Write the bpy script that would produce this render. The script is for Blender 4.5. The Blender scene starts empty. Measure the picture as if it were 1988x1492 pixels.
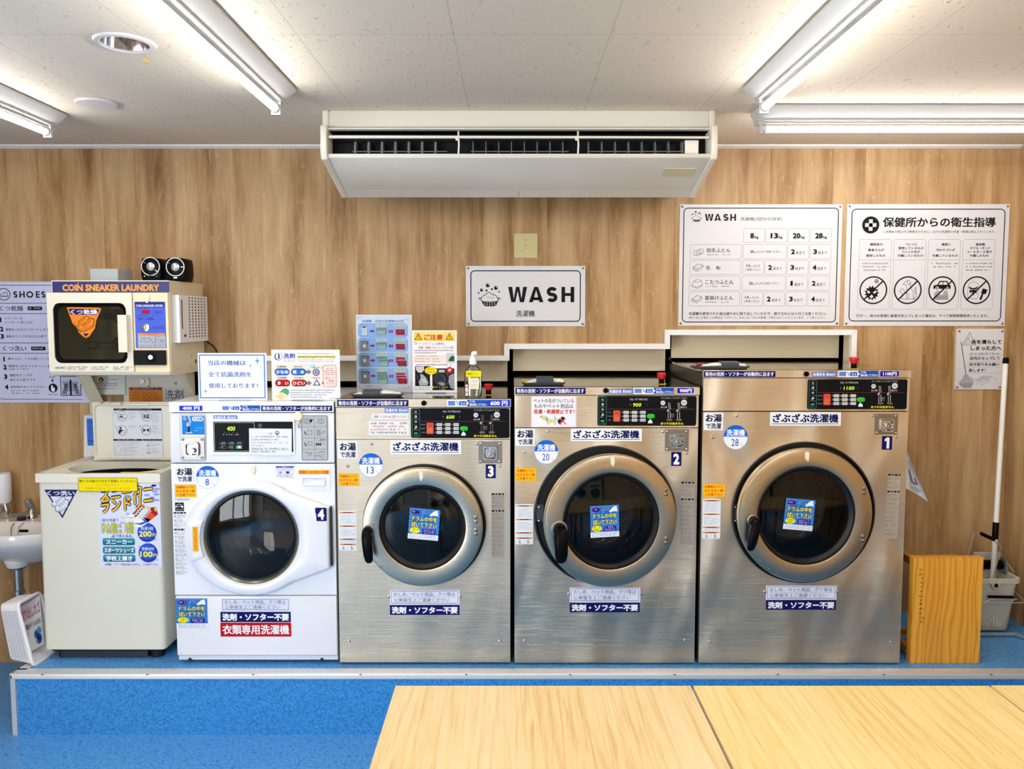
import bpy, bmesh, math, random
from mathutils import Vector, Matrix, noise

# ---------------------------------------------------------------- camera, world, exposure
SC = bpy.context.scene
F, CX, CY, PITCH = 1490.0, 994.0, 721.0, math.radians(4.0)
SP, CP = math.sin(PITCH), math.cos(PITCH)
def row_drop(y):                       # tangent of the downward angle of an image row
    return math.tan(PITCH + math.atan((y - CY) / F))
YF = 3.14                              # plane of the washer fronts
PLAT_DROP = YF * row_drop(1290)        # eye height above the platform
YP = PLAT_DROP / row_drop(1307)        # front edge of the platform
EYE = YP * row_drop(1425)              # eye height above the floor
PZ = EYE - PLAT_DROP                   # platform height
YW = PLAT_DROP / row_drop(1187)        # face of the back wall
CZ = EYE - YW * row_drop(282)          # ceiling height

cam_d = bpy.data.cameras.new('camera')
cam = bpy.data.objects.new('camera', cam_d)
SC.collection.objects.link(cam)
cam.location = (0, 0, EYE)
cam.rotation_euler = (math.pi / 2 - PITCH, 0, 0)
cam_d.sensor_fit = 'HORIZONTAL'; cam_d.sensor_width = 36.0
cam_d.lens = 36.0 * F / 1988.0
cam_d.shift_y = -(746.0 - CY) / 1988.0
cam_d.clip_start = 0.05; cam_d.clip_end = 60
SC.camera = cam
world = bpy.data.worlds.new('world'); SC.world = world
world.use_nodes = True
world.node_tree.nodes['Background'].inputs[0].default_value = (0.8, 0.85, 1, 1)
world.node_tree.nodes['Background'].inputs[1].default_value = 0.0
SC.view_settings.view_transform = 'Standard'
SC.view_settings.look = 'None'
SC.view_settings.gamma = 1.0
SC.view_settings.use_curve_mapping = False
SC.view_settings.exposure = 1.2
TUBE_RADIANCE = 26.0
TUBE_COLOR = (1.0, 0.985, 0.975)

def daylight(loc, rz, w, h, e):                    # daylight coming in through a shop window
    d = bpy.data.lights.new('daylight', 'AREA'); o = bpy.data.objects.new('daylight', d); SC.collection.objects.link(o)
    d.shape = 'RECTANGLE'; d.size = w; d.size_y = h; d.energy = e; d.color = (.93, .97, 1.0)
    o.location = loc; o.rotation_euler = (math.pi / 2, 0, rz)
daylight((-1.8, -4.3, 1.375), 0, 1.7, 1.8, 3.5)
daylight((-3.42, -1.9, 1.2), -math.pi / 2, 3.4, 1.9, 115.0)

# ---------------------------------------------------------------- measuring helpers
def at(x, y, Y):                       # point on the upright plane at depth Y
    u, v = (x - CX) / F, (CY - y) / F
    dy = v * SP + CP
    t = Y / dy
    return Vector((u * t, Y, EYE + (v * CP - SP) * t))
def at_z(x, y, z):                     # point on the level plane at height z
    u, v = (x - CX) / F, (CY - y) / F
    t = (z - EYE) / (v * CP - SP)
    return Vector((u * t, (v * SP + CP) * t, z))
def mpp(Y, y=900):                     # metres per pixel on plane Y
    return Y / ((CY - y) / F * SP + CP) / F

# ---------------------------------------------------------------- materials
def lin(h):
    if isinstance(h, str):
        h = h.lstrip('#'); c = [int(h[i:i + 2], 16) / 255 for i in (0, 2, 4)]
    else: c = list(h)
    return tuple(x / 12.92 if x <= .04045 else ((x + .055) / 1.055) ** 2.4 for x in c) + (1,)
_M = {}
def mat(name, h, rough=.5, metal=0., emit=0., spec=.5, coat=0.):
    if name in _M: return _M[name]
    m = bpy.data.materials.new(name); m.use_nodes = True
    b = m.node_tree.nodes['Principled BSDF']
    b.inputs['Base Color'].default_value = lin(h)
    b.inputs['Roughness'].default_value = rough
    b.inputs['Metallic'].default_value = metal
    b.inputs['Specular IOR Level'].default_value = spec
    b.inputs['Coat Weight'].default_value = coat
    if emit:
        b.inputs['Emission Color'].default_value = lin(h)
        b.inputs['Emission Strength'].default_value = emit
    _M[name] = m
    return m
def ink(h): return mat('ink_' + h.strip('#'), h, .5, spec=.12)
class NT:
    def __init__(s, m):
        s.t = m.node_tree; s.b = s.t.nodes['Principled BSDF']
    def n(s, typ, **kw):
        x = s.t.nodes.new(typ)
        for k, v in kw.items():
            if k.startswith('_'): setattr(x, k[1:], v)
            else: x.inputs[k.replace('__', ' ')].default_value = v
        return x
    def l(s, a, b): s.t.links.new(a, b)
    def math(s, op, a, b=None, c=None):
        x = s.t.nodes.new('ShaderNodeMath'); x.operation = op
        for i, v in enumerate((a, b, c)):
            if v is None: continue
            if isinstance(v, (int, float)): x.inputs[i].default_value = v
            else: s.l(v, x.inputs[i])
        return x.outputs[0]
    def ramp(s, fac, stops):
        r = s.t.nodes.new('ShaderNodeValToRGB')
        e = r.color_ramp.elements
        while len(e) < len(stops): e.new(.5)
        for i, (p, c) in enumerate(stops):
            e[i].position = p; e[i].color = lin(c) if not isinstance(c, (int, float)) else (c, c, c, 1)
        s.l(fac, r.inputs[0]); return r.outputs[0]
    def mix(s, fac, a, b, blend='MIX'):
        x = s.t.nodes.new('ShaderNodeMix'); x.data_type = 'RGBA'; x.blend_type = blend
        for i, v in ((0, fac), (6, a), (7, b)):
            if isinstance(v, (int, float)): x.inputs[i].default_value = v
            elif isinstance(v, tuple): x.inputs[i].default_value = v
            else: s.l(v, x.inputs[i])
        return x.outputs[2]
def worldpos(nt):
    g = nt.n('ShaderNodeNewGeometry'); return g.outputs['Position']
def scaled(nt, vec, sx, sy, sz, off=(0, 0, 0)):
    m = nt.n('ShaderNodeMapping'); m.inputs['Scale'].default_value = (sx, sy, sz)
    m.inputs['Location'].default_value = off
    nt.l(vec, m.inputs[0]); return m.outputs[0]
def objpos(nt): return nt.n('ShaderNodeTexCoord').outputs['Object']

def oak_wall(name, axis):
    m = mat(name, '#c79d6c', .42, spec=.3); nt = NT(m); P = objpos(nt)
    sx = nt.n('ShaderNodeSeparateXYZ'); nt.l(P, sx.inputs[0])
    h = sx.outputs[axis]; z = sx.outputs[2]
    k = nt.math('DIVIDE', h, .152); fl = nt.math('FLOOR', k); fr = nt.math('FRACT', k)
    w1 = nt.n('ShaderNodeTexWhiteNoise', _noise_dimensions='1D'); nt.l(fl, w1.inputs['W'])
    rnd = w1.outputs['Value']
    cell = rnd
    c = nt.n('ShaderNodeCombineXYZ')
    nt.l(h, c.inputs[0]); nt.l(nt.math('MULTIPLY', cell, 37.), c.inputs[1]); nt.l(z, c.inputs[2])
    v = c.outputs[0]
    n0 = nt.n('ShaderNodeTexNoise', Scale=1., Detail=3., Roughness=.55); nt.l(scaled(nt, v, 7, 1, 1.1), n0.inputs[0])
    dv = nt.n('ShaderNodeVectorMath', _operation='MULTIPLY_ADD')
    nt.l(n0.outputs['Color'], dv.inputs[0]); dv.inputs[1].default_value = (.07, 0, .3); nt.l(v, dv.inputs[2])
    n1 = nt.n('ShaderNodeTexNoise', Scale=1., Detail=5., Roughness=.6); nt.l(scaled(nt, dv.outputs[0], 12, 1, 1.0), n1.inputs[0])
    n2 = nt.n('ShaderNodeTexNoise', Scale=1., Detail=3., Roughness=.6); nt.l(scaled(nt, v, 210, 1, 9), n2.inputs[0])
    n3 = nt.n('ShaderNodeTexNoise', Scale=1., Detail=2., Roughness=.5); nt.l(scaled(nt, v, 5, 1, 2.2), n3.inputs[0])
    f = nt.math('ADD', nt.math('MULTIPLY', n1.outputs[0], .66), nt.math('MULTIPLY', n2.outputs[0], .16))
    f = nt.math('ADD', f, nt.math('MULTIPLY', n3.outputs[0], .24))
    f = nt.math('ADD', f, nt.math('MULTIPLY_ADD', cell, .03, -.015))
    col = nt.ramp(f, [(.37, '#7c5832'), (.45, '#a07a4d'), (.53, '#b59064'), (.64, '#c6a678')])
    # lighter figured flecks and the plank joints
    n4 = nt.n('ShaderNodeTexNoise', Scale=1., Detail=4., Roughness=.7, Distortion=1.2); nt.l(scaled(nt, v, 38, 1, 13), n4.inputs[0])
    fleck = nt.ramp(n4.outputs[0], [(.57, 0.), (.70, .5)])
    col = nt.mix(fleck, col, lin('#ceb083'))
    joint = nt.math('LESS_THAN', fr, .012)
    col = nt.mix(nt.math('MULTIPLY', joint, .35), col, lin('#8d6440'))
    nt.l(col, nt.b.inputs['Base Color'])
    bp = nt.n('ShaderNodeBump', Strength=.15, Distance=.002); nt.l(n2.outputs[0], bp.inputs['Height']); nt.l(bp.outputs[0], nt.b.inputs['Normal'])
    return m
def ceiling_mat():
    m = mat('fissured_ceiling_board', '#d8d0cb', .8, spec=.2); nt = NT(m); P = objpos(nt)
    s = nt.n('ShaderNodeSeparateXYZ'); nt.l(P, s.inputs[0])
    n = nt.n('ShaderNodeTexNoise', Scale=1., Detail=1.5, Roughness=.5, Distortion=.7); nt.l(scaled(nt, P, 62, 34, 1), n.inputs[0])
    d = nt.n('ShaderNodeTexNoise', Scale=3.2, Detail=2.); nt.l(P, d.inputs[0])
    fis = nt.ramp(n.outputs[0], [(.655, 0.), (.70, 1.)])
    gx = nt.math('ABSOLUTE', nt.math('SUBTRACT', nt.math('FRACT', nt.math('DIVIDE', nt.math('ADD', s.outputs[0], 4.53), .455)), .5))
    gy = nt.math('ABSOLUTE', nt.math('SUBTRACT', nt.math('FRACT', nt.math('DIVIDE', nt.math('ADD', s.outputs[1], 6.25), .91)), .5))
    j = nt.math('MAXIMUM', nt.math('GREATER_THAN', gx, .4965), nt.math('GREATER_THAN', gy, .4982))
    col = nt.mix(nt.math('MULTIPLY', j, .45), nt.mix(nt.math('MULTIPLY', fis, .22), lin('#dfd2bd'), lin('#857d70')), lin('#a79d8d'))
    nt.l(col, nt.b.inputs['Base Color'])
    hgt = nt.math('ADD', fis, nt.math('MULTIPLY', j, 1.))
    bp = nt.n('ShaderNodeBump', Strength=.55, Distance=.003, _invert=True); nt.l(hgt, bp.inputs['Height']); nt.l(bp.outputs[0], nt.b.inputs['Normal'])
    return m
def vinyl(name, base, dark, light, rough):
    m = mat(name, base, rough, spec=.45); nt = NT(m); P = objpos(nt)
    a = nt.n('ShaderNodeTexNoise', Scale=150., Detail=2., Roughness=.6); nt.l(P, a.inputs[0])
    b = nt.n('ShaderNodeTexNoise', Scale=70., Detail=3., Roughness=.7); nt.l(P, b.inputs[0])
    g = nt.n('ShaderNodeTexNoise', Scale=1.3, Detail=2.); nt.l(P, g.inputs[0])
    col = nt.ramp(a.outputs[0], [(.36, dark), (.46, base), (.60, base), (.72, light)])
    col = nt.mix(nt.ramp(b.outputs[0], [(.40, .55), (.5, 0.)]), col, lin(dark))
    nt.l(col, nt.b.inputs['Base Color'])
    nt.l(nt.math('MULTIPLY_ADD', b.outputs[0], .2, rough - .1), nt.b.inputs['Roughness'])
    return m
def steel(name, h, rough, wav, wdist, aniso=.0, scale=2.2, brush=.0008):
    m = mat(name, h, rough, 1.0); nt = NT(m); P = objpos(nt)
    w = nt.n('ShaderNodeTexNoise', Scale=1., Detail=1.5, Roughness=.45, Distortion=.6); nt.l(scaled(nt, P, scale * 1.5, scale, scale * .8), w.inputs[0])
    g = nt.n('ShaderNodeTexNoise', Scale=1., Detail=3., Roughness=.6); nt.l(scaled(nt, P, 3, 3, 700), g.inputs[0])
    nt.l(nt.math('MULTIPLY_ADD', g.outputs[0], .12, rough - .06), nt.b.inputs['Roughness'])
    bp = nt.n('ShaderNodeBump', Strength=wav, Distance=wdist); nt.l(w.outputs[0], bp.inputs['Height'])
    b2 = nt.n('ShaderNodeBump', Strength=1., Distance=brush); nt.l(g.outputs[0], b2.inputs['Height']); nt.l(bp.outputs[0], b2.inputs['Normal']); nt.l((b2 if brush else bp).outputs[0], nt.b.inputs['Normal'])
    if aniso: nt.b.inputs['Anisotropic'].default_value = aniso
    return m
def glass(name, tint, gl=.05, rough=.02, alpha=0.):
    m = bpy.data.materials.new(name); m.use_nodes = True; t = m.node_tree
    for n in list(t.nodes): t.nodes.remove(n)
    o = t.nodes.new('ShaderNodeOutputMaterial'); tr = t.nodes.new('ShaderNodeBsdfTransparent'); gs = t.nodes.new('ShaderNodeBsdfGlossy')
    fr = t.nodes.new('ShaderNodeFresnel'); fr.inputs[0].default_value = 1.36
    ad = t.nodes.new('ShaderNodeMath'); ad.operation = 'ADD'; ad.inputs[1].default_value = gl
    mx = t.nodes.new('ShaderNodeMixShader')
    tr.inputs[0].default_value = lin(tint); gs.inputs['Roughness'].default_value = rough
    t.links.new(fr.outputs[0], ad.inputs[0]); t.links.new(ad.outputs[0], mx.inputs[0])
    t.links.new(tr.outputs[0], mx.inputs[1]); t.links.new(gs.outputs[0], mx.inputs[2])
    t.links.new(mx.outputs[0], o.inputs[0])
    _M[name] = m; return m

# ---------------------------------------------------------------- mesh building
WLOC = {}
class MB:
    def __init__(s): s.bm = bmesh.new(); s.ms = []; s.M = None
    def mi(s, m):
        if m not in s.ms: s.ms.append(m)
        return s.ms.index(m)
    def face(s, m, pts):
        vs = [s.bm.verts.new(p) for p in pts]
        try: f = s.bm.faces.new(vs)
        except ValueError: return
        f.material_index = s.mi(m); return f
    def grid(s, m, rows, closed=False, close_rows=False):
        k = s.mi(m); V = [[s.bm.verts.new(p) for p in r] for r in rows]
        n = len(V[0]); R = len(V)
        for i in range(R if close_rows else R - 1):
            for j in range(n if closed else n - 1):
                a, b = V[i], V[(i + 1) % R]
                try: s.bm.faces.new((a[j], a[(j + 1) % n], b[(j + 1) % n], b[j])).material_index = k
                except ValueError: pass
        return V
    def _bev(s, f0, bev, seg):
        if bev <= 0: return
        s.bm.faces.ensure_lookup_table()
        fs = s.bm.faces[f0:]
        es = list({e for f in fs for e in f.edges if len(e.link_faces) == 2 and e.calc_face_angle(0) > .5})
        k = fs[0].material_index
        r = bmesh.ops.bevel(s.bm, geom=es, offset=bev, segments=seg, profile=.5, affect='EDGES', clamp_overlap=True)
        for f in r['faces']: f.material_index = k
    def box(s, m, x0, x1, y0, y1, z0, z1, bev=0, seg=2):
        n0 = len(s.bm.faces); k = s.mi(m)
        x0, x1 = sorted((x0, x1)); y0, y1 = sorted((y0, y1)); z0, z1 = sorted((z0, z1))
        v = [s.bm.verts.new(p) for p in ((x0, y0, z0), (x1, y0, z0), (x1, y1, z0), (x0, y1, z0), (x0, y0, z1), (x1, y0, z1), (x1, y1, z1), (x0, y1, z1))]
        for q in ((3, 2, 1, 0), (4, 5, 6, 7), (0, 1, 5, 4), (1, 2, 6, 5), (2, 3, 7, 6), (3, 0, 4, 7)):
            s.bm.faces.new([v[i] for i in q]).material_index = k
        s._bev(n0, bev, seg)
    def obox(s, m, c, ax, ay, az, bev=0, seg=2):      # oriented box from centre and three half-axes
        n0 = len(s.bm.faces); k = s.mi(m); c, ax, ay, az = map(Vector, (c, ax, ay, az))
        v = [s.bm.verts.new(c + i * ax + j * ay + l * az) for l in (-1, 1) for i, j in ((-1, -1), (1, -1), (1, 1), (-1, 1))]
        for q in ((3, 2, 1, 0), (4, 5, 6, 7), (0, 1, 5, 4), (1, 2, 6, 5), (2, 3, 7, 6), (3, 0, 4, 7)):
            s.bm.faces.new([v[i] for i in q]).material_index = k
        s._bev(n0, bev, seg)
    def prism(s, m, pts, plane, a, b, bev=0, seg=2):
        n0 = len(s.bm.faces); k = s.mi(m)
        f = {'xz': lambda p, d: (p[0], d, p[1]), 'yz': lambda p, d: (d, p[0], p[1]), 'xy': lambda p, d: (p[0], p[1], d)}[plane]
        A = [s.bm.verts.new(f(p, a)) for p in pts]; B = [s.bm.verts.new(f(p, b)) for p in pts]
        n = len(pts)
        s.bm.faces.new(A).material_index = k; s.bm.faces.new(B[::-1]).material_index = k
        for i in range(n): s.bm.faces.new((A[i], B[i], B[(i + 1) % n], A[(i + 1) % n])).material_index = k
        bmesh.ops.recalc_face_normals(s.bm, faces=s.bm.faces[n0:] if s.bm.faces.ensure_lookup_table() is None else [])
        s._bev(n0, bev, seg)
    def tube(s, m, pts, r, seg=10, caps=True, closed=False):
        pts = [Vector(p) for p in pts]; n = len(pts); rows = []
        rs = r if isinstance(r, (list, tuple)) else [r] * n
        up = None
        for i, p in enumerate(pts):
            t = (pts[(i + 1) % n] - pts[i - 1]) if closed else (pts[min(i + 1, n - 1)] - pts[max(i - 1, 0)])
            t.normalize()
            if up is None:
                up = Vector((0, 0, 1)) if abs(t.z) < .9 else Vector((1, 0, 0))
            a = t.cross(up).normalized(); up = a.cross(t).normalized()
            rows.append([p + rs[i] * (math.cos(2 * math.pi * j / seg) * a + math.sin(2 * math.pi * j / seg) * up) for j in range(seg)])
        V = s.grid(m, rows, closed=True, close_rows=closed)
        if caps and not closed:
            k = s.mi(m)
            s.bm.faces.new(V[0][::-1]).material_index = k; s.bm.faces.new(V[-1]).material_index = k
    def lathe(s, m, prof, c, axis='y', seg=48, ex=1., ez=1.):   # prof [(r, h)], h along +axis
        c = Vector(c); rows = []
        for r, h in prof:
            row = []
            for j in range(seg):
                a = 2 * math.pi * j / seg; ca, sa = math.cos(a) * r * ex, math.sin(a) * r * ez
                row.append(c + Vector({'y': (ca, h, sa), 'z': (ca, sa, h), 'x': (h, ca, sa)}[axis]))
            rows.append(row)
        return s.grid(m, rows, closed=True)
    def cyl(s, m, c, r, h, axis='y', seg=24, bev=.15):
        b = min(r, abs(h)) * bev; sg = 1 if h > 0 else -1
        s.lathe(m, [(1e-5, 0), (r, 0), (r, h - sg * b), (r - b, h), (1e-5, h)], c, axis, seg)
    def ball(s, m, c, r, seg=16, sx=1., sy=1., sz=1.):
        rows = [[Vector(c) + Vector((r * sx * math.sin(t) * math.cos(p), r * sy * math.sin(t) * math.sin(p), r * sz * math.cos(t))) for p in [2 * math.pi * j / seg for j in range(seg)]] for t in [math.pi * (i + .02) / (seg // 2 + .04) for i in range(seg // 2 + 1)]]
        s.grid(m, rows, closed=True)
    def holed(s, m, x0, x1, z0, z1, y, inner, n=64, plane='xz', back=None):   # plate with a hole; inner(angle)->(x,z)
        cx, cz = inner(None)
        an = [2 * math.pi * i / n for i in range(n)] + [math.atan2(z - cz, x - cx) % (2 * math.pi) for x in (x0, x1) for z in (z0, z1)]
        an = sorted(set(round(a, 6) for a in an)); I, O = [], []
        for a in an:
            I.append(inner(a)); c, sn = math.cos(a), math.sin(a)
            t = min([((x1 if c > 0 else x0) - cx) / c if abs(c) > 1e-9 else 1e9, ((z1 if sn > 0 else z0) - cz) / sn if abs(sn) > 1e-9 else 1e9])
            O.append((cx + c * t, cz + sn * t))
        f = (lambda p, d: (p[0], d, p[1])) if plane == 'xz' else (lambda p, d: (p[0], p[1], d))
        rows = [[f(p, y) for p in O], [f(p, y) for p in I]]
        if back is not None: rows = [[f(p, back) for p in O]] + rows + [[f(p, back) for p in I]]
        s.grid(m, rows, closed=True)
    def build(s, name, parent=None, angle=35, smooth=True, base=False):
        if s.M is not None: bmesh.ops.transform(s.bm, matrix=s.M, verts=s.bm.verts)
        me = bpy.data.meshes.new(name)
        co = [v.co for v in s.bm.verts]
        lo = Vector([min(c[i] for c in co) for i in range(3)]); hi = Vector([max(c[i] for c in co) for i in range(3)])
        c = (lo + hi) / 2
        if base: c.z = lo.z
        bmesh.ops.translate(s.bm, vec=-c, verts=s.bm.verts)
        s.bm.to_mesh(me); s.bm.free()
        for m in s.ms: me.materials.append(m)
        if smooth:
            me.polygons.foreach_set('use_smooth', [True] * len(me.polygons))
            me.set_sharp_from_angle(angle=math.radians(angle))
        o = bpy.data.objects.new(name, me); SC.collection.objects.link(o)
        WLOC[o] = c
        o.location = c
        if parent is not None:
            o.parent = parent; o.location = c - WLOC[parent]
        return o
def empty(name, loc):
    o = bpy.data.objects.new(name, None); SC.collection.objects.link(o)
    o.empty_display_size = .05; o.location = loc; WLOC[o] = Vector(loc); return o
def tag(o, label, cat, group=None):
    o['label'] = label; o['category'] = cat
    if group: o['group'] = group
    return o
def struct(o, label=None):
    o['kind'] = 'structure'
    if label: o['label'] = label
    return o
def lab(o, label): o['label'] = label; return o
def rrect_pts(x0, z0, x1, z1, r, n=6):
    x0, x1 = sorted((x0, x1)); z0, z1 = sorted((z0, z1)); r = min(r, (x1 - x0) / 2.001, (z1 - z0) / 2.001); o = []
    for cx, cz, a0 in ((x1 - r, z1 - r, 0), (x0 + r, z1 - r, 90), (x0 + r, z0 + r, 180), (x1 - r, z0 + r, 270)):
        for i in range(n + 1):
            a = math.radians(a0 + 90 * i / n); o.append((cx + r * math.cos(a), cz + r * math.sin(a)))
    return o
def rr_inner(x0, z0, x1, z1, r):              # inner() for MB.holed: a rounded rectangle by ray casting
    cx, cz = (x0 + x1) / 2, (z0 + z1) / 2; P = rrect_pts(x0, z0, x1, z1, r, 8)
    def f(a):
        if a is None: return cx, cz
        c, sn = math.cos(a), math.sin(a); best = None
        for i in range(len(P)):
            (ax, az), (bx, bz) = P[i], P[(i + 1) % len(P)]
            ex, ez = bx - ax, bz - az; d = c * ez - sn * ex
            if abs(d) < 1e-12: continue
            t = ((ax - cx) * ez - (az - cz) * ex) / d; u = ((ax - cx) * sn - (az - cz) * c) / d
            if t > 0 and -1e-6 <= u <= 1 + 1e-6 and (best is None or t < best): best = t
        return cx + c * best, cz + sn * best
    return f
def circ_inner(cx, cz, r): return lambda a: (cx, cz) if a is None else (cx + r * math.cos(a), cz + r * math.sin(a))

_TX = {}
def glyphs(txt, shear=0.):
    key = (txt, shear)
    if key not in _TX:
        c = bpy.data.curves.new('t', 'FONT'); c.body = txt; c.resolution_u = 2; c.shear = shear
        o = bpy.data.objects.new('t', c)
        me = bpy.data.meshes.new_from_object(o)
        V = [(v.co.x, v.co.y) for v in me.vertices]; Fc = [tuple(p.vertices) for p in me.polygons]
        bpy.data.objects.remove(o); bpy.data.curves.remove(c); bpy.data.meshes.remove(me)
        xs = [v[0] for v in V]; ys = [v[1] for v in V]
        _TX[key] = (V, Fc, min(xs), max(xs), min(ys), max(ys))
    return _TX[key]
LAY = .00022
class G(MB):
    """Printed graphics: everything is given in photograph pixels and lies on one flat sheet."""
    def __init__(s, Y, xm, ym, rot=0., flip=None):
        super().__init__(); s.Y = Y; s.xm = xm; s.ym = ym; s.ro = math.radians(rot); s.pl = None; s.tf = None
    def p(s, x, y, l=0):
        if s.tf: x, y = s.tf[0] + x / s.tf[2], s.tf[1] + y / s.tf[2]
        if s.ro:
            c, n = math.cos(s.ro), math.sin(s.ro); dx, dy = x - s.xm, y - s.ym
            x, y = s.xm + c * dx - n * dy, s.ym + n * dx + c * dy
        if s.pl: return s.pl(x, y, l)
        return Vector((at(x, s.ym, s.Y).x, s.Y - l * LAY, at(x, y, s.Y).z))
    def rect(s, c, x0, y0, x1, y1, l=1): s.face(ink(c), [s.p(x0, y0, l), s.p(x1, y0, l), s.p(x1, y1, l), s.p(x0, y1, l)])
    def poly(s, c, pts, l=1): s.face(ink(c), [s.p(x, y, l) for x, y in pts])
    def rrect(s, c, x0, y0, x1, y1, r, l=1, n=4): s.poly(c, rrect_pts(x0, y0, x1, y1, r, n), l)
    def frame(s, c, x0, y0, x1, y1, r, w, l=1):
        a = rrect_pts(x0, y0, x1, y1, r, 5); b = rrect_pts(x0 + w, y0 + w, x1 - w, y1 - w, max(r - w, .05), 5)
        s.grid(ink(c), [[s.p(x, y, l) for x, y in a], [s.p(x, y, l) for x, y in b]], closed=True)
    def circ(s, c, x, y, r, l=1, ry=None, n=28):
        ry = ry or r; s.poly(c, [(x + r * math.cos(2 * math.pi * i / n), y + ry * math.sin(2 * math.pi * i / n)) for i in range(n)], l)
    def ring(s, c, x, y, r, w, l=1, n=36):
        s.grid(ink(c), [[s.p(x + q * math.cos(2 * math.pi * i / n), y + q * math.sin(2 * math.pi * i / n), l) for i in range(n)] for q in (r, r - w)], closed=True)
    def line(s, c, pts, w, l=2):
        for (x0, y0), (x1, y1) in zip(pts, pts[1:]):
            d = math.hypot(x1 - x0, y1 - y0) or 1e-6; nx, ny = -(y1 - y0) / d * w / 2, (x1 - x0) / d * w / 2
            ex, ey = (x1 - x0) / d * w * .25, (y1 - y0) / d * w * .25
            s.face(ink(c), [s.p(x0 - ex + nx, y0 - ey + ny, l), s.p(x1 + ex + nx, y1 + ey + ny, l), s.p(x1 + ex - nx, y1 + ey - ny, l), s.p(x0 - ex - nx, y0 - ey - ny, l)])
    def text(s, c, txt, x0, y0, x1, y1, bold=.012, l=3, shear=0., m=None, slope=0.):
        V, Fc, a, b, d, e = glyphs(txt, shear); k = s.mi(m or ink(c))
        if txt == '1': x0, x1, bold = x0 + (x1 - x0) * .2, x1 - (x1 - x0) * .2, min(bold, .028)
        bold += .007; w = bold * .9; a -= w; b += w; d -= w; e += w
        sx, sy = (x1 - x0) / (b - a), (y1 - y0) / (e - d)
        if bold < .009: O = [(0, 0)]
        elif bold < .02: O = [(-w, 0), (w, 0)]
        elif bold < .05: O = [(-w, -w * .7), (w, -w * .7), (-w, w * .7), (w, w * .7)]
        else: O = [(0, 0)] + [(w * math.cos(i * math.pi / 4), w * math.sin(i * math.pi / 4)) for i in range(8)]
        for n, (ox, oy) in enumerate(O):
            vs = [s.bm.verts.new(s.p(x0 + (x + ox - a) * sx, y1 - (y + oy - d) * sy + slope * (x - a) * sx, l + n * .02)) for x, y in V]
            for f in Fc:
                try: s.bm.faces.new([vs[i] for i in f]).material_index = k
                except ValueError: pass
    def greek(s, c, x0, x1, y, h, seed=0, l=2, dens=.8):      # a line of print too small to read
        r = random.Random(seed * 7919 + int(x0 * 13 + y * 31)); x = x0
        while x < x1 - h * .3:
            w = min(h * r.uniform(.45, .95), x1 - x)
            if r.random() < dens:
                k = r.randrange(4); q = h * .13
                if k != 1: s.rect(c, x, y + h * r.uniform(0, .15), x + w, y + h * .15 + q, l)
                if k != 2: s.rect(c, x + w * .08, y + h * .62, x + w * .92, y + h * .62 + q, l)
                if k != 3: s.rect(c, x, y + h * .4, x + w * .8, y + h * .4 + q * .8, l)
                xx = x + w * r.uniform(.1, .75); s.rect(c, xx, y, xx + q, y + h, l)
                if k == 1: s.rect(c, x + w * .8, y + h * .2, x + w * .8 + q, y + h * .9, l)
            x += w + h * .18
    def slab(s, m, x0, y0, x1, y1, th, bev=0, r=0):
        if r:
            P = [(s.p(x, y).x, s.p(x, y).z) for x, y in rrect_pts(x0, y0, x1, y1, r, 4)]
            s.prism(m, P, 'xz', s.Y, s.Y + th)
        else:
            a, b = s.p(x0, y1), s.p(x1, y0); s.box(m, a.x, b.x, s.Y, s.Y + th, a.z, b.z, bev)
def screw(parent, x, y, Y, r, m=None, name='screw', M=None):
    b = MB(); b.M = M; c = at(x, y, Y)
    b.lathe(m or CHROME, [(r, 0), (r, -r * .35), (r * .8, -r * .75), (r * .4, -r * .95), (1e-5, -r)], c, 'y', 14)
    return b.build(name, parent)

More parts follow.
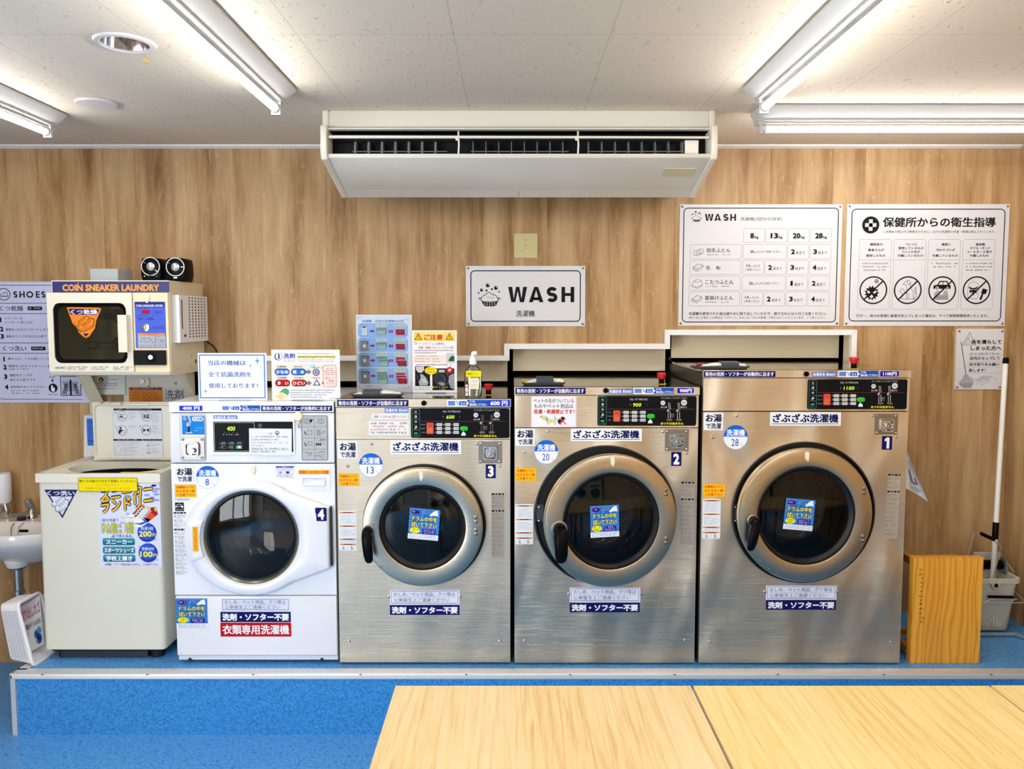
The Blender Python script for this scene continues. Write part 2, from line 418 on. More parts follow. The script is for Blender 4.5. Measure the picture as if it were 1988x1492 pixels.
def block(g, c, ch, x0, x1, y0, y1, w, l=3):       # heavy geometric capitals; w is the stroke width
    m = ink(c)
    if ch == 'H': g.rect(c, x0, y0, x0 + w, y1, l); g.rect(c, x1 - w, y0, x1, y1, l); ym = (y0 + y1) / 2; g.rect(c, x0 + w, ym - w * .42, x1 - w, ym + w * .42, l)
    elif ch == 'E':
        g.rect(c, x0, y0, x0 + w, y1, l); ym = (y0 + y1) / 2
        for a, b in ((y0, y0 + w * .85), (ym - w * .42, ym + w * .42), (y1 - w * .85, y1)): g.rect(c, x0 + w, a, x1, b, l)
    elif ch == 'W':
        W = x1 - x0; v = w * 1.12; a, b, d = x0 + W * .27, x0 + W * .5, x0 + W * .73
        g.poly(c, [(x0, y0), (x0 + v, y0), (a + v * .12, y1 - w * .95), (b - v * .42, y0), (b + v * .42, y0), (d - v * .12, y1 - w * .95), (x1 - v, y0), (x1, y0), (d + v * .5, y1), (d - v * .5, y1), (b, y0 + w * 1.1), (a + v * .5, y1), (a - v * .5, y1)], l)
    elif ch == 'A':
        W = x1 - x0; v = w * 1.1; b = (x0 + x1) / 2; yb = y1 - w * 1.35
        g.poly(c, [(x0, y1), (b - v * .48, y0), (b, y0), (b, y0 + w * .9), (x0 + v, y1)], l); g.poly(c, [(x1, y1), (b + v * .48, y0), (b, y0), (b, y0 + w * .9), (x1 - v, y1)], l); g.rect(c, x0 + W * .26, yb, x1 - W * .26, yb + w * .8, l)
    elif ch == 'O':
        cx, cy, rx, ry = (x0 + x1) / 2, (y0 + y1) / 2, (x1 - x0) / 2, (y1 - y0) / 2
        g.grid(m, [[g.p(cx + (rx - q) * math.cos(2 * math.pi * i / 40), cy + (ry - q) * math.sin(2 * math.pi * i / 40), l) for i in range(40)] for q in (0, w)], closed=True)
    elif ch == 'S':
        cx = (x0 + x1) / 2; h = (y1 - y0); r = h * .25 + w * .0; rx = (x1 - x0) / 2 - w / 2; ry = (h - w) / 4
        P = [(cx + rx * math.cos(t), y0 + w / 2 + ry - ry * math.sin(t)) for t in [math.radians(25 + k * 12) for k in range(21)]]
        P += [(cx + rx * math.cos(t), y1 - w / 2 - ry - ry * math.sin(t)) for t in [math.radians(85 - k * 12) for k in range(1, 21)]]
        A, B = [], []
        for i, (x, y) in enumerate(P):
            (ax, ay), (bx, by) = P[max(i - 1, 0)], P[min(i + 1, len(P) - 1)]; d = math.hypot(bx - ax, by - ay); nx, ny = -(by - ay) / d * w / 2, (bx - ax) / d * w / 2
            A.append(g.p(x + nx, y + ny, l)); B.append(g.p(x - nx, y - ny, l))
        g.grid(m, [A, B])
    elif ch == '1': xm = x0 + (x1 - x0) * .66; g.rect(c, xm - w / 2, y0, xm + w / 2, y1, l); g.poly(c, [(xm - w / 2, y0), (xm - w / 2, y0 + w * 1.15), (x0, y0 + w * 1.5), (x0, y0 + w * .7)], l)
def letters(g, c, spec, y0, y1, w, l=3):
    for ch, x0, x1 in spec: block(g, c, ch, x0, x1, y0, y1, w, l)
def sneaker(g, ox, oy, w, h, line, fill, l):
    S = [(0, .78), (.02, .62), (.12, .54), (.28, .5), (.46, .32), (.6, .1), (.78, 0), (.97, .04), (1., .16), (.95, .42), (.93, .6), (.7, .78), (.42, .93), (.16, 1.), (.04, .93)]
    P = [(ox + x * w, oy + y * h) for x, y in S]; cx, cy = ox + w * .52, oy + h * .52
    g.poly(line, P, l); g.poly(fill, [(cx + (x - cx) * .93, cy + (y - cy) * .9) for x, y in P], l + 1)
    g.line(line, [(ox + .03 * w, oy + .84 * h), (ox + .4 * w, oy + .8 * h), (ox + .92 * w, oy + .5 * h)], w * .022, l + 2)
    for k in range(5): x, y = ox + (.36 + .085 * k) * w, oy + (.52 - .09 * k) * h; g.line(line, [(x - .05 * w, y - .02 * h), (x + .09 * w, y + .1 * h)], w * .028, l + 2)
    g.line(line, [(ox + .3 * w, oy + .52 * h), (ox + .38 * w, oy + .72 * h)], w * .022, l + 2)

# ---------------------------------------------------------------- shared materials
WHITE_PL = mat('white_plastic', '#eceef2', .35)
WHITE_EN = mat('white_enamel', '#eeeff3', .25, coat=.3)
IVORY = mat('ivory_paint', '#e2dfce', .4)
CREAM = mat('cream_plastic', '#efe6cf', .4)
CREAM_DK = mat('cream_panel', '#f0dfb4', .4)
BEIGE_ST = mat('beige_sheet_steel', '#dcd2b6', .38)
BLACK = mat('black_plastic', '#08080a', .35, spec=.08)
BLACK_M = mat('black_matt', '#08080a', .7, spec=.2)
DARKGREY = mat('dark_grey_plastic', '#3c434b', .5)
RUBBER = mat('black_rubber', '#0b0b0c', .5)
CHROME = mat('chrome', '#c4c4c6', .1, 1.)
SATIN = mat('satin_steel', '#98928a', .36, 1.)
ALU = mat('aluminium', '#dcdde0', .45, .45)
STEEL_A = steel('brushed_steel_fine', '#cbbda8', .38, .4, .08, scale=1.6)
STEEL_B = steel('polished_steel_wavy', '#d2c2aa', .3, .6, .16, scale=1.8)
STEEL_C = steel('satin_steel_wavy', '#dccab0', .36, .6, .16, scale=1.9)
STEEL_T = steel('mirror_steel_top', '#b8b0a4', .09, .12, .02, brush=0)
STEEL_D = steel('door_ring_steel', '#c9b9a0', .25, .12, .01, brush=.0003)
TRIMW = mat('white_trim', '#eeecea', .4)
SIGN_W = mat('sign_board_white', '#d9d8da', .35)
SIGN_L = mat('sign_board_lavender', '#ccd0ec', .35)
PAPER = mat('white_paper', '#eef0f4', .6)
RED_PL = mat('red_plastic', '#d0141c', .35)
ENAMEL_FX = mat('lamp_enamel', '#bcbbb7', .4)

# ---------------------------------------------------------------- room shell
XR = at(1952, 900, YW).x
XL, YB = -3.3, -4.2
OAK = oak_wall('oak_print_wall', 0)
OAK_S = oak_wall('oak_print_side_wall', 1)
VBLUE = vinyl('blue_vinyl_floor', '#5aa2e2', '#3a80c2', '#8ac2f2', .3)
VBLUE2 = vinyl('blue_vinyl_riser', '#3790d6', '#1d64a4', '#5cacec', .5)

b = MB(); b.box(VBLUE, XL, XR + .5, YB, 4.9, -.05, 0); struct(b.build('floor'))
# ceiling with the hole of the recessed lamp
DL = at_z(243, 83, CZ); DR = .068
cm = ceiling_mat(); b = MB()
b.holed(cm, DL.x - .3, DL.x + .3, DL.y - .3, DL.y + .3, CZ, circ_inner(DL.x, DL.y, DR), 48, 'xy')
for x0, x1, y0, y1 in ((XL, DL.x - .3, YB, 4.9), (DL.x + .3, XR + .5, YB, 4.9), (DL.x - .3, DL.x + .3, YB, DL.y - .3), (DL.x - .3, DL.x + .3, DL.y + .3, 4.9)):
    b.face(cm, [(x0, y0, CZ), (x1, y0, CZ), (x1, y1, CZ), (x0, y1, CZ)])
b.box(cm, XL, XR + .5, YB, 4.9, CZ + .2, CZ + .25)
struct(b.build('ceiling'))
# back wall with the stepped opening the washers stand in
OP = [(352, 700), (989, 700), (989, 677), (1299.5, 677), (1299.5, 650), (1647, 650)]
def wx(x, y=800): return at(x, y, YW).x
def wz(y): return at(994, y, YW).z
pts = [(XL, 0), (XL, CZ), (XR, CZ), (XR, 0), (wx(1647), 0)]
pts += [(wx(x, 690), wz(y)) for x, y in reversed(OP)] + [(wx(352), 0)]
pts[5] = (wx(1647), wz(650))
pts[4] = (wx(1647), 0)
pts[-1] = (pts[-2][0], 0)
b = MB(); b.prism(OAK, pts, 'xz', YW, YW + .07); struct(b.build('wall_back'))
b = MB(); b.box(OAK_S, XR, XR + .08, YB, YW + .07, 0, CZ); struct(b.build('wall_right'))
WY0, WY1, WZ0, WZ1 = -3.65, -.15, .2, 2.2
b = MB()
for y0, y1, z0, z1 in ((YB, WY0, 0, CZ), (WY1, YW + .07, 0, CZ), (WY0, WY1, 0, WZ0), (WY0, WY1, WZ1, CZ)): b.box(OAK_S, XL - .08, XL, y0, y1, z0, z1)
bmesh.ops.remove_doubles(b.bm, verts=b.bm.verts, dist=.0001); struct(b.build('wall_left'))
b = MB(); fr = mat('window_frame_grey', '#8a8d90', .4, .6)
for k in range(4): y = WY0 + (WY1 - WY0) * k / 3; b.box(fr, XL - .06, XL - .01, y - .025, y + .025, WZ0, WZ1)
for z in (WZ0, WZ1): b.box(fr, XL - .06, XL - .01, WY0, WY1, z - .025, z + .025)
struct(b.build('window_2'), 'shop window at the left, out of view')
wf = mat('front_wall_paint', '#c4b8a8', .6)
SHOP = (-2.7, -.9, .45, 2.3)           # shop window behind the viewer
b = MB(); b.holed(wf, XL, XR, 0, CZ, YB, rr_inner(SHOP[0], SHOP[2], SHOP[1], SHOP[3], .02), 64, back=YB - .08); struct(b.build('wall_front'))
b = MB(); fr = mat('window_frame_grey', '#8a8d90', .4, .6)
for x in (SHOP[0], -2.1, -1.5, SHOP[1]): b.box(fr, x - .025, x + .025, YB - .06, YB - .01, SHOP[2], SHOP[3])
for z in (SHOP[2], SHOP[3]): b.box(fr, SHOP[0], SHOP[1], YB - .06, YB - .01, z - .025, z + .025)
struct(b.build('window_1'), 'shop window behind the viewer')
b = MB(); b.box(BLACK_M, XL, XR, 4.75, 4.83, 0, CZ); struct(b.build('wall_service'), 'dark wall of the service space behind the washers')
# cove strip under the ceiling
b = MB(); b.prism(TRIMW, [(YW, CZ), (YW - .022, CZ), (YW - .022, CZ - .006), (YW - .006, CZ - .016), (YW, CZ - .016)], 'yz', XL, XR); struct(b.build('trim_ceiling'), 'thin white strip where wall and ceiling meet')
# white profile around the stepped opening: mitred pieces
tw = .026
P = [Vector((pts[i][0], 0, pts[i][1])) for i in range(5, 11)][::-1]       # inner corners, left to right
P = P + [Vector((P[-1].x, 0, PZ))]
b = MB(); k = len(P)
def off(i):
    d = []
    for a, c in ((i - 1, i), (i, i + 1)):
        if 0 <= a and c < k:
            t = (P[c] - P[a]).normalized(); d.append(Vector((-t.z, 0, t.x)))
    if len(d) == 1: return P[i] + d[0] * tw
    return P[i] + (d[0] + d[1]) * tw if abs(d[0].dot(d[1])) < .5 else P[i] + d[0] * tw
O = [off(i) for i in range(k)]
for i in range(k - 1):
    for y0, y1, sc in ((YW - .012, YW, 1.),):
        q = [P[i], P[i + 1], O[i + 1], O[i]]; c = sum(q, Vector()) / 4
        q = [c + (v - c) * .9985 for v in q]
        b.prism(TRIMW, [(v.x, v.z) for v in q], 'xz', y0, y1 + .0, bev=.0015, seg=1)
b.box(BEIGE_ST, wx(1647) - .004, wx(1647), YW + .001, YW + .07, PZ, wz(650)); struct(b.build('trim_opening'), 'white stepped profile around the opening behind the washers')
# raised platform with metal nosing
XPL = at(24, 1310, YP).x
b = MB(); b.box(VBLUE, XPL, XR, YP, 4.75, 0, PZ - .004)
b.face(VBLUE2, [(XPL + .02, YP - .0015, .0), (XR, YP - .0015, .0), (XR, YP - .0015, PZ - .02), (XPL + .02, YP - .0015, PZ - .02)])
b.box(VBLUE, XPL, XR, YP, YW, PZ - .004, PZ)
struct(b.build('platform'), 'raised blue vinyl platform under the washers')
b = MB()
b.prism(ALU, [(YP - .006, PZ - .021), (YP - .006, PZ - .004), (YP - .002, PZ + .003), (YP + .042, PZ + .003), (YP + .042, PZ), (YP, PZ), (YP, PZ - .021)], 'yz', XPL - .006, XR, bev=.001, seg=1)
b.box(ALU, XPL - .006, XPL + .04, YP + .03, YW, PZ, PZ + .003); b.box(ALU, XPL - .007, XPL, YP - .006, YW, PZ - .021, PZ + .003)
nos = struct(b.build('trim_nosing'), 'aluminium edge strip along the platform')
b = MB(); b.box(mat('corner_strip', '#b9bdc4', .4), XPL - .006, XPL + .014, YP - .006, YP + .014, 0, PZ - .021, .002); struct(b.build('trim_corner'), 'grey upright strip at the platform corner')
for x in (82, 286, 491, 700, 905, 1107, 1310, 1510, 1716, 1925):
    c = at_z(x, 1309, PZ + .003); b = MB(); b.lathe(mat('nosing_screw', '#55524e', .4, .6), [(.005, 0), (.004, .0012), (1e-5, .0014)], c, 'z', 10); b.build('screw', nos)

# ---------------------------------------------------------------- dryers across the room, seen only as reflections
DB = mat('dryer_body', '#d8d2c4', .4); DGL = mat('dryer_dark_glass', '#15161a', .1)
def tumble_dryer(x):
    r = empty('tumble_dryer', (x, YB + .4, 0)); tag(r, 'tall two-door dryer against the wall behind the viewer', 'dryer', 'dryers behind the viewer')
    y = YB + .72; b = MB(); b.box(DB, x - .36, x + .36, YB + .01, y, 0, 1.98, .01); b.build('cabinet', r)
    for z in (.62, 1.45):
        b = MB(); b.lathe(CHROME, [(.27, 0), (.265, .03), (.21, .035), (.205, .01)], (x, y, z), 'y', 48); d = b.build('door', r)
        b = MB(); b.lathe(DGL, [(.207, .015), (.15, .03), (1e-4, .035)], (x, y, z), 'y', 40); b.build('door_glass', d)
        b = MB(); b.box(mat('dryer_panel', '#4a5c86', .4), x - .3, x + .3, y, y + .006, z + .3, z + .4); b.build('control_panel', r)
for k in range(4): tumble_dryer(-.35 + .76 * k)

# ---------------------------------------------------------------- ceiling lamps
def tube_mat():
    return mat('lit_tube', TUBE_COLOR, .5, emit=TUBE_RADIANCE)
TUBE = None
def lamp(label, p0, p1, group='fluorescent ceiling lamps', lit=True):
    """Fuji-type lamp from p0 to p1 (ends of the body on the ceiling)."""
    global TUBE
    if TUBE is None:
        TUBE = bpy.data.materials.new('lit_tube'); TUBE.use_nodes = True; t = TUBE.node_tree
        bs = t.nodes['Principled BSDF']; bs.inputs['Base Color'].default_value = (.9, .9, .9, 1)
        bs.inputs['Emission Color'].default_value = TUBE_COLOR + (1,); bs.inputs['Emission Strength'].default_value = TUBE_RADIANCE
    p0, p1 = Vector(p0), Vector(p1); d = (p1 - p0).normalized(); L = (p1 - p0).length; s = Vector((-d.y, d.x, 0)); z = Vector((0, 0, -1))
    r = empty('ceiling_lamp', (p0 + p1) / 2); tag(r, label, 'ceiling lamp', group)
    def P(a, w, h): return p0 + d * a + s * w + z * h
    b = MB()
    prof = [(-.068, .002), (-.068, .010), (-.024, .046), (-.024, .052), (.024, .052), (.024, .046), (.068, .010), (.068, .002)]
    V = b.grid(ENAMEL_FX, [[P(a, w, h) for w, h in prof] for a in (0, L)], closed=True)
    for v in V: b.bm.faces.new(v).material_index = 0
    b.build('lamp_body', r, angle=20)
    for a in (.02, L - .02):
        b = MB(); b.obox(ENAMEL_FX, P(a, 0, .056), d * .015, s * .02, z * .01, .003)
        b.obox(ENAMEL_FX, P(a, 0, .075), d * .007, s * .016, z * .024, .004)
        b.build('lamp_socket', r)
    b = MB()                                                       # LED tube: lower part glows, upper part is the housing
    rows = lambda a0, a1, rr: [[P(a, rr * math.cos(t), .078 + rr * math.sin(t)) for t in [math.radians(a0 + (a1 - a0) * k / 12) for k in range(13)]] for a in (.03, L - .03)]
    b.grid(TUBE, rows(-25, 205, .0135)); b.grid(WHITE_PL, rows(205, 335, .0135)); lab(b.build('lamp_tube', r), 'lit white tube')
    for a in (.026, L - .042):
        b = MB(); b.tube(ALU, [P(a, 0, .078), P(a + .016, 0, .078)], .014, 16); b.build('tube_cap', r)
    return r
def lamp_from(xt, yt):
    q = at_z(xt, yt, CZ - .078); return Vector((q.x, q.y + .045, CZ))
e1 = lamp_from(532, 208); lamp('long white ceiling lamp left of the air conditioner, pointing at the wall', e1 - Vector((0, 1.27, 0)), e1)
e2 = lamp_from(86, 254); lamp('white ceiling lamp at the far left edge above the shoe sign', e2 - Vector((0, 1.27, 0)), e2)
e3 = lamp_from(1487, 205); lamp('long white ceiling lamp right of the air conditioner, pointing at the wall', e3 - Vector((0, 1.27, 0)), e3)
e4 = at_z(1488, 250, CZ - .078); lamp('white ceiling lamp running along the wall above the large sign boards', (e4.x - .045, e4.y, CZ), (e4.x + 1.225, e4.y, CZ))
for x in (-2.3, e1.x, e3.x, 1.95):  # unseen lamps added behind the viewer to brighten tables, floor and walls
    for y in (-3.4, -2.0, -.6):
        lamp('unseen white ceiling lamp added behind the viewer to brighten the room', (x, y, CZ), (x, y + 1.27, CZ), 'added fill lamps behind the viewer')
# recessed unlit lamp
r = empty('recessed_lamp', (DL.x, DL.y, CZ)); tag(r, 'round recessed chrome downlight in the ceiling with a small hanging tag', 'ceiling lamp')
b = MB(); b.lathe(mat('lamp_ring', '#cfcac6', .35), [(DR, .0), (DR - .002, -.004), (DR + .004, -.008), (DR + .016, -.006), (DR + .020, .0)], (DL.x, DL.y, CZ), 'z'); b.build('trim_ring', r)
b = MB(); b.lathe(mat('lamp_reflector', '#cfcfd2', .12, 1.), [(DR, 0), (DR - .004, .03), (DR - .018, .07), (.03, .10), (.03, .13), (1e-5, .13)], (DL.x, DL.y, CZ), 'z'); b.build('reflector', r)
tgm = mat('brass_tag', '#c6a14a', .4, .6)
b = MB(); b.tube(tgm, [(DL.x + .02, DL.y + .082, CZ - .004), (DL.x + .022, DL.y + .082, CZ - .016)], .0012, 6)
q = [(DL.x + .022 + .006 * math.cos(a), DL.y + .082, CZ - .024 + .009 * math.sin(a)) for a in [i * math.pi / 8 for i in range(16)]]
b.tube(tgm, q, .0018, 6, closed=True); b.build('hanging_tag', r)
q = at_z(187, 200, CZ)
b = MB(); b.lathe(mat('cover_plate_paint', '#d5cdc8', .6), [(.074, 0), (.074, -.004), (.070, -.007), (1e-5, -.008)], q, 'z'); tag(b.build('ceiling_cover_plate'), 'flat round white blanking plate on the ceiling near the recessed lamp', 'ceiling plate')

# ---------------------------------------------------------------- air conditioner
r = empty('air_conditioner', (at(1007, 230, YW).x, YW - .3, CZ)); tag(r, 'long ceiling-hung white air conditioner with a dark slatted outlet', 'air conditioner')
AC = mat('ac_white', '#dcd6c8', .3); ACD = mat('ac_ivory', '#e9e2d0', .3); ACK = mat('ac_dark', '#090c0d', .6, spec=.2); ACG = mat('ac_fin', '#6f7472', .5)
Y1 = (CZ - EYE) / -row_drop(214)            # upper front edge on the ceiling
xa, xb = at(627, 270, Y1).x, at(1388, 270, Y1).x
Yo = Y1 - .035
def az(y, Y): return at(994, y, Y).z
zt, zo0, zo1 = az(246, Y1 - .008), az(251, Yo), az(300, Yo)
yr = YW - .30; zb = az(383, yr); yb = YW - .004
ec = .026
b = MB()
b.prism(AC, [(Y1, CZ), (Y1 - .008, zt), (Y1 + .03, zt), (Y1 + .03, CZ)], 'yz', xa + ec, xb - ec, bev=.002, seg=1)   # upper front panel
b.prism(AC, [(Y1 - .012, zt - .002), (Yo, zo0 + .004), (Yo, zo0), (Y1 + .03, zo0), (Y1 + .03, zt - .002)], 'yz', xa + ec, xb - ec)
b.build('upper_panel', r)
b = MB()
zs = az(369, yr - .06)
low = [(Yo, zo1 + .004), (Yo + .004, zo1 - .012), (yr - .06, zs), (yr - .06, zs + .02), (Yo + .05, zo1 + .0)]
b.prism(AC, low, 'yz', xa + ec, xb - ec, bev=.002, seg=1); b.build('lower_panel', r)
b = MB()
xm = at(1006, 370, YW).x
for u0, u1 in ((xa + ec, xm - .001), (xm + .001, xb - ec)):
    b = MB(); b.prism(AC, [(yr - .06, zs), (yr, zb), (yr, zb + .02), (yr - .06, zs + .02)], 'yz', u0, u1); b.build('rear_panel', r)
b = MB()                                     # dark air duct
b.box(ACK, xa + ec, xb - ec, Y1 + .05, yb, zo1 + .006, CZ - .003); b.prism(ACK, [(Y1 + .05, zo0), (Yo + .03, zo0), (Yo + .03, zo0 + .002), (Y1 + .05, zo0 + .002)], 'yz', xa + ec, xb - ec)
b.prism(ACK, [(Yo + .02, zo1 + .004), (Y1 + .05, zo1 + .002), (Y1 + .05, zo1 - .01), (Yo + .02, zo1 - .004)], 'yz', xa + ec, xb - ec)
b.build('air_duct', r)
for sgn, x0, x1 in ((-1, xa, xa + ec), (1, xb - ec, xb)):
    b = MB()
    sil = [(Y1 - .006, CZ - .0), (Y1 - .008, zt + .004), (Yo - .012, zt - .002), (Yo - .016, zo1 + .01), (Yo - .004, zo1 - .02), (Yo + .03, zo1 - .024), (yr - .06, zs - .006), (yr, zb - .004), (yr + .01, zb + .03), (yb, zb + .07), (yb, CZ)]
    b.prism(ACD, sil, 'yz', x0, x1, bev=.006, seg=3); b.build('end_cap', r)
Yv = Yo + .035
b = MB(); b.tube(ACD, [(xa + .03, Yo + .006, az(264, Yo)), (xb - .03, Yo + .006, az(266, Yo))], .0045, 8)
b.box(ACD, xa + .03, xb - .03, Yo + .004, Yo + .016, az(267.5, Yo), az(264, Yo), .002); b.build('louvre_rod', r)
for x in list(range(688, 870, 26)) + list(range(918, 1108, 25)) + list(range(1143, 1340, 26)):
    c = at(x, 286, Yv); b = MB(); z1 = az(274, Yv); z0 = az(297, Yv); tt = .011 if x < 880 else .005
    b.prism(ACG, [(Yv, z0), (Yv, z0 + (z1 - z0) * .5), (Yv + .008, z1), (Yv + .04, z1), (Yv + .04, z0)], 'yz', c.x - .0015, c.x + .0015 + (tt if x < 880 else 0) * .4); b.build('guide_fin', r)
for x0, x1 in ((684, 868), (914, 1104), (1140, 1330)):
    b = MB(); p, q = at(x0, 294, Yv), at(x1, 294, Yv); b.tube(ACG, [p, q], .0022, 6); b.build('fin_link', r)
for x in (890, 1122):
    p, q = at(x, 255, Yo + .01), at(x, 299, Yo + .01); b = MB(); b.tube(ACD, [p, at(x, 266, Yo + .004), at(x + 1, 280, Yo + .004), q], .0035, 8); b.ball(ACD, at(x - 3, 270, Yo + .004), .006); b.build('rod_hanger', r)
c0, c1 = at(1290, 330, Yo + .1), at(1352, 330, Yo + .1)
b = MB(); yy0, yy1 = Yo + .09, Yo + .16
def lowz(y): t = (y - Yo - .004) / (yr - .06 - Yo - .004); return (zo1 - .012) * (1 - t) + zs * t
b.prism(mat('ac_label', '#d8cc9e', .3), [(yy0, lowz(yy0)), (yy0, lowz(yy0) - .0015), (yy1, lowz(yy1) - .0015), (yy1, lowz(yy1))], 'yz', c0.x, c1.x); lab(b.build('rating_plate', r), 'small yellowed plate')
b = MB(); b.box(ACD, at(1330, 280, Yv).x, at(1356, 280, Yv).x, Yv, Yv + .05, az(298, Yv), az(272, Yv), .004); b.build('louvre_motor', r)

# ---------------------------------------------------------------- tables
TZ = .72
YT = (EYE - TZ) / row_drop(1330.5)
def table_mat(name, a, bb, c):
    m = mat(name, a, .38, spec=.4); nt = NT(m); P = objpos(nt)
    n0 = nt.n('ShaderNodeTexNoise', Scale=1., Detail=3.); nt.l(scaled(nt, P, 5, .8, 1), n0.inputs[0])
    n1 = nt.n('ShaderNodeTexNoise', Scale=1., Detail=4., Roughness=.65, Distortion=.4); nt.l(scaled(nt, P, 75, 3.2, 1), n1.inputs[0])
    f = nt.math('ADD', nt.math('MULTIPLY', n1.outputs[0], .65), nt.math('MULTIPLY', n0.outputs[0], .35))
    nt.l(nt.ramp(f, [(.38, c), (.5, a), (.62, bb)]), nt.b.inputs['Base Color']); return m
T1 = table_mat('table_oak_laminate', '#eed29b', '#f3dcae', '#dfb87c')
T2 = table_mat('table_oak_laminate_yellow', '#efd48c', '#f4dfa4', '#e2be74')
EDGE = mat('table_edge_band', '#f1dcb4', .4)
def table(x0, x1, yf, m, label):
    yn = yf - 1.2; g = .004
    r = empty('work_table', ((x0 + x1) / 2, (yf + yn) / 2, 0)); tag(r, label, 'table', 'folding tables in the foreground')
    b = MB(); b.box(m, x0 + g, x1 - g, yn, yf, TZ - .002, TZ, .0006, 1); b.box(EDGE, x0 + g, x1 - g, yn, yf, TZ - .028, TZ - .002, .001, 1); b.build('tabletop', r)
    fm = mat('table_leg_grey', '#8c8f94', .4, .5)
    for y in (yn + .08, yf - .26):
        b = MB(); b.box(fm, x0 + .08, x1 - .08, y, y + .03, TZ - .07, TZ - .028); b.build('apron', r)
    for x in (x0 + .1, x1 - .1):
        for y in (yn + .1, yf - .25):
            b = MB(); b.tube(fm, [(x, y, 0), (x, y, TZ - .03)], .016, 12); b.build('leg', r)
xs = [at_z(x, 1331, TZ).x for x in (765, 1343.5, 1922.5)]
xs.append(xs[2] + xs[2] - xs[1])
table(xs[0], xs[1], YT, T1, 'pale oak table, leftmost of the three in the foreground')
table(xs[1], xs[2], YT, T2, 'yellowish oak table, middle one of the three in the foreground')
table(xs[2], XR - .05, YT + .002, T2, 'pale oak table cut off by the right edge, only its corner showing')

# ---------------------------------------------------------------- printed labels shared by the washers
NAVY, BLUE, SKY, YEL, ORG = '#14125e', '#1c4fc4', '#0d62d8', '#f7b500', '#ee7a1a'
def sheet(Y, x0, y0, x1, y1, col=None, l=0, rot=0):
    g = G(Y, (x0 + x1) / 2, (y0 + y1) / 2, rot)
    if col: g.rect(col, x0, y0, x1, y1, l + 1)
    return g
def lbl_soap_banner(par, Y, x0, y0, x1, y1):
    g = sheet(Y, x0, y0, x1, y1, NAVY); h = y1 - y0
    g.text('#f2f4ff', '専用の洗剤・ソフターが自動的に出ます', x0 + 2.5, y0 + h * .14, x1 - 3, y1 - h * .14, .018); return lab(g.build('detergent_banner', par), 'navy strip with white lettering')
def lbl_price(par, Y, txt, x0, y0, x1, y1, r=0):
    g = sheet(Y, x0, y0, x1, y1)
    if r: g.rrect('#1616b4', x0, y0, x1, y1, r)
    else: g.rect('#1a3fd8', x0, y0, x1, y1)
    w, h = x1 - x0, y1 - y0; g.text('#ffffff', txt, x0 + w * .14, y0 + h * .13, x1 - w * .12, y1 - h * .13, .03); return lab(g.build('price_label', par), 'blue price label reading ' + txt.replace('円', ' yen').replace('  ', ' '))
def lbl_door_hint(par, Y, x0, y0, xm, x1, y1):
    g = sheet(Y, x0, y0, x1, y1); h = y1 - y0; w = xm - x0
    g.rect('#f4f6fa', x0, y0, xm, y1); g.rect('#1556b4', xm, y0, x1, y1)
    g.rect('#1858c0', x0 + w * .05, y0 + h * .18, x0 + w * .40, y1 - h * .15, 2); g.rect('#1858c0', x0 + w * .60, y0 + h * .18, x0 + w * .96, y1 - h * .15, 2)
    for a in (.1, .2, .3): g.ring('#a8d0ff', x0 + w * (a + .02), y0 + h * .55, h * .2, h * .07, 3)
    g.text('#a8d0ff', 'Ed', x0 + w * .68, y0 + h * .32, x0 + w * .9, y1 - h * .25, .02)
    g.line('#4a6fae', [(x0 + w * .46, y0 + h * .2), (x0 + w * .56, y1 - h * .2)], 1.2); g.line('#4a6fae', [(x0 + w * .5, y0 + h * .2), (x0 + w * .58, y1 - h * .35)], .7)
    g.poly('#f4f6fa', [(xm, y0 + h * .25), (xm + 3.5, y0 + h * .5), (xm, y0 + h * .75)], 2)
    g.text('#ffffff', 'ドアを', xm + 5, y0 + h * .08, xm + 15, y0 + h * .44, .02); g.text('#ffffff', '閉め直して下さい', xm + 5, y0 + h * .52, x1 - 1.5, y1 - h * .1, .02)
    return lab(g.build('door_hint_label', par), 'white and blue strip asking to close the door again')
def lbl_minutes(par, Y, x0, y0, x1, y1):
    g = sheet(Y, x0, y0, x1, y1, '#2468d2'); g.text('#ffffff', '洗濯目安 約30分', x0 + 1.2, y0 + 1.2, x1 - 1.2, y1 - 1.2, .02); return lab(g.build('cycle_time_label', par), 'small blue label reading about 30 minutes')
def lbl_hot(par, Y, x0, y0, x1, y1):
    g = sheet(Y, x0, y0, x1, y1, '#eef0f6'); w, h = x1 - x0, y1 - y0
    g.text('#0c0c2c', 'お湯', x0 + w * .1, y0 + h * .08, x1 - w * .07, y0 + h * .54, .03); g.text('#0c0c2c', 'で洗濯', x0 + w * .12, y0 + h * .6, x1 - w * .1, y1 - h * .07, .02)
    return lab(g.build('hot_water_label', par), 'white label with dark lettering about hot water')
def lbl_zabu(par, Y, x0, y0, x1, y1):
    g = sheet(Y, x0, y0, x1, y1, '#f0f2f6'); w, h = x1 - x0, y1 - y0
    g.text('#0c0c50', 'ざぶざぶ洗濯機', x0 + w * .035, y0 + h * .12, x1 - w * .035, y1 - h * .22, .03); g.rect('#20206a', x0 + w * .02, y1 - h * .16, x1 - w * .03, y1 - h * .12, 2)
    return lab(g.build('name_label', par), 'white name label with underlined navy lettering')
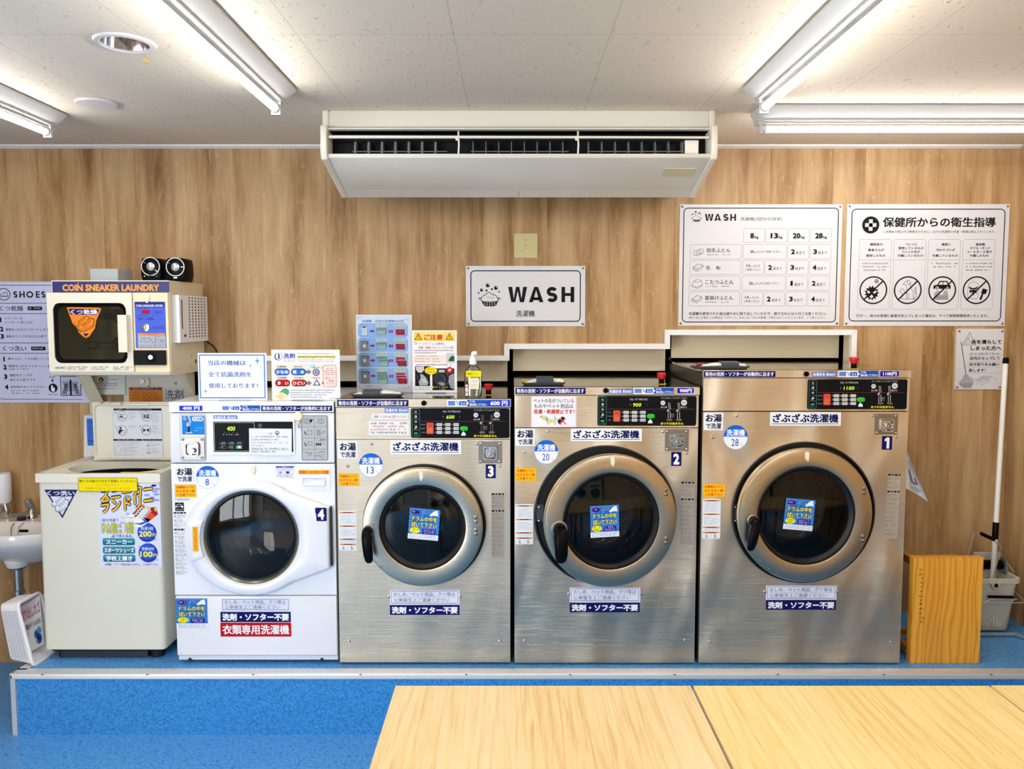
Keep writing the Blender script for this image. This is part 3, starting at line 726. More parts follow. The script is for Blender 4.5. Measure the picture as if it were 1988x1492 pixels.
def lbl_kg(par, Y, x, y, r, kg):
    g = G(Y, x, y); g.circ('#f2f4fa', x, y, r, 1, n=48); g.ring('#8cb4f0', x, y, r, .6, 2, 48)
    a0 = math.asin(.06); n = 24
    g.poly('#0f66e2', [(x + r * math.cos(math.pi + a0 * 1 + (math.pi - 2 * a0) * i / n), y + r * math.sin(math.pi + a0 + (math.pi - 2 * a0) * i / n)) for i in range(n + 1)], 2)
    g.text('#f4f8ff', '洗濯機', x - r * .76, y - r * .66, x + r * .76, y - r * .10, .02)
    w = .18 if len(kg) == 1 else .31
    g.text('#1450b0', kg, x - r * w - r * .03, y + r * .12, x + r * w - r * .05, y + r * .72, .0)
    g.text('#7a9ee0', 'k', x + r * .44, y + r * .42, x + r * .52, y + r * .56, 0); g.text('#7a9ee0', 'g', x + r * .54, y + r * .6, x + r * .64, y + r * .8, 0)
    return lab(g.build('capacity_label', par), f'round blue and white label reading {kg} kg')
def lbl_caution(par, Y, x0, y0, x1, y1):
    g = sheet(Y, x0, y0, x1, y1, '#f4a800'); w, h = x1 - x0, y1 - y0
    g.rect('#ffc21a', x0 + .8, y0 + .8, x1 - .8, y1 - .8, 2)
    for i, t in enumerate(('洗濯物をドアに', 'はさまない様', 'ご注意下さい')): g.text('#dc4a10', t, x0 + w * .07, y0 + h * (.1 + .3 * i), x1 - w * .07, y0 + h * (.32 + .3 * i), .025)
    return lab(g.build('caution_label', par), 'yellow caution label with red lettering')
def lbl_warning(par, Y, x0, y0, x1, y1):
    g = sheet(Y, x0, y0, x1, y1); g.rrect('#eceff2', x0, y0, x1, y1, 2); w, h = x1 - x0, y1 - y0
    for a, t in ((.03, .16), (.37, .5), (.70, .12), (.83, .15)): g.rect('#ee8420', x0 + w * .05, y0 + h * a, x1 - w * .05, y0 + h * (a + .032), 2); g.rect('#5a2408', x0 + w * .25, y0 + h * (a + .006), x1 - w * .25, y0 + h * (a + .026), 3)
    i = 0
    for a0, a1 in ((.1, .32), (.45, .66), (.75, .8)):
        a = a0
        while a < a1: g.greek('#9aa0a8', x0 + w * .1, x1 - w * (.08 + .2 * (i % 3 == 2)), y0 + h * a, h * .017, i + int(x0)); a += .03; i += 1
    for k in (0, 1):
        xx = x0 + w * (.22 + .48 * k); g.line('#34383c', [(xx, y0 + h * .88), (xx, y0 + h * .94), (xx + w * .07, y0 + h * .91)], .8, 3); g.rect('#50555a', xx - w * .05, y0 + h * .955, xx + w * .12, y0 + h * .97, 3)
    g.rect('#b0b4b8', x0 + w * .495, y0 + h * .87, x0 + w * .505, y0 + h * .98, 2)
    return lab(g.build('warning_sheet', par), 'white warning sheet with orange headers')
def lbl_list(par, Y, x0, y0, x1, y1, bg='#a49b90', rot=0, name='instruction_strip'):
    g = G(Y, (x0 + x1) / 2, (y0 + y1) / 2, rot); w, h = x1 - x0, y1 - y0
    if bg: g.rect(bg, x0, y0, x1, y1)
    for a in (.0, .26): 
        g.rect('#15151a', x0 + w * .02, y0 + h * a, x1 - w * .02, y0 + h * (a + .025), 2)
        for k in (.25, .45, .75): g.rect('#d8d8d8', x0 + w * k, y0 + h * (a + .006), x0 + w * (k + .08), y0 + h * (a + .019), 3)
    a, i = .05, 0
    while a < .97:
        if .22 < a < .31: a = .31
        g.ring('#58524c', x0 + w * .12, y0 + h * (a + .012), w * .07, w * .025, 2, 10)
        g.greek('#3f3b38', x0 + w * .24, x1 - w * (.08 + .2 * (i % 2)), y0 + h * a, h * .014, i + int(y0)); g.greek('#6a645e', x0 + w * .08, x1 - w * .06, y0 + h * (a + .024), h * .010, i + 7); g.greek('#6a645e', x0 + w * .08, x1 - w * .3, y0 + h * (a + .04), h * .010, i + 17)
        a += .068; i += 1
    return lab(g.build(name, par), 'narrow strip of fine print with black headers')
def lbl_diaper(par, Y, x0, y0, x1, y1):
    g = sheet(Y, x0, y0, x1, y1, '#e9ebf4'); w, h = x1 - x0, y1 - y0
    g.frame('#6674b8', x0 + w * .02, y0 + h * .06, x1 - w * .02, y1 - h * .08, .4, .9, 2)
    g.text('#4a5296', 'おしめ、ペット用品、クツ等は', x0 + w * .055, y0 + h * .14, x1 - w * .06, y0 + h * .44, .0); g.text('#4a5296', '公衆衛生上ご遠慮ください', x0 + w * .055, y0 + h * .55, x1 - w * .14, y0 + h * .83, .0)
    for a in (.49, .88): g.rect('#8890c0', x0 + w * .05, y0 + h * a, x1 - w * .06, y0 + h * (a + .02), 2)
    return lab(g.build('no_diapers_label', par), 'framed white label with two lines of thin blue lettering')
def lbl_nosoap(par, Y, x0, y0, x1, y1, bg=NAVY):
    g = sheet(Y, x0, y0, x1, y1, bg); w, h = x1 - x0, y1 - y0
    g.text('#f6f7fc', '洗剤・ソフター不要', x0 + w * .025, y0 + h * .15, x1 - w * .025, y1 - h * .13, .045); return lab(g.build('no_detergent_label', par), 'navy label with bold white lettering')
def lbl_number(par, Y, n, x0, y0, x1, y1, M=None):
    g = sheet(Y, x0, y0, x1, y1); g.M = M; g.rrect(NAVY, x0, y0, x1, y1, 1.2); w, h = x1 - x0, y1 - y0
    a = .2
    if n == '1': block(g, '#f6f7fc', '1', x0 + w * .26, x0 + w * .76, y0 + h * .1, y1 - h * .09, w * .26, 3)
    else: g.text('#f6f7fc', n, x0 + w * a, y0 + h * .1, x1 - w * a, y1 - h * .1, .05)
    return lab(g.build('number_label', par), f'navy label with a white number {n}')
def lbl_wipe(par, Y, cx, cy, w, h, rot=0, M=None, name='wipe_drum_label'):
    g = G(Y, cx, cy, rot); g.M = M; x0, y0, x1, y1 = cx - w / 2, cy - h / 2, cx + w / 2, cy + h / 2; yb = y0 + h * .83
    g.rect('#f0f2f6', x0, y0, x1, y1); g.rect('#1474cc', x0, y0, x1, yb, 2)
    nx = 15; st = w / nx
    for i in range(nx):
        for j in range(int(h * .83 / st)):
            X, Y_ = x0 + (i + .25 + .5 * (j % 2)) * st, y0 + (j + .5) * st
            if X + st * .2 < x1 and Y_ + st * .2 < yb and (i < 2 or i > 12 or j < 1 or j > 8 or (5 < i < 7)): g.circ('#bfe4fb', X, Y_, st * .19, 3, n=6)
    g.circ('#7a5ab8', x0 + w * .2, y0 + h * .13, w * .16, 3, h * .085); g.circ('#2c1a78', x0 + w * .2, y0 + h * .13, w * .14, 4, h * .065)
    g.greek('#e8d8f8', x0 + w * .1, x0 + w * .3, y0 + h * .1, h * .05, 3, 5)
    g.greek('#d8a830', x0 + w * .42, x0 + w * .68, y0 + h * .07, h * .04, 4, 4); g.greek('#d8a830', x0 + w * .42, x0 + w * .66, y0 + h * .13, h * .04, 5, 4)
    g.poly('#f4f5f8', [(x0 + w * .66, y0 + h * .19), (x0 + w * .8, y0 + h * .06), (x0 + w * .92, y0 + h * .03), (x0 + w * .95, y0 + h * .2), (x0 + w * .8, y0 + h * .2), (x0 + w * .7, y0 + h * .23)], 4)
    for t, a0, a1, b0, b1 in (('ドラムの中を', .1, .92, .25, .41), ('拭いて下さい', .09, .92, .44, .61)):
        g.text('#141466', t, x0 + w * (a0 - .012), y0 + h * (b0 - .012), x0 + w * (a1 + .012), y0 + h * (b1 + .012), .085, 5); g.text('#f6e64a', t, x0 + w * a0, y0 + h * b0, x0 + w * a1, y0 + h * b1, .025, 7)
    n = 26; g.poly('#f4ee22', [(x0 + w * .22 + w * (.19 if i % 2 else .155) * math.cos(2 * math.pi * i / n), y0 + h * .72 + h * (.105 if i % 2 else .085) * math.sin(2 * math.pi * i / n)) for i in range(n)], 5)
    g.greek('#4a3c10', x0 + w * .11, x0 + w * .34, y0 + h * .665, h * .045, 6, 7); g.greek('#4a3c10', x0 + w * .13, x0 + w * .32, y0 + h * .735, h * .045, 7, 7)
    g.rrect('#2a1490', x0 + w * .46, y0 + h * .65, x0 + w * .9, y0 + h * .82, w * .03, 5)
    for k in range(3): g.greek('#e6dcff', x0 + w * .5, x0 + w * .86, y0 + h * (.672 + .048 * k), h * .034, k + 8, 7)
    for k in range(2): g.greek('#5aa0d8', x0 + w * .05, x1 - w * .05, y0 + h * (.86 + .05 * k), h * .032, k + 11, 5)
    g.greek('#b080b0', x0 + w * .05, x1 - w * .05, y0 + h * .96, h * .018, 14, 5)
    return lab(g.build(name, par), 'blue dotted label with yellow lettering')
def hook_tab(par, x, y, Y, M=None):
    b = MB(); b.M = M; m = mat('ivory_hook', '#e8e2cc', .4); s = mpp(Y)
    q = [(at(x + px, y, Y).x, at(x, y + py, Y).z) for px, py in rrect_pts(-4, -8.5, 4, 7, 3.6, 5)]
    b.prism(m, q, 'xz', Y, Y - .006, bev=.0015); b.prism(m, [(at(x - 2, y, Y).x, at(x, y + 5, Y).z), (at(x + 2, y, Y).x, at(x, y + 5, Y).z), (at(x + 1, y, Y).x, at(x, y + 9, Y).z), (at(x - 1, y, Y).x, at(x, y + 9, Y).z)], 'xz', Y - .001, Y - .012, bev=.001)
    return lab(b.build('adhesive_hook', par), 'small ivory stick-on hook')

# ---------------------------------------------------------------- coin control panel of the steel washers
PANEL = mat('control_panel_black', '#101115', .4, spec=.1)
LEDG = mat('green_digits', '#a4d420', .4, emit=.55)
def control_panel(par, Y, x0, y0, x1, y1, price):
    w, h = x1 - x0, y1 - y0; X = lambda a: x0 + w * a
    Z = lambda a: y0 + h * a
    g = sheet(Y - .003, x0, y0, x1, y1); g.slab(PANEL, x0, y0, x1, y1, .003, r=4)
    g.frame('#3c8c6c', X(.012), Z(.02), X(.092), Z(.985), 4, .7, 2)
    for k, a in enumerate((.06, .24, .42, .60, .8)):
        if k == 0: g.ring('#c8ccd0', X(.05), Z(a + .06), 2.2, .7, 2, 12)
        elif k == 1: g.circ('#c8ccd0', X(.05), Z(a + .04), 2.6, 2, n=12); g.circ('#101115', X(.045), Z(a + .035), 1.2, 3, n=10)
        elif k == 2:
            for j in range(3): g.rect('#c8ccd0', X(.04 + .009 * j), Z(a), X(.045 + .009 * j), Z(a + .06), 2)
        elif k == 3: g.circ('#c8ccd0', X(.053), Z(a + .03), 2.4, 2, n=12); g.line('#c8ccd0', [(X(.045), Z(a + .03)), (X(.04), Z(a + .1))], 1.2)
        else: g.rrect('#3f9c78', X(.032), Z(a + .01), X(.07), Z(a + .07), 1.6, 2)
        g.greek('#9aa0a4', X(.028), X(.078), Z(a + .11), h * .028, k, 2)
    g.text('#c6c8cc', '料金／終了時間の目安', X(.325), Z(.075), X(.505), Z(.145), .0)
    g.text('#c6c8cc', 'コインはゆっくり入れてください', X(.64), Z(.035), X(.905), Z(.095), .0)
    g.rect('#7c2e30', X(.1), Z(.435), X(.975), Z(.449), 2)
    g.circ('#b0b4b8', X(.33), Z(.29), .9, 2, n=8); g.ring('#70757a', X(.5), Z(.29), .9, .4, 2, 8)
    for k, a in enumerate((.55, .68, .81)): g.greek('#9aa0a4', X(.1), X(.148), Z(a - .02), h * .04, k + 3, 2)
    for k in range(9):
        cx, cy = (.25, .335, .42)[k % 3], (.55, .68, .81)[k // 3]; g.rect('#9aa0a4' if k != 1 else '#d8f060', X(cx - .0045), Z(cy - .02), X(cx + .0045), Z(cy + .02), 2)
    # coin slot legends
    for a, r, t in ((.66, 4.6, '100'), (.873, 5.8, '500')):
        g.circ('#d6d6d8', X(a), Z(.23 if a < .7 else .22), r, 2, n=20); g.text('#505560', t, X(a) - r * .55, Z(.225) - r * .35, X(a) + r * .55, Z(.225) + r * .35, .0)
    g.text('#d8d8da', '投入口', X(.638), Z(.345), X(.685), Z(.4), .01); g.poly('#d8d8da', [(X(.69), Z(.335)), (X(.702), Z(.37)), (X(.69), Z(.405))], 3)
    g.text('#d8d8da', '投入口', X(.855), Z(.345), X(.9), Z(.4), .01); g.poly('#d8d8da', [(X(.85), Z(.335)), (X(.838), Z(.37)), (X(.85), Z(.405))], 3)
    g.text('#b8bcc0', '返却', X(.74), Z(.6), X(.775), Z(.65), 0); g.text('#b8bcc0', 'ボタン', X(.74), Z(.67), X(.775), Z(.72), 0)
    g.text('#f2e21c', 'おつりは出ません', X(.64), Z(.88), X(.872), Z(.965), .03)
    g.poly('#f2f2ee', [(X(.512), Z(.915)), (X(.512), Z(.86)), (X(.527), Z(.8)), (X(.532), Z(.75)), (X(.538), Z(.8)), (X(.553), Z(.83)), (X(.558), Z(.915))], 4)
    pan = lab(g.build('control_panel', par), 'black coin control panel')
    YY = Y - .003
    g = sheet(YY, X(.352), Z(.215), X(.477), Z(.38)); g.rect('#060805', X(.352), Z(.215), X(.477), Z(.38)); n = len(price)
    g.text('', price, X(.36), Z(.235), X(.36 + .0275 * n + (.0 if n < 4 else .0)), Z(.355), .005, 3, shear=.15, m=LEDG); lab(g.build('price_display', pan), f'green digits reading {price}')
    for k in range(9):
        cx, cy = (.29, .375, .46)[k % 3], (.55, .68, .81)[k // 3]
        g = sheet(YY - .003, X(cx - .027), Z(cy - .048), X(cx + .027), Z(cy + .048)); g.slab(mat('button_grey', '#d2d2d2', .5), X(cx - .027), Z(cy - .048), X(cx + .027), Z(cy + .048), .003, .001)
        g.greek('#60656a', X(cx - .022), X(cx + .022), Z(cy - .015), h * .035, k, 1); g.build('button', pan)
    g = sheet(YY - .003, X(.16), Z(.49), X(.23), Z(.86)); g.slab(mat('stop_key_red', '#d8492c', .5), X(.16), Z(.49), X(.23), Z(.86), .003, r=1.5)
    g.greek('#8a1c14', X(.175), X(.215), Z(.56), h * .05, 1, 1)
    for k in range(3): g.greek('#f0b048', X(.172), X(.22), Z(.67 + .055 * k), h * .04, k + 2, 1)
    lab(g.build('notice_key', pan), 'orange-red key')
    c = at(X(.54), Z(.675), YY); b = MB(); s = mpp(YY)
    q = [(at(x, y0, YY).x, at(x0, y, YY).z) for x, y in rrect_pts(X(.5), Z(.6), X(.58), Z(.75), 4, 6)]
    b.prism(mat('start_green', '#0c9a1c', .35, emit=.25), q, 'xz', YY, YY - .005, bev=.0015); lab(b.build('start_button', pan), 'green start button')
    for xx in (.725, .82):
        b = MB(); c = lambda dx, dy: at(X(xx) + dx, Z(0) + dy * h, YY)
        def frm(pts, r): b.tube(SATIN, [p + Vector((0, -.0015, 0)) for p in pts], r, 6, closed=True)
        frm([c(-1.6, .22), c(1.2, .22), c(2.6, .45), c(-.5, .45)], .0014); frm([c(-2, .52), c(2, .52), c(2, .76), c(-2, .76)], .0014)
        b.prism(BLACK_M, [(p.x, p.z) for p in (c(-1, .24), c(.8, .24), c(1.8, .43), c(0, .43))], 'xz', YY, YY - .0006)
        b.ball(SATIN, c(-2.2, .5) + Vector((0, -.004, 0)), .0075, 12, 1, .6); b.obox(SATIN, c(0, .80) + Vector((0, -.003, 0)), (.011, 0, 0), (0, .003, 0), (0, 0, .003), .002)
        b.cyl(SATIN, c(0, .82), .004, -.006, 'y', 10); b.build('coin_slot', pan)
    return pan
def lock_plate(par, Y, x0, y0, x1, y1, sc=True):
    g = sheet(Y - .004, x0, y0, x1, y1); g.slab(SATIN, x0, y0, x1, y1, .004, .001); pl = g.build('lock_plate', par)
    cx, cy = (x0 + x1) / 2, (y0 + y1) / 2 + (y1 - y0) * .02; w = x1 - x0
    YY = Y - .004; b = MB()
    def P(r, y, rr): return [Vector((p[0], y, p[1])) for p in rrect_pts(at(cx, cy, YY).x - r, at(cx, cy, YY).z - r, at(cx, cy, YY).x + r, at(cx, cy, YY).z + r, rr, 4)]
    R = w * .3 * mpp(YY)
    b.grid(CHROME, [P(R, YY, R * .35), P(R * .96, YY - .012, R * .35), P(R * .82, YY - .012, R * .3), P(R * .66, YY - .003, R * .25), P(1e-4, YY - .003, 1e-5)], closed=True); b.build('lock_housing', pl)
    c = at(cx + w * .06, cy + w * .05, YY); b = MB(); r = R * .42
    b.lathe(CHROME, [(r, 0), (r, -.02), (r * .85, -.024), (r * .62, -.024), (r * .6, -.022), (1e-5, -.022)], c, 'y', 20)
    b.box(BLACK_M, c.x - r * .1, c.x + r * .1, c.y - .0235, c.y - .022, c.z - r * .45, c.z + r * .35); b.build('key_cylinder', pl)
    if sc:
        for dx in (.09, .91):
            for dy in (.09, .91): screw(pl, x0 + (x1 - x0) * dx, y0 + (y1 - y0) * dy, YY, .0055)
    return pl
def mushroom(par, zt, x, ytop, ybase):
    """red emergency button; centre column x, rows of cap top and base in the photograph."""
    Y = min(at_z(x, ybase, zt).y, YF + .2); ybase = CY + F * math.tan(math.atan((EYE - zt) / Y) - PITCH)
    p, q = at(x, ybase, Y), at(x, ytop, Y); h = q.z - p.z; c = (p.x, Y, p.z); r = .019
    b = MB(); b.lathe(mat('yellow_ring', '#c8a82c', .4), [(1e-5, 0), (r * 1.15, 0), (r * 1.15, .002), (1e-5, .002)], c, 'z', 24)
    b.lathe(BLACK, [(r * .62, .002), (r * .62, h * .42), (r * .8, h * .46), (1e-5, h * .46)], c, 'z', 24); o = lab(b.build('emergency_button', par), 'red mushroom button on a black collar')
    b = MB(); b.lathe(RED_PL, [(1e-5, h * .44), (r * .72, h * .44), (r * .78, h * .55), (r, h * .72), (r * 1.02, h * .95), (r * .9, h), (1e-5, h * 1.0)], c, 'z', 28); lab(b.build('button_cap', o), 'red cap'); return o

# ---------------------------------------------------------------- stainless washers
DRUM = mat('drum_steel', '#3f3a34', .25, 1.); DRUM_D = mat('drum_brown_steel', '#6a5d50', .35, .8)
WGLASS = glass('door_glass', '#e6e2da', .01)
def steel_washer(D):
    Y = YF; n = D['n']
    xl, xr = D['x']; s0, s1 = D['strip']; b0, b1 = D['band']; m0, m1 = D['main']
    X0, X1 = at(xl, 1000, Y).x, at(xr, 1000, Y).x
    zt = at(994, s0, Y).z; zb = at(994, m1, Y).z
    root = empty('coin_washer', ((X0 + X1) / 2, Y + .43, PZ)); tag(root, D['label'], 'washing machine', 'front-loading coin washers')
    yb = 4.02; SIDE = D['steel']
    b = MB(); t = .004
    b.box(mat('machine_side_dark', '#45433f', .4, .8), X0, X0 + t, Y + .02, yb, zb, zt - .012); b.build('side_panel', root)
    b = MB(); b.box(mat('machine_side_dark', '#45433f', .4, .8), X1 - t, X1, Y + .02, yb, zb, zt - .012); b.build('side_panel', root)
    b = MB(); b.box(BLACK_M, X0 + t, X1 - t, yb - .01, yb, zb, zt - .012); b.build('back_panel', root)
    b = MB(); b.box(BLACK_M, X0 + t, X1 - t, Y + .03, yb - .01, zb, zb + .01); b.build('base_plate', root)
    b = MB(); b.box(STEEL_T, X0 - .001, X1 + .001, Y + .002, yb, zt - .010, zt, .0015); b.build('top_panel', root)
    # top strip, fascia band, front panel
    zs = at(994, s1, Y).z; zb0, zb1 = at(994, b0, Y).z, at(994, b1, Y).z; zm = at(994, m0, Y).z
    b = MB(); b.box(SIDE, X0, X1 + .002, Y - .004, Y + .02, zs, zt, .003); b.build('top_strip', root)
    b = MB(); b.box(SIDE, X0 + .001, X1 - .001, Y - .001, Y + .02, zb1, zb0, .003); fas = b.build('fascia', root)
    gx, gy, gr = D['gasket']; gc = at(gx, gy, Y); GR = gr * mpp(Y, gy)
    b = MB(); b.holed(SIDE, X0 + .001, X1 - .001, zb, zm, Y, circ_inner(gc.x, gc.z, GR), 96, back=Y + .022); b.build('front_panel', root)
    b = MB(); b.box(BLACK_M, X0 + t, X1 - t, Y + .006, Y + .02, zs - .012, zs); b.build('seam', root)
    for x in (X0 + .06, X1 - .06):
        for y in (Y + .06, yb - .08):
            b = MB(); b.lathe(SATIN, [(1e-5, 0), (.024, 0), (.024, .006), (.012, .012), (.012, zb - PZ + .002)], (x, y, PZ), 'z', 20); b.build('foot', root)
    # gasket, drum
    b = MB(); b.lathe(RUBBER, [(GR, .0), (GR + .001, -.003), (GR - .006, -.004), (GR - .01, .012), (GR * .62, .014), (GR * .60, .05)], gc, 'y', 72); b.build('door_gasket', root)
    rd = GR * .98
    b = MB(); pr = [(GR * .60, .05), (GR * .62, .08), (rd, .09)]
    for k in range(9): pr += [(rd, .1 + .045 * k), (rd - .006, .115 + .045 * k)]
    pr += [(rd, .5), (rd * .5, .53), (1e-4, .53)]
    b.lathe(DRUM, pr, gc, 'y', 64)
    for a in (20, 140, 260):
        a = math.radians(a); u = Vector((math.cos(a), 0, math.sin(a))); v = Vector((-math.sin(a), 0, math.cos(a)))
        b.obox(DRUM, gc + Vector((0, .3, 0)) + u * (rd - .03), v * .025, Vector((0, .18, 0)), u * .03, .012)
    b.lathe(DRUM, [(1e-4, .512), (.05, .512), (.055, .53)], gc, 'y', 24); b.build('drum', root)
    # door
    dx, dy, dr = D['door']; wr, gl = D['win']
    Yd = Y - .045; dc = at(dx, dy, Yd); R = dr * mpp(Yd, dy); W = wr * mpp(Yd, dy); GLR = gl * mpp(Yd, dy)
    M = None
    if D.get('ajar'):
        pv = Vector((dc.x + R, Y, 0)); M = Matrix.Translation(pv) @ Matrix.Rotation(math.radians(D['ajar']), 4, 'Z') @ Matrix.Translation(-pv)
    c = Vector((dc.x, Yd, dc.z))
    b = MB(); b.M = M
    b.lathe(STEEL_D, [(R - .004, .040), (R, .036), (R + .001, .010), (R - .003, .003), (R - .012, .0), (W + .007, -.001), (W + .002, .001), (W, .008), (W - .004, .05)], c, 'y', 96)
    door = b.build('door', root); WLOC[door] = M @ WLOC[door] if False else WLOC[door]
    b = MB(); b.M = M
    b.lathe(RUBBER, [(W - .001, .012), (W - .006, .009), (GLR + .01, .016), (GLR, .03), (GLR - .002, .06)], c, 'y', 72); b.build('window_seal', door)
    b = MB(); b.M = M
    o = [(GLR, .03), (GLR * .97, .10), (GLR * .9, .135), (GLR * .72, .155), (GLR * .4, .163), (1e-4, .165)]
    b.lathe(WGLASS, o, c, 'y', 64); b.build('window_glass', door, angle=60)
    b = MB(); b.M = M; b.lathe(WGLASS, [(GLR + .004, .022), (GLR * .6, .012), (1e-4, .010)], c, 'y', 64); b.build('window_cover', door, angle=60)
    if n == '3':
        b = MB(); b.M = M; q = at(843, 977, Yd); b.lathe(mat('drum_hub', '#a58f80', .3, .6), [(1e-4, -.004), (.006, -.004), (.008, 0), (.03, -.002), (.034, .004)], (q.x, Yd + .2, q.z), 'y', 32); lab(b.build('suction_disc', door), 'pinkish round disc behind the glass')
    # handle
    hx, hy, hx2, hy2, hw = D['handle']
    p, q = at(hx, hy, Yd), at(hx2, hy2, Yd - .03)
    b = MB(); b.M = M; ax = (q - p); L = ax.length; axn = ax.normalized(); sx = Vector((axn.z, 0, -axn.x)).normalized()
    rows = []
    for t, ww, yo in ((-.16, .25, -.012), (-.13, .62, -.022), (-.05, .9, -.036), (.1, 1., -.046), (.4, 1., -.052), (.75, .95, -.05), (.95, .8, -.046), (1.03, .5, -.044), (1.05, .1, -.044)):
        ct = p + ax * t; ct.y = Yd + yo; r = hw * ww
        rows.append([ct + sx * (r * math.cos(a)) + Vector((0, r * .55 * math.sin(a), 0)) for a in [2 * math.pi * i / 14 for i in range(14)]])
    b.grid(BLACK, rows, closed=True); b.cyl(BLACK, p + Vector((0, .0, 0)), hw * .95, -.03, 'y', 20); b.build('handle', door)
    b = MB(); b.M = M; b.lathe(SATIN, [(hw * 1.25, 0), (hw * 1.25, -.004), (hw, -.006)], (p.x, Yd, p.z), 'y', 24); b.build('handle_plate', door)
    for x, y in D['bolts']: screw(door, x, y, Yd, .0085, SATIN, 'hinge_bolt', M)
    for x, y in D['pins']: screw(door, x, y, Yd, .0035, SATIN, 'screw', M)
    hook_tab(door, D['tab'][0], D['tab'][1], Yd, M)
    sx_, sy_, sw, sh, sr = D['wipe']; lbl_wipe(door, Yd + .006, sx_, sy_, sw, sh, sr, M)
    if D.get('latch'):
        lx, ly = D['latch']; q = at(lx, ly, Y); b = MB(); b.box(mat('latch_grey', '#55565a', .4, .5), q.x - .018, q.x + .016, Y + .004, Y + .013, q.z - .036, q.z + .036, .004)
        b.build('door_latch', root)
        for dy in (-12, 14): screw(root, lx - 1, ly + dy, Y + .004, .006)
    # labels on the strip, band and front
    Ys = Y - .0042
    lbl_soap_banner(root, Ys, *D['banner'])
    x, y = D['knob']; b = MB(); b.lathe(BLACK, [(.0105, 0), (.0105, -.006), (.009, -.008), (.006, -.008), (.005, -.006), (1e-4, -.006)], at(x, y, Ys), 'y', 24); b.build('strip_lock', root)
    lbl_door_hint(root, Ys, *D['hint']); lbl_price(root, Ys, *D['price'])
    Yb = Y - .0012
    lbl_minutes(root, Ys if D['mins'][1] < b0 else Yb, *D['mins'])
    control_panel(root, Y - .001, *D['panel'], D['amount'])
    lbl_hot(root, Y - .0004, *D['hot']); lbl_zabu(root, Y - .0004, *D['zabu']); lbl_kg(root, Y - .0004, *D['kg'])
    lbl_caution(root, Y - .0004, *D['caution']); lbl_warning(root, Y - .0004, *D['warn']); lbl_list(root, Y - .0004, *D['list'])
    lbl_diaper(root, Y - .0004, *D['diaper']); lbl_nosoap(root, Y - .0004, *D['nosoap']); lbl_number(root, Y - .0004, n, *D['num'])
    lock_plate(root, Y, *D['lock'])
    for x, y in D['screws']: screw(root, x, y, Y, .0065)
    mushroom(root, zt, *D['estop'])
    return root
W3 = steel_washer(dict(n='3', label='steel front-loading washer number 3 with a 600 yen price label, smallest of the steel washers', x=(655, 991), strip=(774, 789.5), band=(791, 852), main=(853, 1285), steel=STEEL_A,
    gasket=(824, 1018.5), gasket_r=0, door=(820, 1024, 117), win=(83.5, 72), handle=(715, 1029, 718, 1088, .0205), bolts=[(924, 1002), (924, 1011), (924, 1027), (924, 1035)], pins=[(741, 1098), (760, 1113), (725, 1017)], tab=(818, 923),
    wipe=(823, 1017, 59, 60, 5), banner=(654.5, 776, 793, 788.6), knob=(823, 782), hint=(868, 776, 907, 946, 788.6), price=('600 円', 946, 776, 990.5, 788.6), mins=(747, 792, 793, 800.5), panel=(797.5, 792, 989, 850), amount='600',
    hot=(656, 856, 694, 890), zabu=(758, 854.5, 895, 881), kg=(720, 902.5, 23, '13'), caution=(657, 919, 697, 943), warn=(658, 991, 692, 1068), list=(954, 957, 979, 1082), diaper=(757, 1145, 892, 1173), nosoap=(757, 1174, 892, 1193), num=(943, 901, 962.5, 928),
    lock=(929, 857, 974, 899), screws=[(721, 861), (925, 861), (675, 904), (970, 904), (755, 1157), (893.5, 1157), (678, 1243), (970, 1243)], estop=(948.5, 745, 766)) | {'gasket': (824, 1018.5, 119.5)})
W2 = steel_washer(dict(n='2', label='steel front-loading washer number 2 with its door ajar and a pet notice by its panel', x=(998.5, 1353), strip=(751, 766), band=(767.5, 829), main=(830.5, 1286), steel=STEEL_B,
    gasket=(1175, 1001, 138), door=(1182, 1008, 130), win=(94, 84), ajar=6.5, handle=(1080, 1019, 1081, 1080, .027), bolts=[(1290, 949), (1290, 958), (1290, 1043), (1290, 1051.5)], pins=[(1098, 1103), (1115, 1119), (1079, 1009)], tab=(1184, 892),
    wipe=(1169, 1007, 56, 61, -1.5), banner=(1000.5, 752.5, 1137, 764.5), knob=(1176, 757.5), hint=(1230, 752.5, 1269, 1308, 764), price=('900円', 1315, 753, 1347, 763, 2.2), mins=(1181.5, 755, 1228, 764), panel=(1160, 768.5, 1352, 826), amount='900',
    hot=(1000.5, 831.5, 1038, 865), zabu=(1108, 831.5, 1246, 856), kg=(1060.5, 877, 23, '20'), caution=(1000.5, 908, 1041, 933), warn=(1000.5, 978, 1035, 1056), list=(1321, 935, 1347, 1059), diaper=(1106, 1140, 1243, 1168.5), nosoap=(1106, 1169.5, 1242, 1188), num=(1303, 877, 1323, 904),
    lock=(1291, 833, 1337, 875), screws=[(1064, 836), (1018, 877), (1287, 837), (1333, 879), (1104, 1152), (1244, 1152), (1018, 1242), (1329, 1242)], latch=(1048, 996), estop=(1284, 723, 745)))
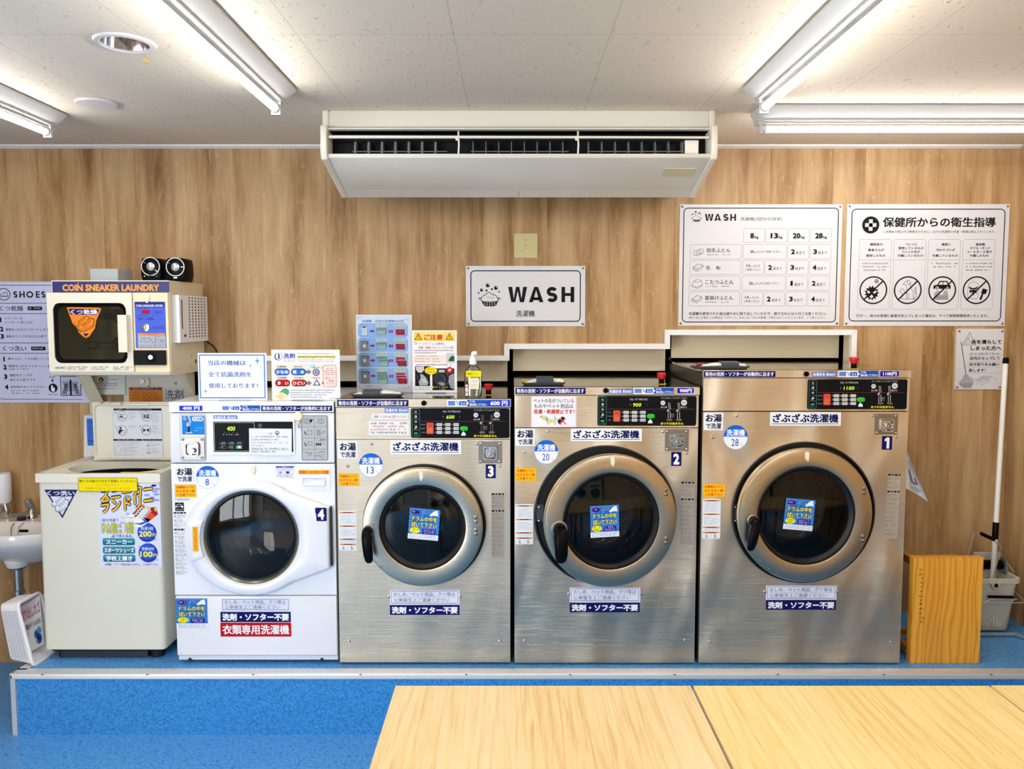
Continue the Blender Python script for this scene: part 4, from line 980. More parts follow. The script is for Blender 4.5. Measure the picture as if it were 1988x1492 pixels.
W1 = steel_washer(dict(n='1', label='largest steel front-loading washer, number 1, with an 1100 yen price label', x=(1360.5, 1757), strip=(718, 732.5), band=(734, 797), main=(799, 1286), steel=STEEL_C,
    gasket=(1559.5, 994.5, 138.5), door=(1563, 1000, 131.5), win=(96, 85), ajar=2.0, handle=(1458, 1007, 1450, 1062, .019), bolts=[(1676, 947), (1676, 956), (1674, 1040), (1674, 1048)], pins=[(1472, 1085), (1490, 1102), (1457, 995)], tab=(1564, 884),
    wipe=(1549, 997, 58, 60, 5), banner=(1366.5, 720, 1505.5, 731.5), knob=(1565, 725.5), hint=(1627, 719.5, 1666, 1705, 731.5), price=('1100円', 1709, 720, 1745, 730.5, 2.2), mins=(1577, 722, 1623, 731), panel=(1568, 736, 1761, 794), amount='1100',
    hot=(1366, 800.5, 1404, 834.5), zabu=(1495, 799.5, 1632.5, 826), kg=(1428, 848.5, 23.5, '28'), caution=(1365, 939, 1407, 964), warn=(1363.5, 968, 1398.5, 1045), list=(1720.5, 920, 1745, 1044, '#b3a592', 1.2), diaper=(1487, 1136, 1624, 1163.5), nosoap=(1487, 1164.5, 1623, 1183), num=(1712, 846, 1732, 872.5),
    lock=(1698, 803.5, 1743, 843), screws=[(1430, 806), (1383, 848), (1695, 806), (1740, 848), (1485, 1148), (1625, 1148), (1378, 1245), (1730, 1246)], latch=(1429, 996), estop=(1657.5, 692.5, 715.5)))
# extra notices on the fascias
g = sheet(YF - .0014, 722, 803, 792, 814); g.rrect('#ecebea', 722, 803, 792, 814, 1); g.text('#503c3c', '洗剤・ソフターは', 726, 805.5, 758, 811.5, .0); g.text('#d06058', '自動で入ります', 760, 805.5, 789, 811.5, .0); lab(g.build('paper_notice', W3), 'small white notice')
g = sheet(YF - .0014, 716, 817, 794, 844); g.rrect('#ecebea', 716, 817, 794, 844, 1)
for k, c in enumerate(('#5a4a4a', '#c87068', '#c87068', '#5a4a4a')): g.greek(c, 720, 790 - 4 * (k == 1), 819.5 + 6 * k, 4.2, k + 30, 2)
lab(g.build('paper_notice', W3), 'white notice with lines of red and black print')
g = sheet(YF - .0014, 1031, 768.5, 1119, 829); g.rect('#f3d6e2', 1031, 768.5, 1119, 829); g.rect('#f0eef2', 1033, 770.5, 1117, 827, 2)
g.text('#2a1c1c', 'ペットの毛がついている', 1035.5, 773, 1114, 782, .012); g.text('#2a1c1c', 'ものやペット用品は', 1037, 783.5, 1113, 792.5, .012); g.text('#c4341c', '洗濯・乾燥禁止です！', 1036, 794, 1115, 803, .035)
g.poly('#d8d49a', [(1050, 808), (1057, 806), (1064, 809), (1066, 813), (1078, 813), (1080, 817), (1079, 824), (1076, 824), (1075, 820), (1067, 820), (1066, 824), (1062, 824), (1061, 817), (1055, 815), (1050, 812)], 3)
g.poly('#a8a89c', [(1060, 809), (1064, 811), (1063, 819), (1060, 817)], 4); g.circ('#2a1c1c', 1050.5, 808, 1.3, 4, n=8)
g.poly('#1c1a1c', [(1083, 815), (1089, 812), (1090, 807), (1092, 809), (1095, 809), (1096, 807), (1096, 813), (1091, 817), (1090, 823), (1086, 824), (1083, 819)], 3); g.line('#1c1a1c', [(1084, 815), (1078, 812), (1076, 808)], 1)
g.line('#e06050', [(1086, 811), (1099, 823)], 2.2, 4); g.line('#e06050', [(1098, 812), (1086, 823)], 2.2, 4)
lab(g.build('pet_notice', W2), 'pink-edged notice with a dog and a cat')

# ---------------------------------------------------------------- closing panels behind the openings
def infill(x0, x1, y0, y1, label, lift=.005):
    a, c = at(x0, 720, 3.83), at(x1, 720, 3.83); b = MB(); b.box(BEIGE_ST, a.x, c.x, 3.83, 3.85, at(994, y1, 3.83).z + lift, at(994, y0, 3.83).z, .004)
    b.box(BEIGE_ST, a.x, c.x, 3.83, 3.97, at(994, y1, 3.83).z + lift, at(994, y1, 3.83).z + lift + .012, .003)
    tag(b.build('closing_panel'), label, 'panel', 'beige closing panels')
infill(356, 985, 680, 746, 'long beige closing panel in the wall opening above washers 3 and 4')
infill(996, 1291, 655, 726, 'beige closing panel in the wall opening above washer 2')
infill(1303, 1627, 630, 701, 'beige closing panel in the wall opening above washer 1')

def ray_poly(P, cx, cz):
    def f(a):
        c, sn = math.cos(a), math.sin(a); best = 0
        for i in range(len(P)):
            (ax, az_), (bx, bz) = P[i], P[(i + 1) % len(P)]; ex, ez = bx - ax, bz - az_; d = c * ez - sn * ex
            if abs(d) < 1e-12: continue
            t = ((ax - cx) * ez - (az_ - cz) * ex) / d; u = ((ax - cx) * sn - (az_ - cz) * c) / d
            if t > 0 and -1e-6 <= u <= 1 + 1e-6: best = max(best, t)
        return cx + c * best, cz + sn * best
    return f

# ---------------------------------------------------------------- white washer number 4
Y = YF
X0, X1 = at(336, 1027, Y).x, at(651.5, 1027, Y).x
Z = lambda y, Yp=YF: at(994, y, Yp).z
W4 = empty('coin_washer', ((X0 + X1) / 2, Y + .35, PZ)); tag(W4, 'white front-loading washer number 4 with a 400 yen price label', 'washing machine', 'front-loading coin washers')
zt4 = Z(780); yb = 3.81
b = MB(); b.box(WHITE_EN, X0 + .003, X1 - .003, Y + .03, yb, PZ + .03, zt4 - .012)
bmesh.ops.delete(b.bm, geom=[f for f in b.bm.faces if all(abs(v.co.y - YF - .03) < 1e-4 for v in f.verts)], context='FACES_ONLY'); b.build('cabinet', W4)
b = MB(); b.box(WHITE_EN, X0, X1, Y, yb, Z(799.5), zt4, .014, 4); b.build('top_panel', W4)
b = MB(); b.prism(WHITE_EN, [(Y + .004, Z(801.5)), (Y - .003, Z(897)), (Y + .002, Z(898.5)), (Y + .06, Z(898.5)), (Y + .06, Z(801.5))], 'yz', X0, X1, bev=.003); b.build('control_housing', W4)
hc = at(490, 1040.5, Y); HR = 91.5 * mpp(Y, 1040)
b = MB(); b.holed(WHITE_EN, X0, X1, Z(1154), Z(900), Y, circ_inner(hc.x, hc.z, HR * .98), 80, back=Y + .05); b.build('front_panel', W4)
zk = Z(1283)
b = MB(); b.prism(WHITE_EN, [(Y + .001, Z(1156.5)), (Y, Z(1158)), (Y, Z(1271)), (Y + .012, Z(1275)), (Y + .012, zk), (Y + .06, zk), (Y + .06, Z(1156.5))], 'yz', X0 + .001, X1 - .001, bev=.004); b.build('kick_panel', W4)
for x in (369, 625): screw(W4, x, 1279, Y + .012, .007, mat('dark_screw', '#303236', .4, .5))
b = MB(); b.box(BLACK_M, X0 + .02, X1 - .02, Y + .05, yb - .02, PZ + .012, PZ + .035); b.build('base_plate', W4)
for x in (X0 + .07, X1 - .07):
    for y in (Y + .09, yb - .07): b = MB(); b.cyl(RUBBER, (x, y, PZ), .022, .016, 'z', 16); b.build('foot', W4)
# door
P = [(490 + (128 if math.cos(a) < 0 else 118) * math.cos(a), 1041 - 110 * math.sin(a)) for a in [math.radians(d) for d in range(52, 309, 4)]] + [(641.5, 1099), (641.5, 983)]
PW = [(at(x, 1041, Y).x, Z(y)) for x, y in P]; RP = ray_poly(PW, hc.x, hc.z)
an = sorted([2 * math.pi * i / 120 for i in range(120)] + [math.atan2(z - hc.z, x - hc.x) % (2 * math.pi) for x, z in PW[-2:]])
def row(t, yy, ofs=0.):
    o = []
    for a in an:
        x, z = RP(a); d = math.hypot(x - hc.x, z - hc.z); r = HR * 1.0 + (d - ofs - HR) * t; o.append(Vector((hc.x + math.cos(a) * r, yy, hc.z + math.sin(a) * r)))
    return o
b = MB(); b.grid(WHITE_EN, [row(1, Y - .001), row(1, Y - .024), row(1, Y - .030, .004), row(1, Y - .032, .010), row(.42, Y - .036), row(.18, Y - .034), row(.05, Y - .026), row(0, Y - .014), row(0, Y + .02)], closed=True)
door4 = b.build('door', W4, angle=50)
b = MB(); b.lathe(mat('window_rim_grey', '#6f7466', .25, .6), [(HR, -.016), (HR - .004, -.02), (HR - .010, -.014), (HR - .011, .02)], hc, 'y', 80)
b.lathe(RUBBER, [(HR - .011, -.012), (HR - .018, -.008), (HR - .022, .03)], hc, 'y', 80); b.build('window_rim', door4)
b = MB(); b.lathe(WGLASS, [(HR - .02, -.006), (HR * .85, .05), (HR * .75, .11), (HR * .55, .135), (1e-4, .14)], hc, 'y', 64); b.build('window_glass', door4, angle=60)
b = MB(); b.lathe(WGLASS, [(HR - .018, -.011), (HR * .6, -.02), (1e-4, -.024)], hc, 'y', 64); b.build('window_cover', door4, angle=60)
b = MB()
q = [(hc.x + (HR + .006) * math.cos(a), hc.z + (HR + .006) * math.sin(a)) for a in [math.radians(d) for d in range(158, 206, 4)]]
q2 = [(490 - 124 * math.cos(math.radians(d)), 1041 + 106 * math.sin(math.radians(d))) for d in range(24, -20, -4)]
b.prism(WHITE_EN, q + [(at(x, 1041, Y).x, Z(y)) for x, y in q2], 'xz', Y - .03, Y - .043, bev=.004); hd4 = b.build('door_handle', door4)
g = sheet(Y - .0435, 374, 1022, 385, 1070, '#fab218')
for k in range(8): g.rect('#c86410', 377.5, 1026 + 5.2 * k, 381.5, 1027 + 5.2 * k, 2); g.rect('#c86410', 377 + k % 3, 1028 + 5.2 * k, 382 - k % 2, 1029 + 5.2 * k, 2)
lab(g.build('handle_sticker', hd4), 'upright yellow sticker')
b = MB(); p0, p1 = at(641.5, 983, Y - .02), at(641.5, 1098, Y - .02)
for k in range(23): z0 = p1.z + (p0.z - p1.z) * k / 23; b.cyl(mat('hinge_dark', '#3a3231', .4, .6), (p0.x, Y - .012, z0), .005, (p0.z - p1.z) / 23 * .97, 'z', 10)
b.build('hinge', W4)
lbl_number(door4, Y - .034, '4', 612, 985, 634, 1011)
# drum
rd = HR * 1.0; b = MB(); pr = [(HR * .98, .03), (rd * .9, .06), (rd * 1.05, .09)]
for k in range(8): pr += [(rd * 1.05, .1 + .045 * k), (rd * 1.05 - .005, .12 + .045 * k)]
b.lathe(DRUM_D, pr + [(rd, .47), (rd * .6, .5), (1e-4, .5)], hc, 'y', 64)
for a in (-35, 85, 205):
    a = math.radians(a); u = Vector((math.cos(a), 0, math.sin(a))); v = Vector((-math.sin(a), 0, math.cos(a))); b.obox(DRUM, hc + Vector((0, .28, 0)) + u * (rd - .02), v * .03, Vector((0, .17, 0)), u * .035, .014)
b.build('drum', W4)
b = MB()
for k in range(40):
    a, q = 2.4 * k, rd * .085 * math.sqrt(k + 2.); b.cyl(BLACK_M, (hc.x + q * math.cos(a), .4985 + YF, hc.z + q * math.sin(a)), .0032, -.001, 'y', 6)
o = b.build('drum_holes', W4); o['kind'] = 'stuff'
# control housing details
Yc = Y - .003
lbl_price(W4, Y - .0006, '400 円', 348, 787, 393, 797); lbl_door_hint(W4, Y - .0006, 430, 786.5, 466, 505, 797); lbl_soap_banner(W4, Y - .0006, 507, 787, 645, 797.5)
lbl_minutes(W4, Yc, 414.5, 806, 460, 813.5)
g = sheet(Yc - .002, 349.5, 804, 398.5, 894); 
rec = MB(); gq = sheet(Yc - .0022, 349.5, 804, 398.5, 894); gq.frame('#c4c6cb', 349.5, 804, 398.5, 894, 1.5, 1.6, 1); gq.rect('#dfe1e6', 351, 805.5, 397, 892.5, 0); gq.rect('#f4f4f6', 351, 844, 397, 846.5, 1); rcs = gq.build('coin_recess', W4)
g = sheet(Yc - .0026, 353.5, 807, 397, 843, '#1484dc'); g.circ('#d8d8e4', 359, 812, 3.2, 2, n=16); g.rect('#c83c48', 356.5, 811, 361.5, 813, 3)
g.rrect('#f2f4f8', 373, 808.5, 395.5, 817, 4, 2); g.text('#1470c8', '洗濯機', 375, 809.8, 393.5, 815.8, .01)
g.line('#c8ccd2', [(367, 808), (370, 820)], 3); g.circ('#b8bcc4', 365.5, 823.5, 4.2, 3, n=14); g.line('#1c2430', [(367, 827), (366, 838)], 4); g.line('#c8ccd2', [(361, 840), (372, 839)], 3); g.greek('#9cd0f4', 378, 396, 829, 2.6, 3, 2); g.greek('#9cd0f4', 377, 390, 834, 2.6, 4, 2)
lab(g.build('coin_slot', rcs), 'blue coin slot plate')
lock_plate(rcs, Yc - .003, 350.5, 848.5, 396.5, 892, True)
g = sheet(Yc - .004, 410, 813, 572, 882); g.slab(WHITE_PL, 410, 813, 572, 882, .004, .002); g.rect('#111318', 414.5, 818, 569, 877, .5)
g.frame('#b8b8b0', 416, 819.5, 494.5, 875.5, .8, .8, 2)
g.rect('#050805', 439, 825.5, 464, 837.5, 2); g.text('', '400', 441, 827, 457, 836, .01, 4, shear=.12, m=LEDG)
for k in range(4): g.rect('#8a8f94', 435.5 + 8.2 * k, 838.5, 436.7 + 8.2 * k, 839.7, 2); g.greek('#c8ccd0', 431 + 8.5 * k, 438 + 8.5 * k, 842, 2.6, k, 2)
for r_ in range(2):
    for k in range(3):
        if r_ == 1 and k == 2: continue
        g.rect('#c8ccd0', 425.5 + 16 * k, 860 + 7.5 * r_, 426.5 + 16 * k, 861 + 7.5 * r_, 2); g.frame('#777c82', 428.5 + 16 * k, 857 + 7.5 * r_, 438 + 16 * k, 863.5 + 7.5 * r_, 1, .4, 2); g.greek('#b8bcc0', 429.5 + 16 * k, 437 + 16 * k, 858 + 7.5 * r_, 4, k + r_, 3)
g.line('#9094a0', [(505, 822), (502, 826), (504, 829), (508, 827), (507, 822)], 1); g.line('#9094a0', [(504, 824), (508, 825)], .9)
disp = lab(g.build('display_panel', W4), 'black display panel with green digits 400')
p = at(464.5, 867.5, Yc - .0045); b = MB(); b.box(mat('start_green', '#0c9a1c', .35, emit=.25), p.x - .012, p.x + .012, p.y - .004, p.y, p.z - .006, p.z + .006, .003); b.ball(mat('button_white', '#f0f4ee', .4), (p.x + .002, p.y - .004, p.z + .001), .006, 12, 1, .4); lab(b.build('start_button', disp), 'green start button')
g = sheet(Yc - .006, 484, 831, 567, 885); g.poly('#eceef2', [(484, 831), (567, 832), (566, 882), (560, 884.5), (540, 883), (520, 884), (500, 882.5), (483.5, 880)], 1)
g.text('#d03c44', 'ご注意', 519, 839, 529, 843, 0); g.ring('#3a2a44', 538.5, 840, 4, 1.3, 2, 16); g.circ('#3a2a44', 538.5, 841, 1.5, 2, n=8)
for k, c in enumerate(('#5c6068', '#5c6068', '#c08088', '#5c6068', '#40444c', '#40444c')): g.greek(c, 488, (558, 540, 560, 512, 562, 536)[k], 846 + 5.8 * k, 3, k + 60, 2)
g.rect('#40444c', 488, 872.6, 562, 873, 3); lab(g.build('paper_notice', W4), 'taped white paper notice')
c = at(579, 808, Yc); b = MB(); kr = mat('key_reel_ivory', '#efe6cf', .4); b.lathe(kr, [(.019, 0), (.019, -.006), (.016, -.010), (1e-4, -.011)], c, 'y', 28)
b.tube(kr, [at(580, 817, Yc - .004), at(580, 821, Yc - .004)], .003, 8); b.tube(mat('dark_wire', '#44403c', .4, .5), [at(580, 821, Yc - .004), at(579, 827, Yc - .004), at(581.5, 831, Yc - .004), at(583, 828, Yc - .004)], .0015, 6); lab(b.build('key_reel', W4), 'round ivory key reel with a hook')
g = sheet(Yc - .001, 585.5, 806, 636, 893); g.rrect('#b9bcbc', 585.5, 806, 636, 893, 2); g.frame('#50555a', 585.5, 806, 636, 893, 2, 1.1, 2)
for k in (1, 2, 3): g.rect('#6a6e72', 586, 806 + 21.7 * k, 635.5, 806.6 + 21.7 * k, 2)
g.rect('#6a6e72', 610.4, 807, 611, 892, 2)
IK = '#55595c'
for cx in (596, 623): g.frame(IK, cx - 6, 812, cx + 7, 822, 1, .6, 3); g.ring(IK, cx, 817, 3.6, .6, 3, 14); g.line(IK, [(cx, 817), (cx + 2, 815)], .7, 3)
g.poly('#1e2022', [(601, 816), (605, 813), (609, 814), (606, 817), (605, 820), (602, 819)], 4)
for y0, hh in ((835, 9), (857, 7)): g.frame(IK, 597, y0, 606, y0 + hh, .6, .6, 3); g.poly('#1e2022', [(590, y0 + 1), (592, y0 + 2), (595.5, y0 + 9), (593, y0 + 8.5)], 4)
for k in range(2):
    for j in range(3): g.frame(IK, 615 + 4 * k, 834 + 4 * j, 618.5 + 4 * k, 837.5 + 4 * j, .3, .5, 3)
g.line(IK, [(624, 842), (628, 837), (631, 836), (630, 841)], .8, 3)
for j in range(3): g.rect('#1e2022', 613 + 3.8 * j, 860, 616 + 3.8 * j, 864, 4); g.rect('#1e2022', 621.5 + 3.8 * j, 852.3, 624 + 3.8 * j, 854.2, 4)
g.line(IK, [(615, 853), (630, 861)], .6, 3); g.line(IK, [(590, 878), (597, 877), (597, 881)], .8, 3); g.line(IK, [(595, 887), (604, 876)], .6, 3); g.ring(IK, 603, 881, 2.5, .7, 3, 10)
g.line(IK, [(613, 877), (630, 886)], .6, 3); g.rect(IK, 619, 876, 626, 877, 3); g.line(IK, [(627, 876), (630, 880)], 1, 3); g.rect(IK, 611, 884, 620, 885, 3); g.line(IK, [(621, 885), (625, 889)], 1, 3)
lab(g.build('pictogram_panel', W4), 'grey panel with eight small pictograms')
# front labels
Yl = Y - .0004
lbl_hot(W4, Yl, 340, 905.5, 376, 936.5); lbl_kg(W4, Yl, 403, 926, 22, '8'); lbl_caution(W4, Yl, 339.5, 940, 381, 964.5)
g = sheet(Yl, 339, 966, 372, 971.5, '#dfe1e6'); g.greek('#9a9ea8', 340, 368, 967, 2, 1); g.greek('#9a9ea8', 340, 366, 969.3, 2, 2); g.build('small_print', W4)
g = sheet(Yl, 340, 975, 357, 991.5, '#101014'); g.ring('#e8eaee', 348, 985, 7.4, .9, 2, 20); g.rect('#101014', 340, 986, 357, 991.5, 3)
g.poly('#e8eaee', [(353 + (3.4 if i % 2 == 0 else 1.4) * math.sin(i * math.pi / 5), 982.5 - (3.4 if i % 2 == 0 else 1.4) * math.cos(i * math.pi / 5)) for i in range(10)], 4); g.line('#e8eaee', [(341.5, 984), (343.5, 982), (345, 984.5), (347, 981.5), (349, 983.5)], .8, 4); g.text('#d0d2d8', 'ENERGY STAR', 341.5, 987.6, 355.5, 989.8, 0, 4); lab(g.build('energy_label', W4), 'small black square logo label')
lbl_list(W4, Yl, 338.5, 993.5, 363.5, 1118, None)
hook_tab(W4, 416.5 + 76, 911, Y)
g = sheet(Yl, 535.5, 904.5, 571, 927.5, '#e4e6ee'); g.rect('#1c44cc', 535.5, 904.5, 571, 907.3, 2); g.greek('#f0f2f8', 546, 560, 905, 1.8, 4, 3)
for k, c in enumerate(('#c0788a', '#666a84', '#666a84', '#666a84', '#666a84')): g.greek(c, 537, 569 - 5 * (k == 3), (908.5, 911, 920.5, 922.7, 925)[k], 1.6, k, 2)
g.poly('#8aa0d0', [(541, 915), (548, 915), (546.5, 919), (542.5, 919)], 2); g.poly('#3424b4', [(555, 914.5), (562, 914.5), (561, 919), (556, 919)], 2); lab(g.build('usage_label', W4), 'small white notice with a blue header')
g = sheet(Y - .003, 577.5, 906, 641.5, 950.5); g.slab(WHITE_EN, 577.5, 906, 641.5, 950.5, .003, r=4); drw = g.build('drawer', W4)
cx0, cx1 = at(587, 935, Y).x, at(633, 935, Y).x
b = MB(); y0_ = Y - .0032
b.grid(WHITE_EN, [[Vector((x, y0_ - d, z)) for x, z in rrect_pts(cx0 + i, Z(942.5) + i, cx1 - i, Z(924) - i, .006, 4)] for i, d in ((0, 0), (.002, .005), (.004, .006), (.007, .002), (.009, .0005))] + [[Vector(((cx0 + cx1) / 2 + (x - (cx0 + cx1) / 2) * .01, y0_ - .0003, Z(933))) for x, z in rrect_pts(cx0, Z(942.5), cx1, Z(924), .006, 4)]], closed=True); b.build('drawer_pull', drw)
g = sheet(Y - .0034, 579.5, 912, 639, 920, '#f6a818'); g.text('#e0521c', '洗剤・ソフター不要', 581, 912.8, 637.5, 919.3, .015); lab(g.build('drawer_sticker', drw), 'orange sticker with red lettering')
lbl_wipe(W4, Yl, 372.5, 1190, 61, 58); lbl_diaper(W4, Yl, 429, 1161, 563, 1185.5); lbl_nosoap(W4, Yl, 428, 1187, 564.5, 1207)
g = sheet(Yl, 428, 1208, 565.5, 1235); g.rrect('#c0101c', 428, 1208, 565.5, 1235, 1.5); g.text('#f6f2f4', '衣類専用洗濯機', 432, 1212, 561.5, 1231, .025); lab(g.build('clothes_only_label', W4), 'red label with white lettering')

# ---------------------------------------------------------------- sneaker washer at the left
Y = 3.18
X0, X1 = at(78.5, 1090, Y).x, at(315.5, 1090, Y).x
zr, zr0, zb = at(994, 920.5, Y).z, at(994, 936, Y).z, at(994, 1261, Y).z
SW = empty('sneaker_washer', ((X0 + X1) / 2, Y + .26, PZ)); tag(SW, 'ivory top-loading shoe washer with its lid open and a sneaker poster', 'washing machine')
yb = 3.70
def outline(y0, y1, ins): return [(x, y) for x, y in rrect_pts(X0 + ins, y0 + ins, X1 - ins, y1 - ins, .02, 4)]
b = MB(); b.grid(IVORY, [[Vector((x, y, z)) for x, y in outline(Y, yb, i)] for i, z in ((.06, zb), (.003, zb), (0, zb + .003), (0, zr0))], closed=True); b.build('cabinet', SW)
b = MB(); hx, hy = (X0 + X1) / 2 + .01, Y + .16
IV2 = mat('ivory_rim', '#e9e3d0', .4)
b.holed(IV2, X0 - .002, X1 + .002, Y - .004, yb, zr, lambda a: (hx, hy) if a is None else (hx + .213 * math.cos(a), hy + .14 * math.sin(a)), 64, 'xy', back=zr0 + .001)
b.box(IV2, X0 - .0032, X1 + .0032, Y - .0052, Y + .012, zr0 + .001, zr + .004, .004); b.box(IV2, X0 - .003, X0 + .03, Y + .005, yb + .0005, zr - .002, zr + .004, .003); b.box(IV2, X1 - .03, X1 + .003, Y + .005, yb + .0005, zr - .002, zr + .004, .003)
b.build('top_rim', SW)
b = MB(); b.lathe(mat('wash_tub_dark', '#1d1c1c', .3, .5), [(.222, 0), (.21, -.3), (1e-4, -.32)], (hx, hy, zr0 + .0005), 'z', 48, 1, 1); 
bmesh.ops.scale(b.bm, vec=(1, .66, 1), space=Matrix.Translation((-hx, -hy, 0)), verts=b.bm.verts); b.build('wash_tub', SW)
b = MB(); b.box(BLACK_M, X0 + .02, X1 - .03, Y + .02, yb - .02, zb - .012, zb); b.build('base_gap', SW)
b = MB(); p0, p1 = at(122, 1268, Y + .04), at(289, 1268, Y + .04); b.box(mat('plinth_dark', '#262a36', .5), p0.x, p1.x, Y + .03, Y + .06, PZ + .004, zb - .01, .003); b.build('plinth', SW)
for x in (X0 + .06, X1 - .06):
    for y in (Y + .06, yb - .06): b = MB(); b.cyl(RUBBER, (x, y, PZ), .03, zb - PZ - .01, 'z', 18); b.build('foot', SW)
# lid, standing open
YL = 3.47; LX0, LX1 = at(181, 840, YL).x, at(342, 840, YL).x; z0, z1 = zr + .006, at(994, 780, YL).z
b = MB(); b.box(IVORY, LX0, LX1, YL, YL + .022, z0, z1, .008, 3); rim = []
for ins, d in ((0.004, 0), (.006, -.008), (.012, -.009), (.016, -.0005)): rim.append([Vector((x, YL + d, z)) for x, z in rrect_pts(LX0 + ins, z0 + ins, LX1 - ins, z1 - ins, .02, 4)])
b.grid(IVORY, rim, closed=True)
b.prism(IVORY, [(at(x, 785, YL).x, at(994, y, YL).z) for x, y in ((236, 782), (244, 787), (288, 787), (297, 782))], 'xz', YL - .012, YL, bev=.003); lid = b.build('lid', SW)
b = MB(); b.box(SATIN, at(212, 783, YL).x, at(238, 783, YL).x, YL - .014, YL - .006, at(994, 786, YL).z, at(994, 780, YL).z, .002); b.build('lid_latch', lid)
for x in (197, 334): screw(lid, x, 781.5, YL - .008, .006, mat('rubber_stop', '#b8a894', .6), 'bumper')
g = sheet(YL - .001, 218.5, 792.5, 316, 888); g.tf = (140, 770, 7.852)
g.rrect('#e0e4ec', 632, 178, 1378, 920, 30, 1); g.frame('#9aa0b0', 632, 178, 1378, 920, 30, 4, 2); g.rrect('#121418', 645, 176, 1376, 208, 14, 2); g.greek('#e0e2e6', 680, 800, 184, 16, 1, 3); g.greek('#c0c2c8', 830, 1225, 184, 16, 2, 3)
for n, x, y in (('1', 772, 296), ('2', 1140, 296), ('3', 764, 510), ('4', 1130, 505)):
    g.ring('#484c54', x, y, 76, 6, 2); g.text('#484c54', n, x - 104, y - 76, x - 84, y - 42, 0)
g.rect('#22262c', 730, 290, 785, 308, 3); g.rect('#707880', 715, 318, 825, 328, 3)
for k in range(3): g.rect('#40444c', 735 + 25 * k, 262, 750 + 25 * k, 276, 3)
g.rrect('#989ca4', 1090, 262, 1180, 330, 20, 3); g.poly('#22262c', [(1105, 275), (1118, 285), (1124, 315), (1108, 310)], 4); g.rect('#22262c', 1160, 265, 1182, 285, 4); g.rect('#22262c', 1150, 300, 1182, 325, 4)
g.circ('#121418', 742, 474, 16, 3); g.poly('#121418', [(722, 498), (760, 495), (778, 520), (752, 525), (735, 560), (710, 560), (712, 520)], 3); g.frame('#484c54', 770, 505, 815, 545, 4, 4, 3)
for s_ in (-1, 1): g.poly('#22262c', [(1130, 505), (1130 + s_ * 44, 478), (1130 + s_ * 44, 536)], 3); g.line('#606670', [(1130 + s_ * 52, 470), (1130 + s_ * 62, 505), (1130 + s_ * 52, 540)], 5, 3)
for x0_, y0_, k in ((865, 232, 6), (1225, 232, 9), (860, 432, 3), (1215, 432, 7)):
    for j in range(k): g.greek('#80868e', x0_, x0_ + 130 - 25 * (j % 3), y0_ + 19 * j, 11, j, 2)
g.rect('#121418', 625, 642, 1064, 668, 2); g.greek('#e0e2e6', 680, 985, 647, 15, 5, 3); g.rect('#121418', 1076, 642, 1365, 668, 2); g.greek('#e0a0a8', 1090, 1350, 647, 15, 6, 3)
for j in range(3): g.greek('#80868e', 660, 1035 - 40 * j, 685 + 21 * j, 10, j + 5, 2)
g.ring('#80868e', 690, 800, 48, 4, 2)
for j in range(5): g.greek('#80868e', 755, 1010 - 45 * (j % 3), 760 + 19 * j, 10, j + 9, 2)
for j in range(2): g.greek('#80868e', 645, 970 - 25 * j, 868 + 19 * j, 10, j + 3, 2)
for y_ in (735, 845): g.poly('#484c54', [(1155, y_ - 24), (1182, y_ + 20), (1128, y_ + 20)], 2); g.poly('#e0e4ec', [(1155, y_ - 13), (1172, y_ + 14), (1138, y_ + 14)], 3); g.greek('#60666e', 1120, 1290, y_ - 55, 11, int(y_), 2); g.greek('#80868e', 1195, 1340, y_ - 18, 10, 5, 2); g.greek('#80868e', 1195, 1300, y_ + 2, 10, 6, 2)
lab(g.build('instruction_sheet', lid), 'white instruction sheet with four round pictures')
# control box behind the lid
YB2 = 3.60; b = MB(); p0, p1 = at(163, 850, YB2), at(300, 850, YB2); b.prism(mat('control_box_white', '#eef0f2', .4), [(YB2 - .01, zr - .002), (YB2 + .09, zr - .002), (YB2 + .09, at(994, 806, YB2).z), (YB2 + .005, at(994, 806, YB2).z)], 'yz', p0.x, p1.x, bev=.003); cb = b.build('control_box', SW)
g = sheet(YB2 - .011, 169, 812, 230, 864.5, '#3f78e0'); 
for k in range(4): g.greek('#183070', 171, 184, 818 + 12 * k, 3, k, 2)
lab(g.build('control_face', cb), 'blue control face')
# front graphics
Yl = Y - .0006
g = G(Yl, 199, 1015); 
g.tf = (190, 900, 7.106)
g.rect('#dfe4f6', 12, 266, 868, 1425, 1)
for k in range(22):
    rr = random.Random(k); x, y = rr.uniform(60, 830), rr.uniform(285, 1380); 
    if not (60 < x < 560 and 1020 < y < 1360): g.circ('#b6bce4', x, y, rr.uniform(22, 52), 2, rr.uniform(10, 26), 14)
for x, y in ((690, 330), (780, 300), (830, 345), (800, 380), (690, 430), (760, 465), (820, 420), (590, 430), (700, 490), (820, 500), (420, 440)): g.circ('#9aa2dc', x, y, 42, 2, 17, 16)
for t, x0, y0, x1, y1, sl in (('スニーカー', 50, 345, 775, 520, -.13), ('ランドリー', 50, 500, 775, 690, -.13)):
    g.text('#141a5a', t, x0 - 8, y0 - 6, x1 + 10, y1 + 8, .10, 5, slope=sl); g.text('#f8c41c', t, x0, y0, x1, y1, .022, 8, slope=sl)
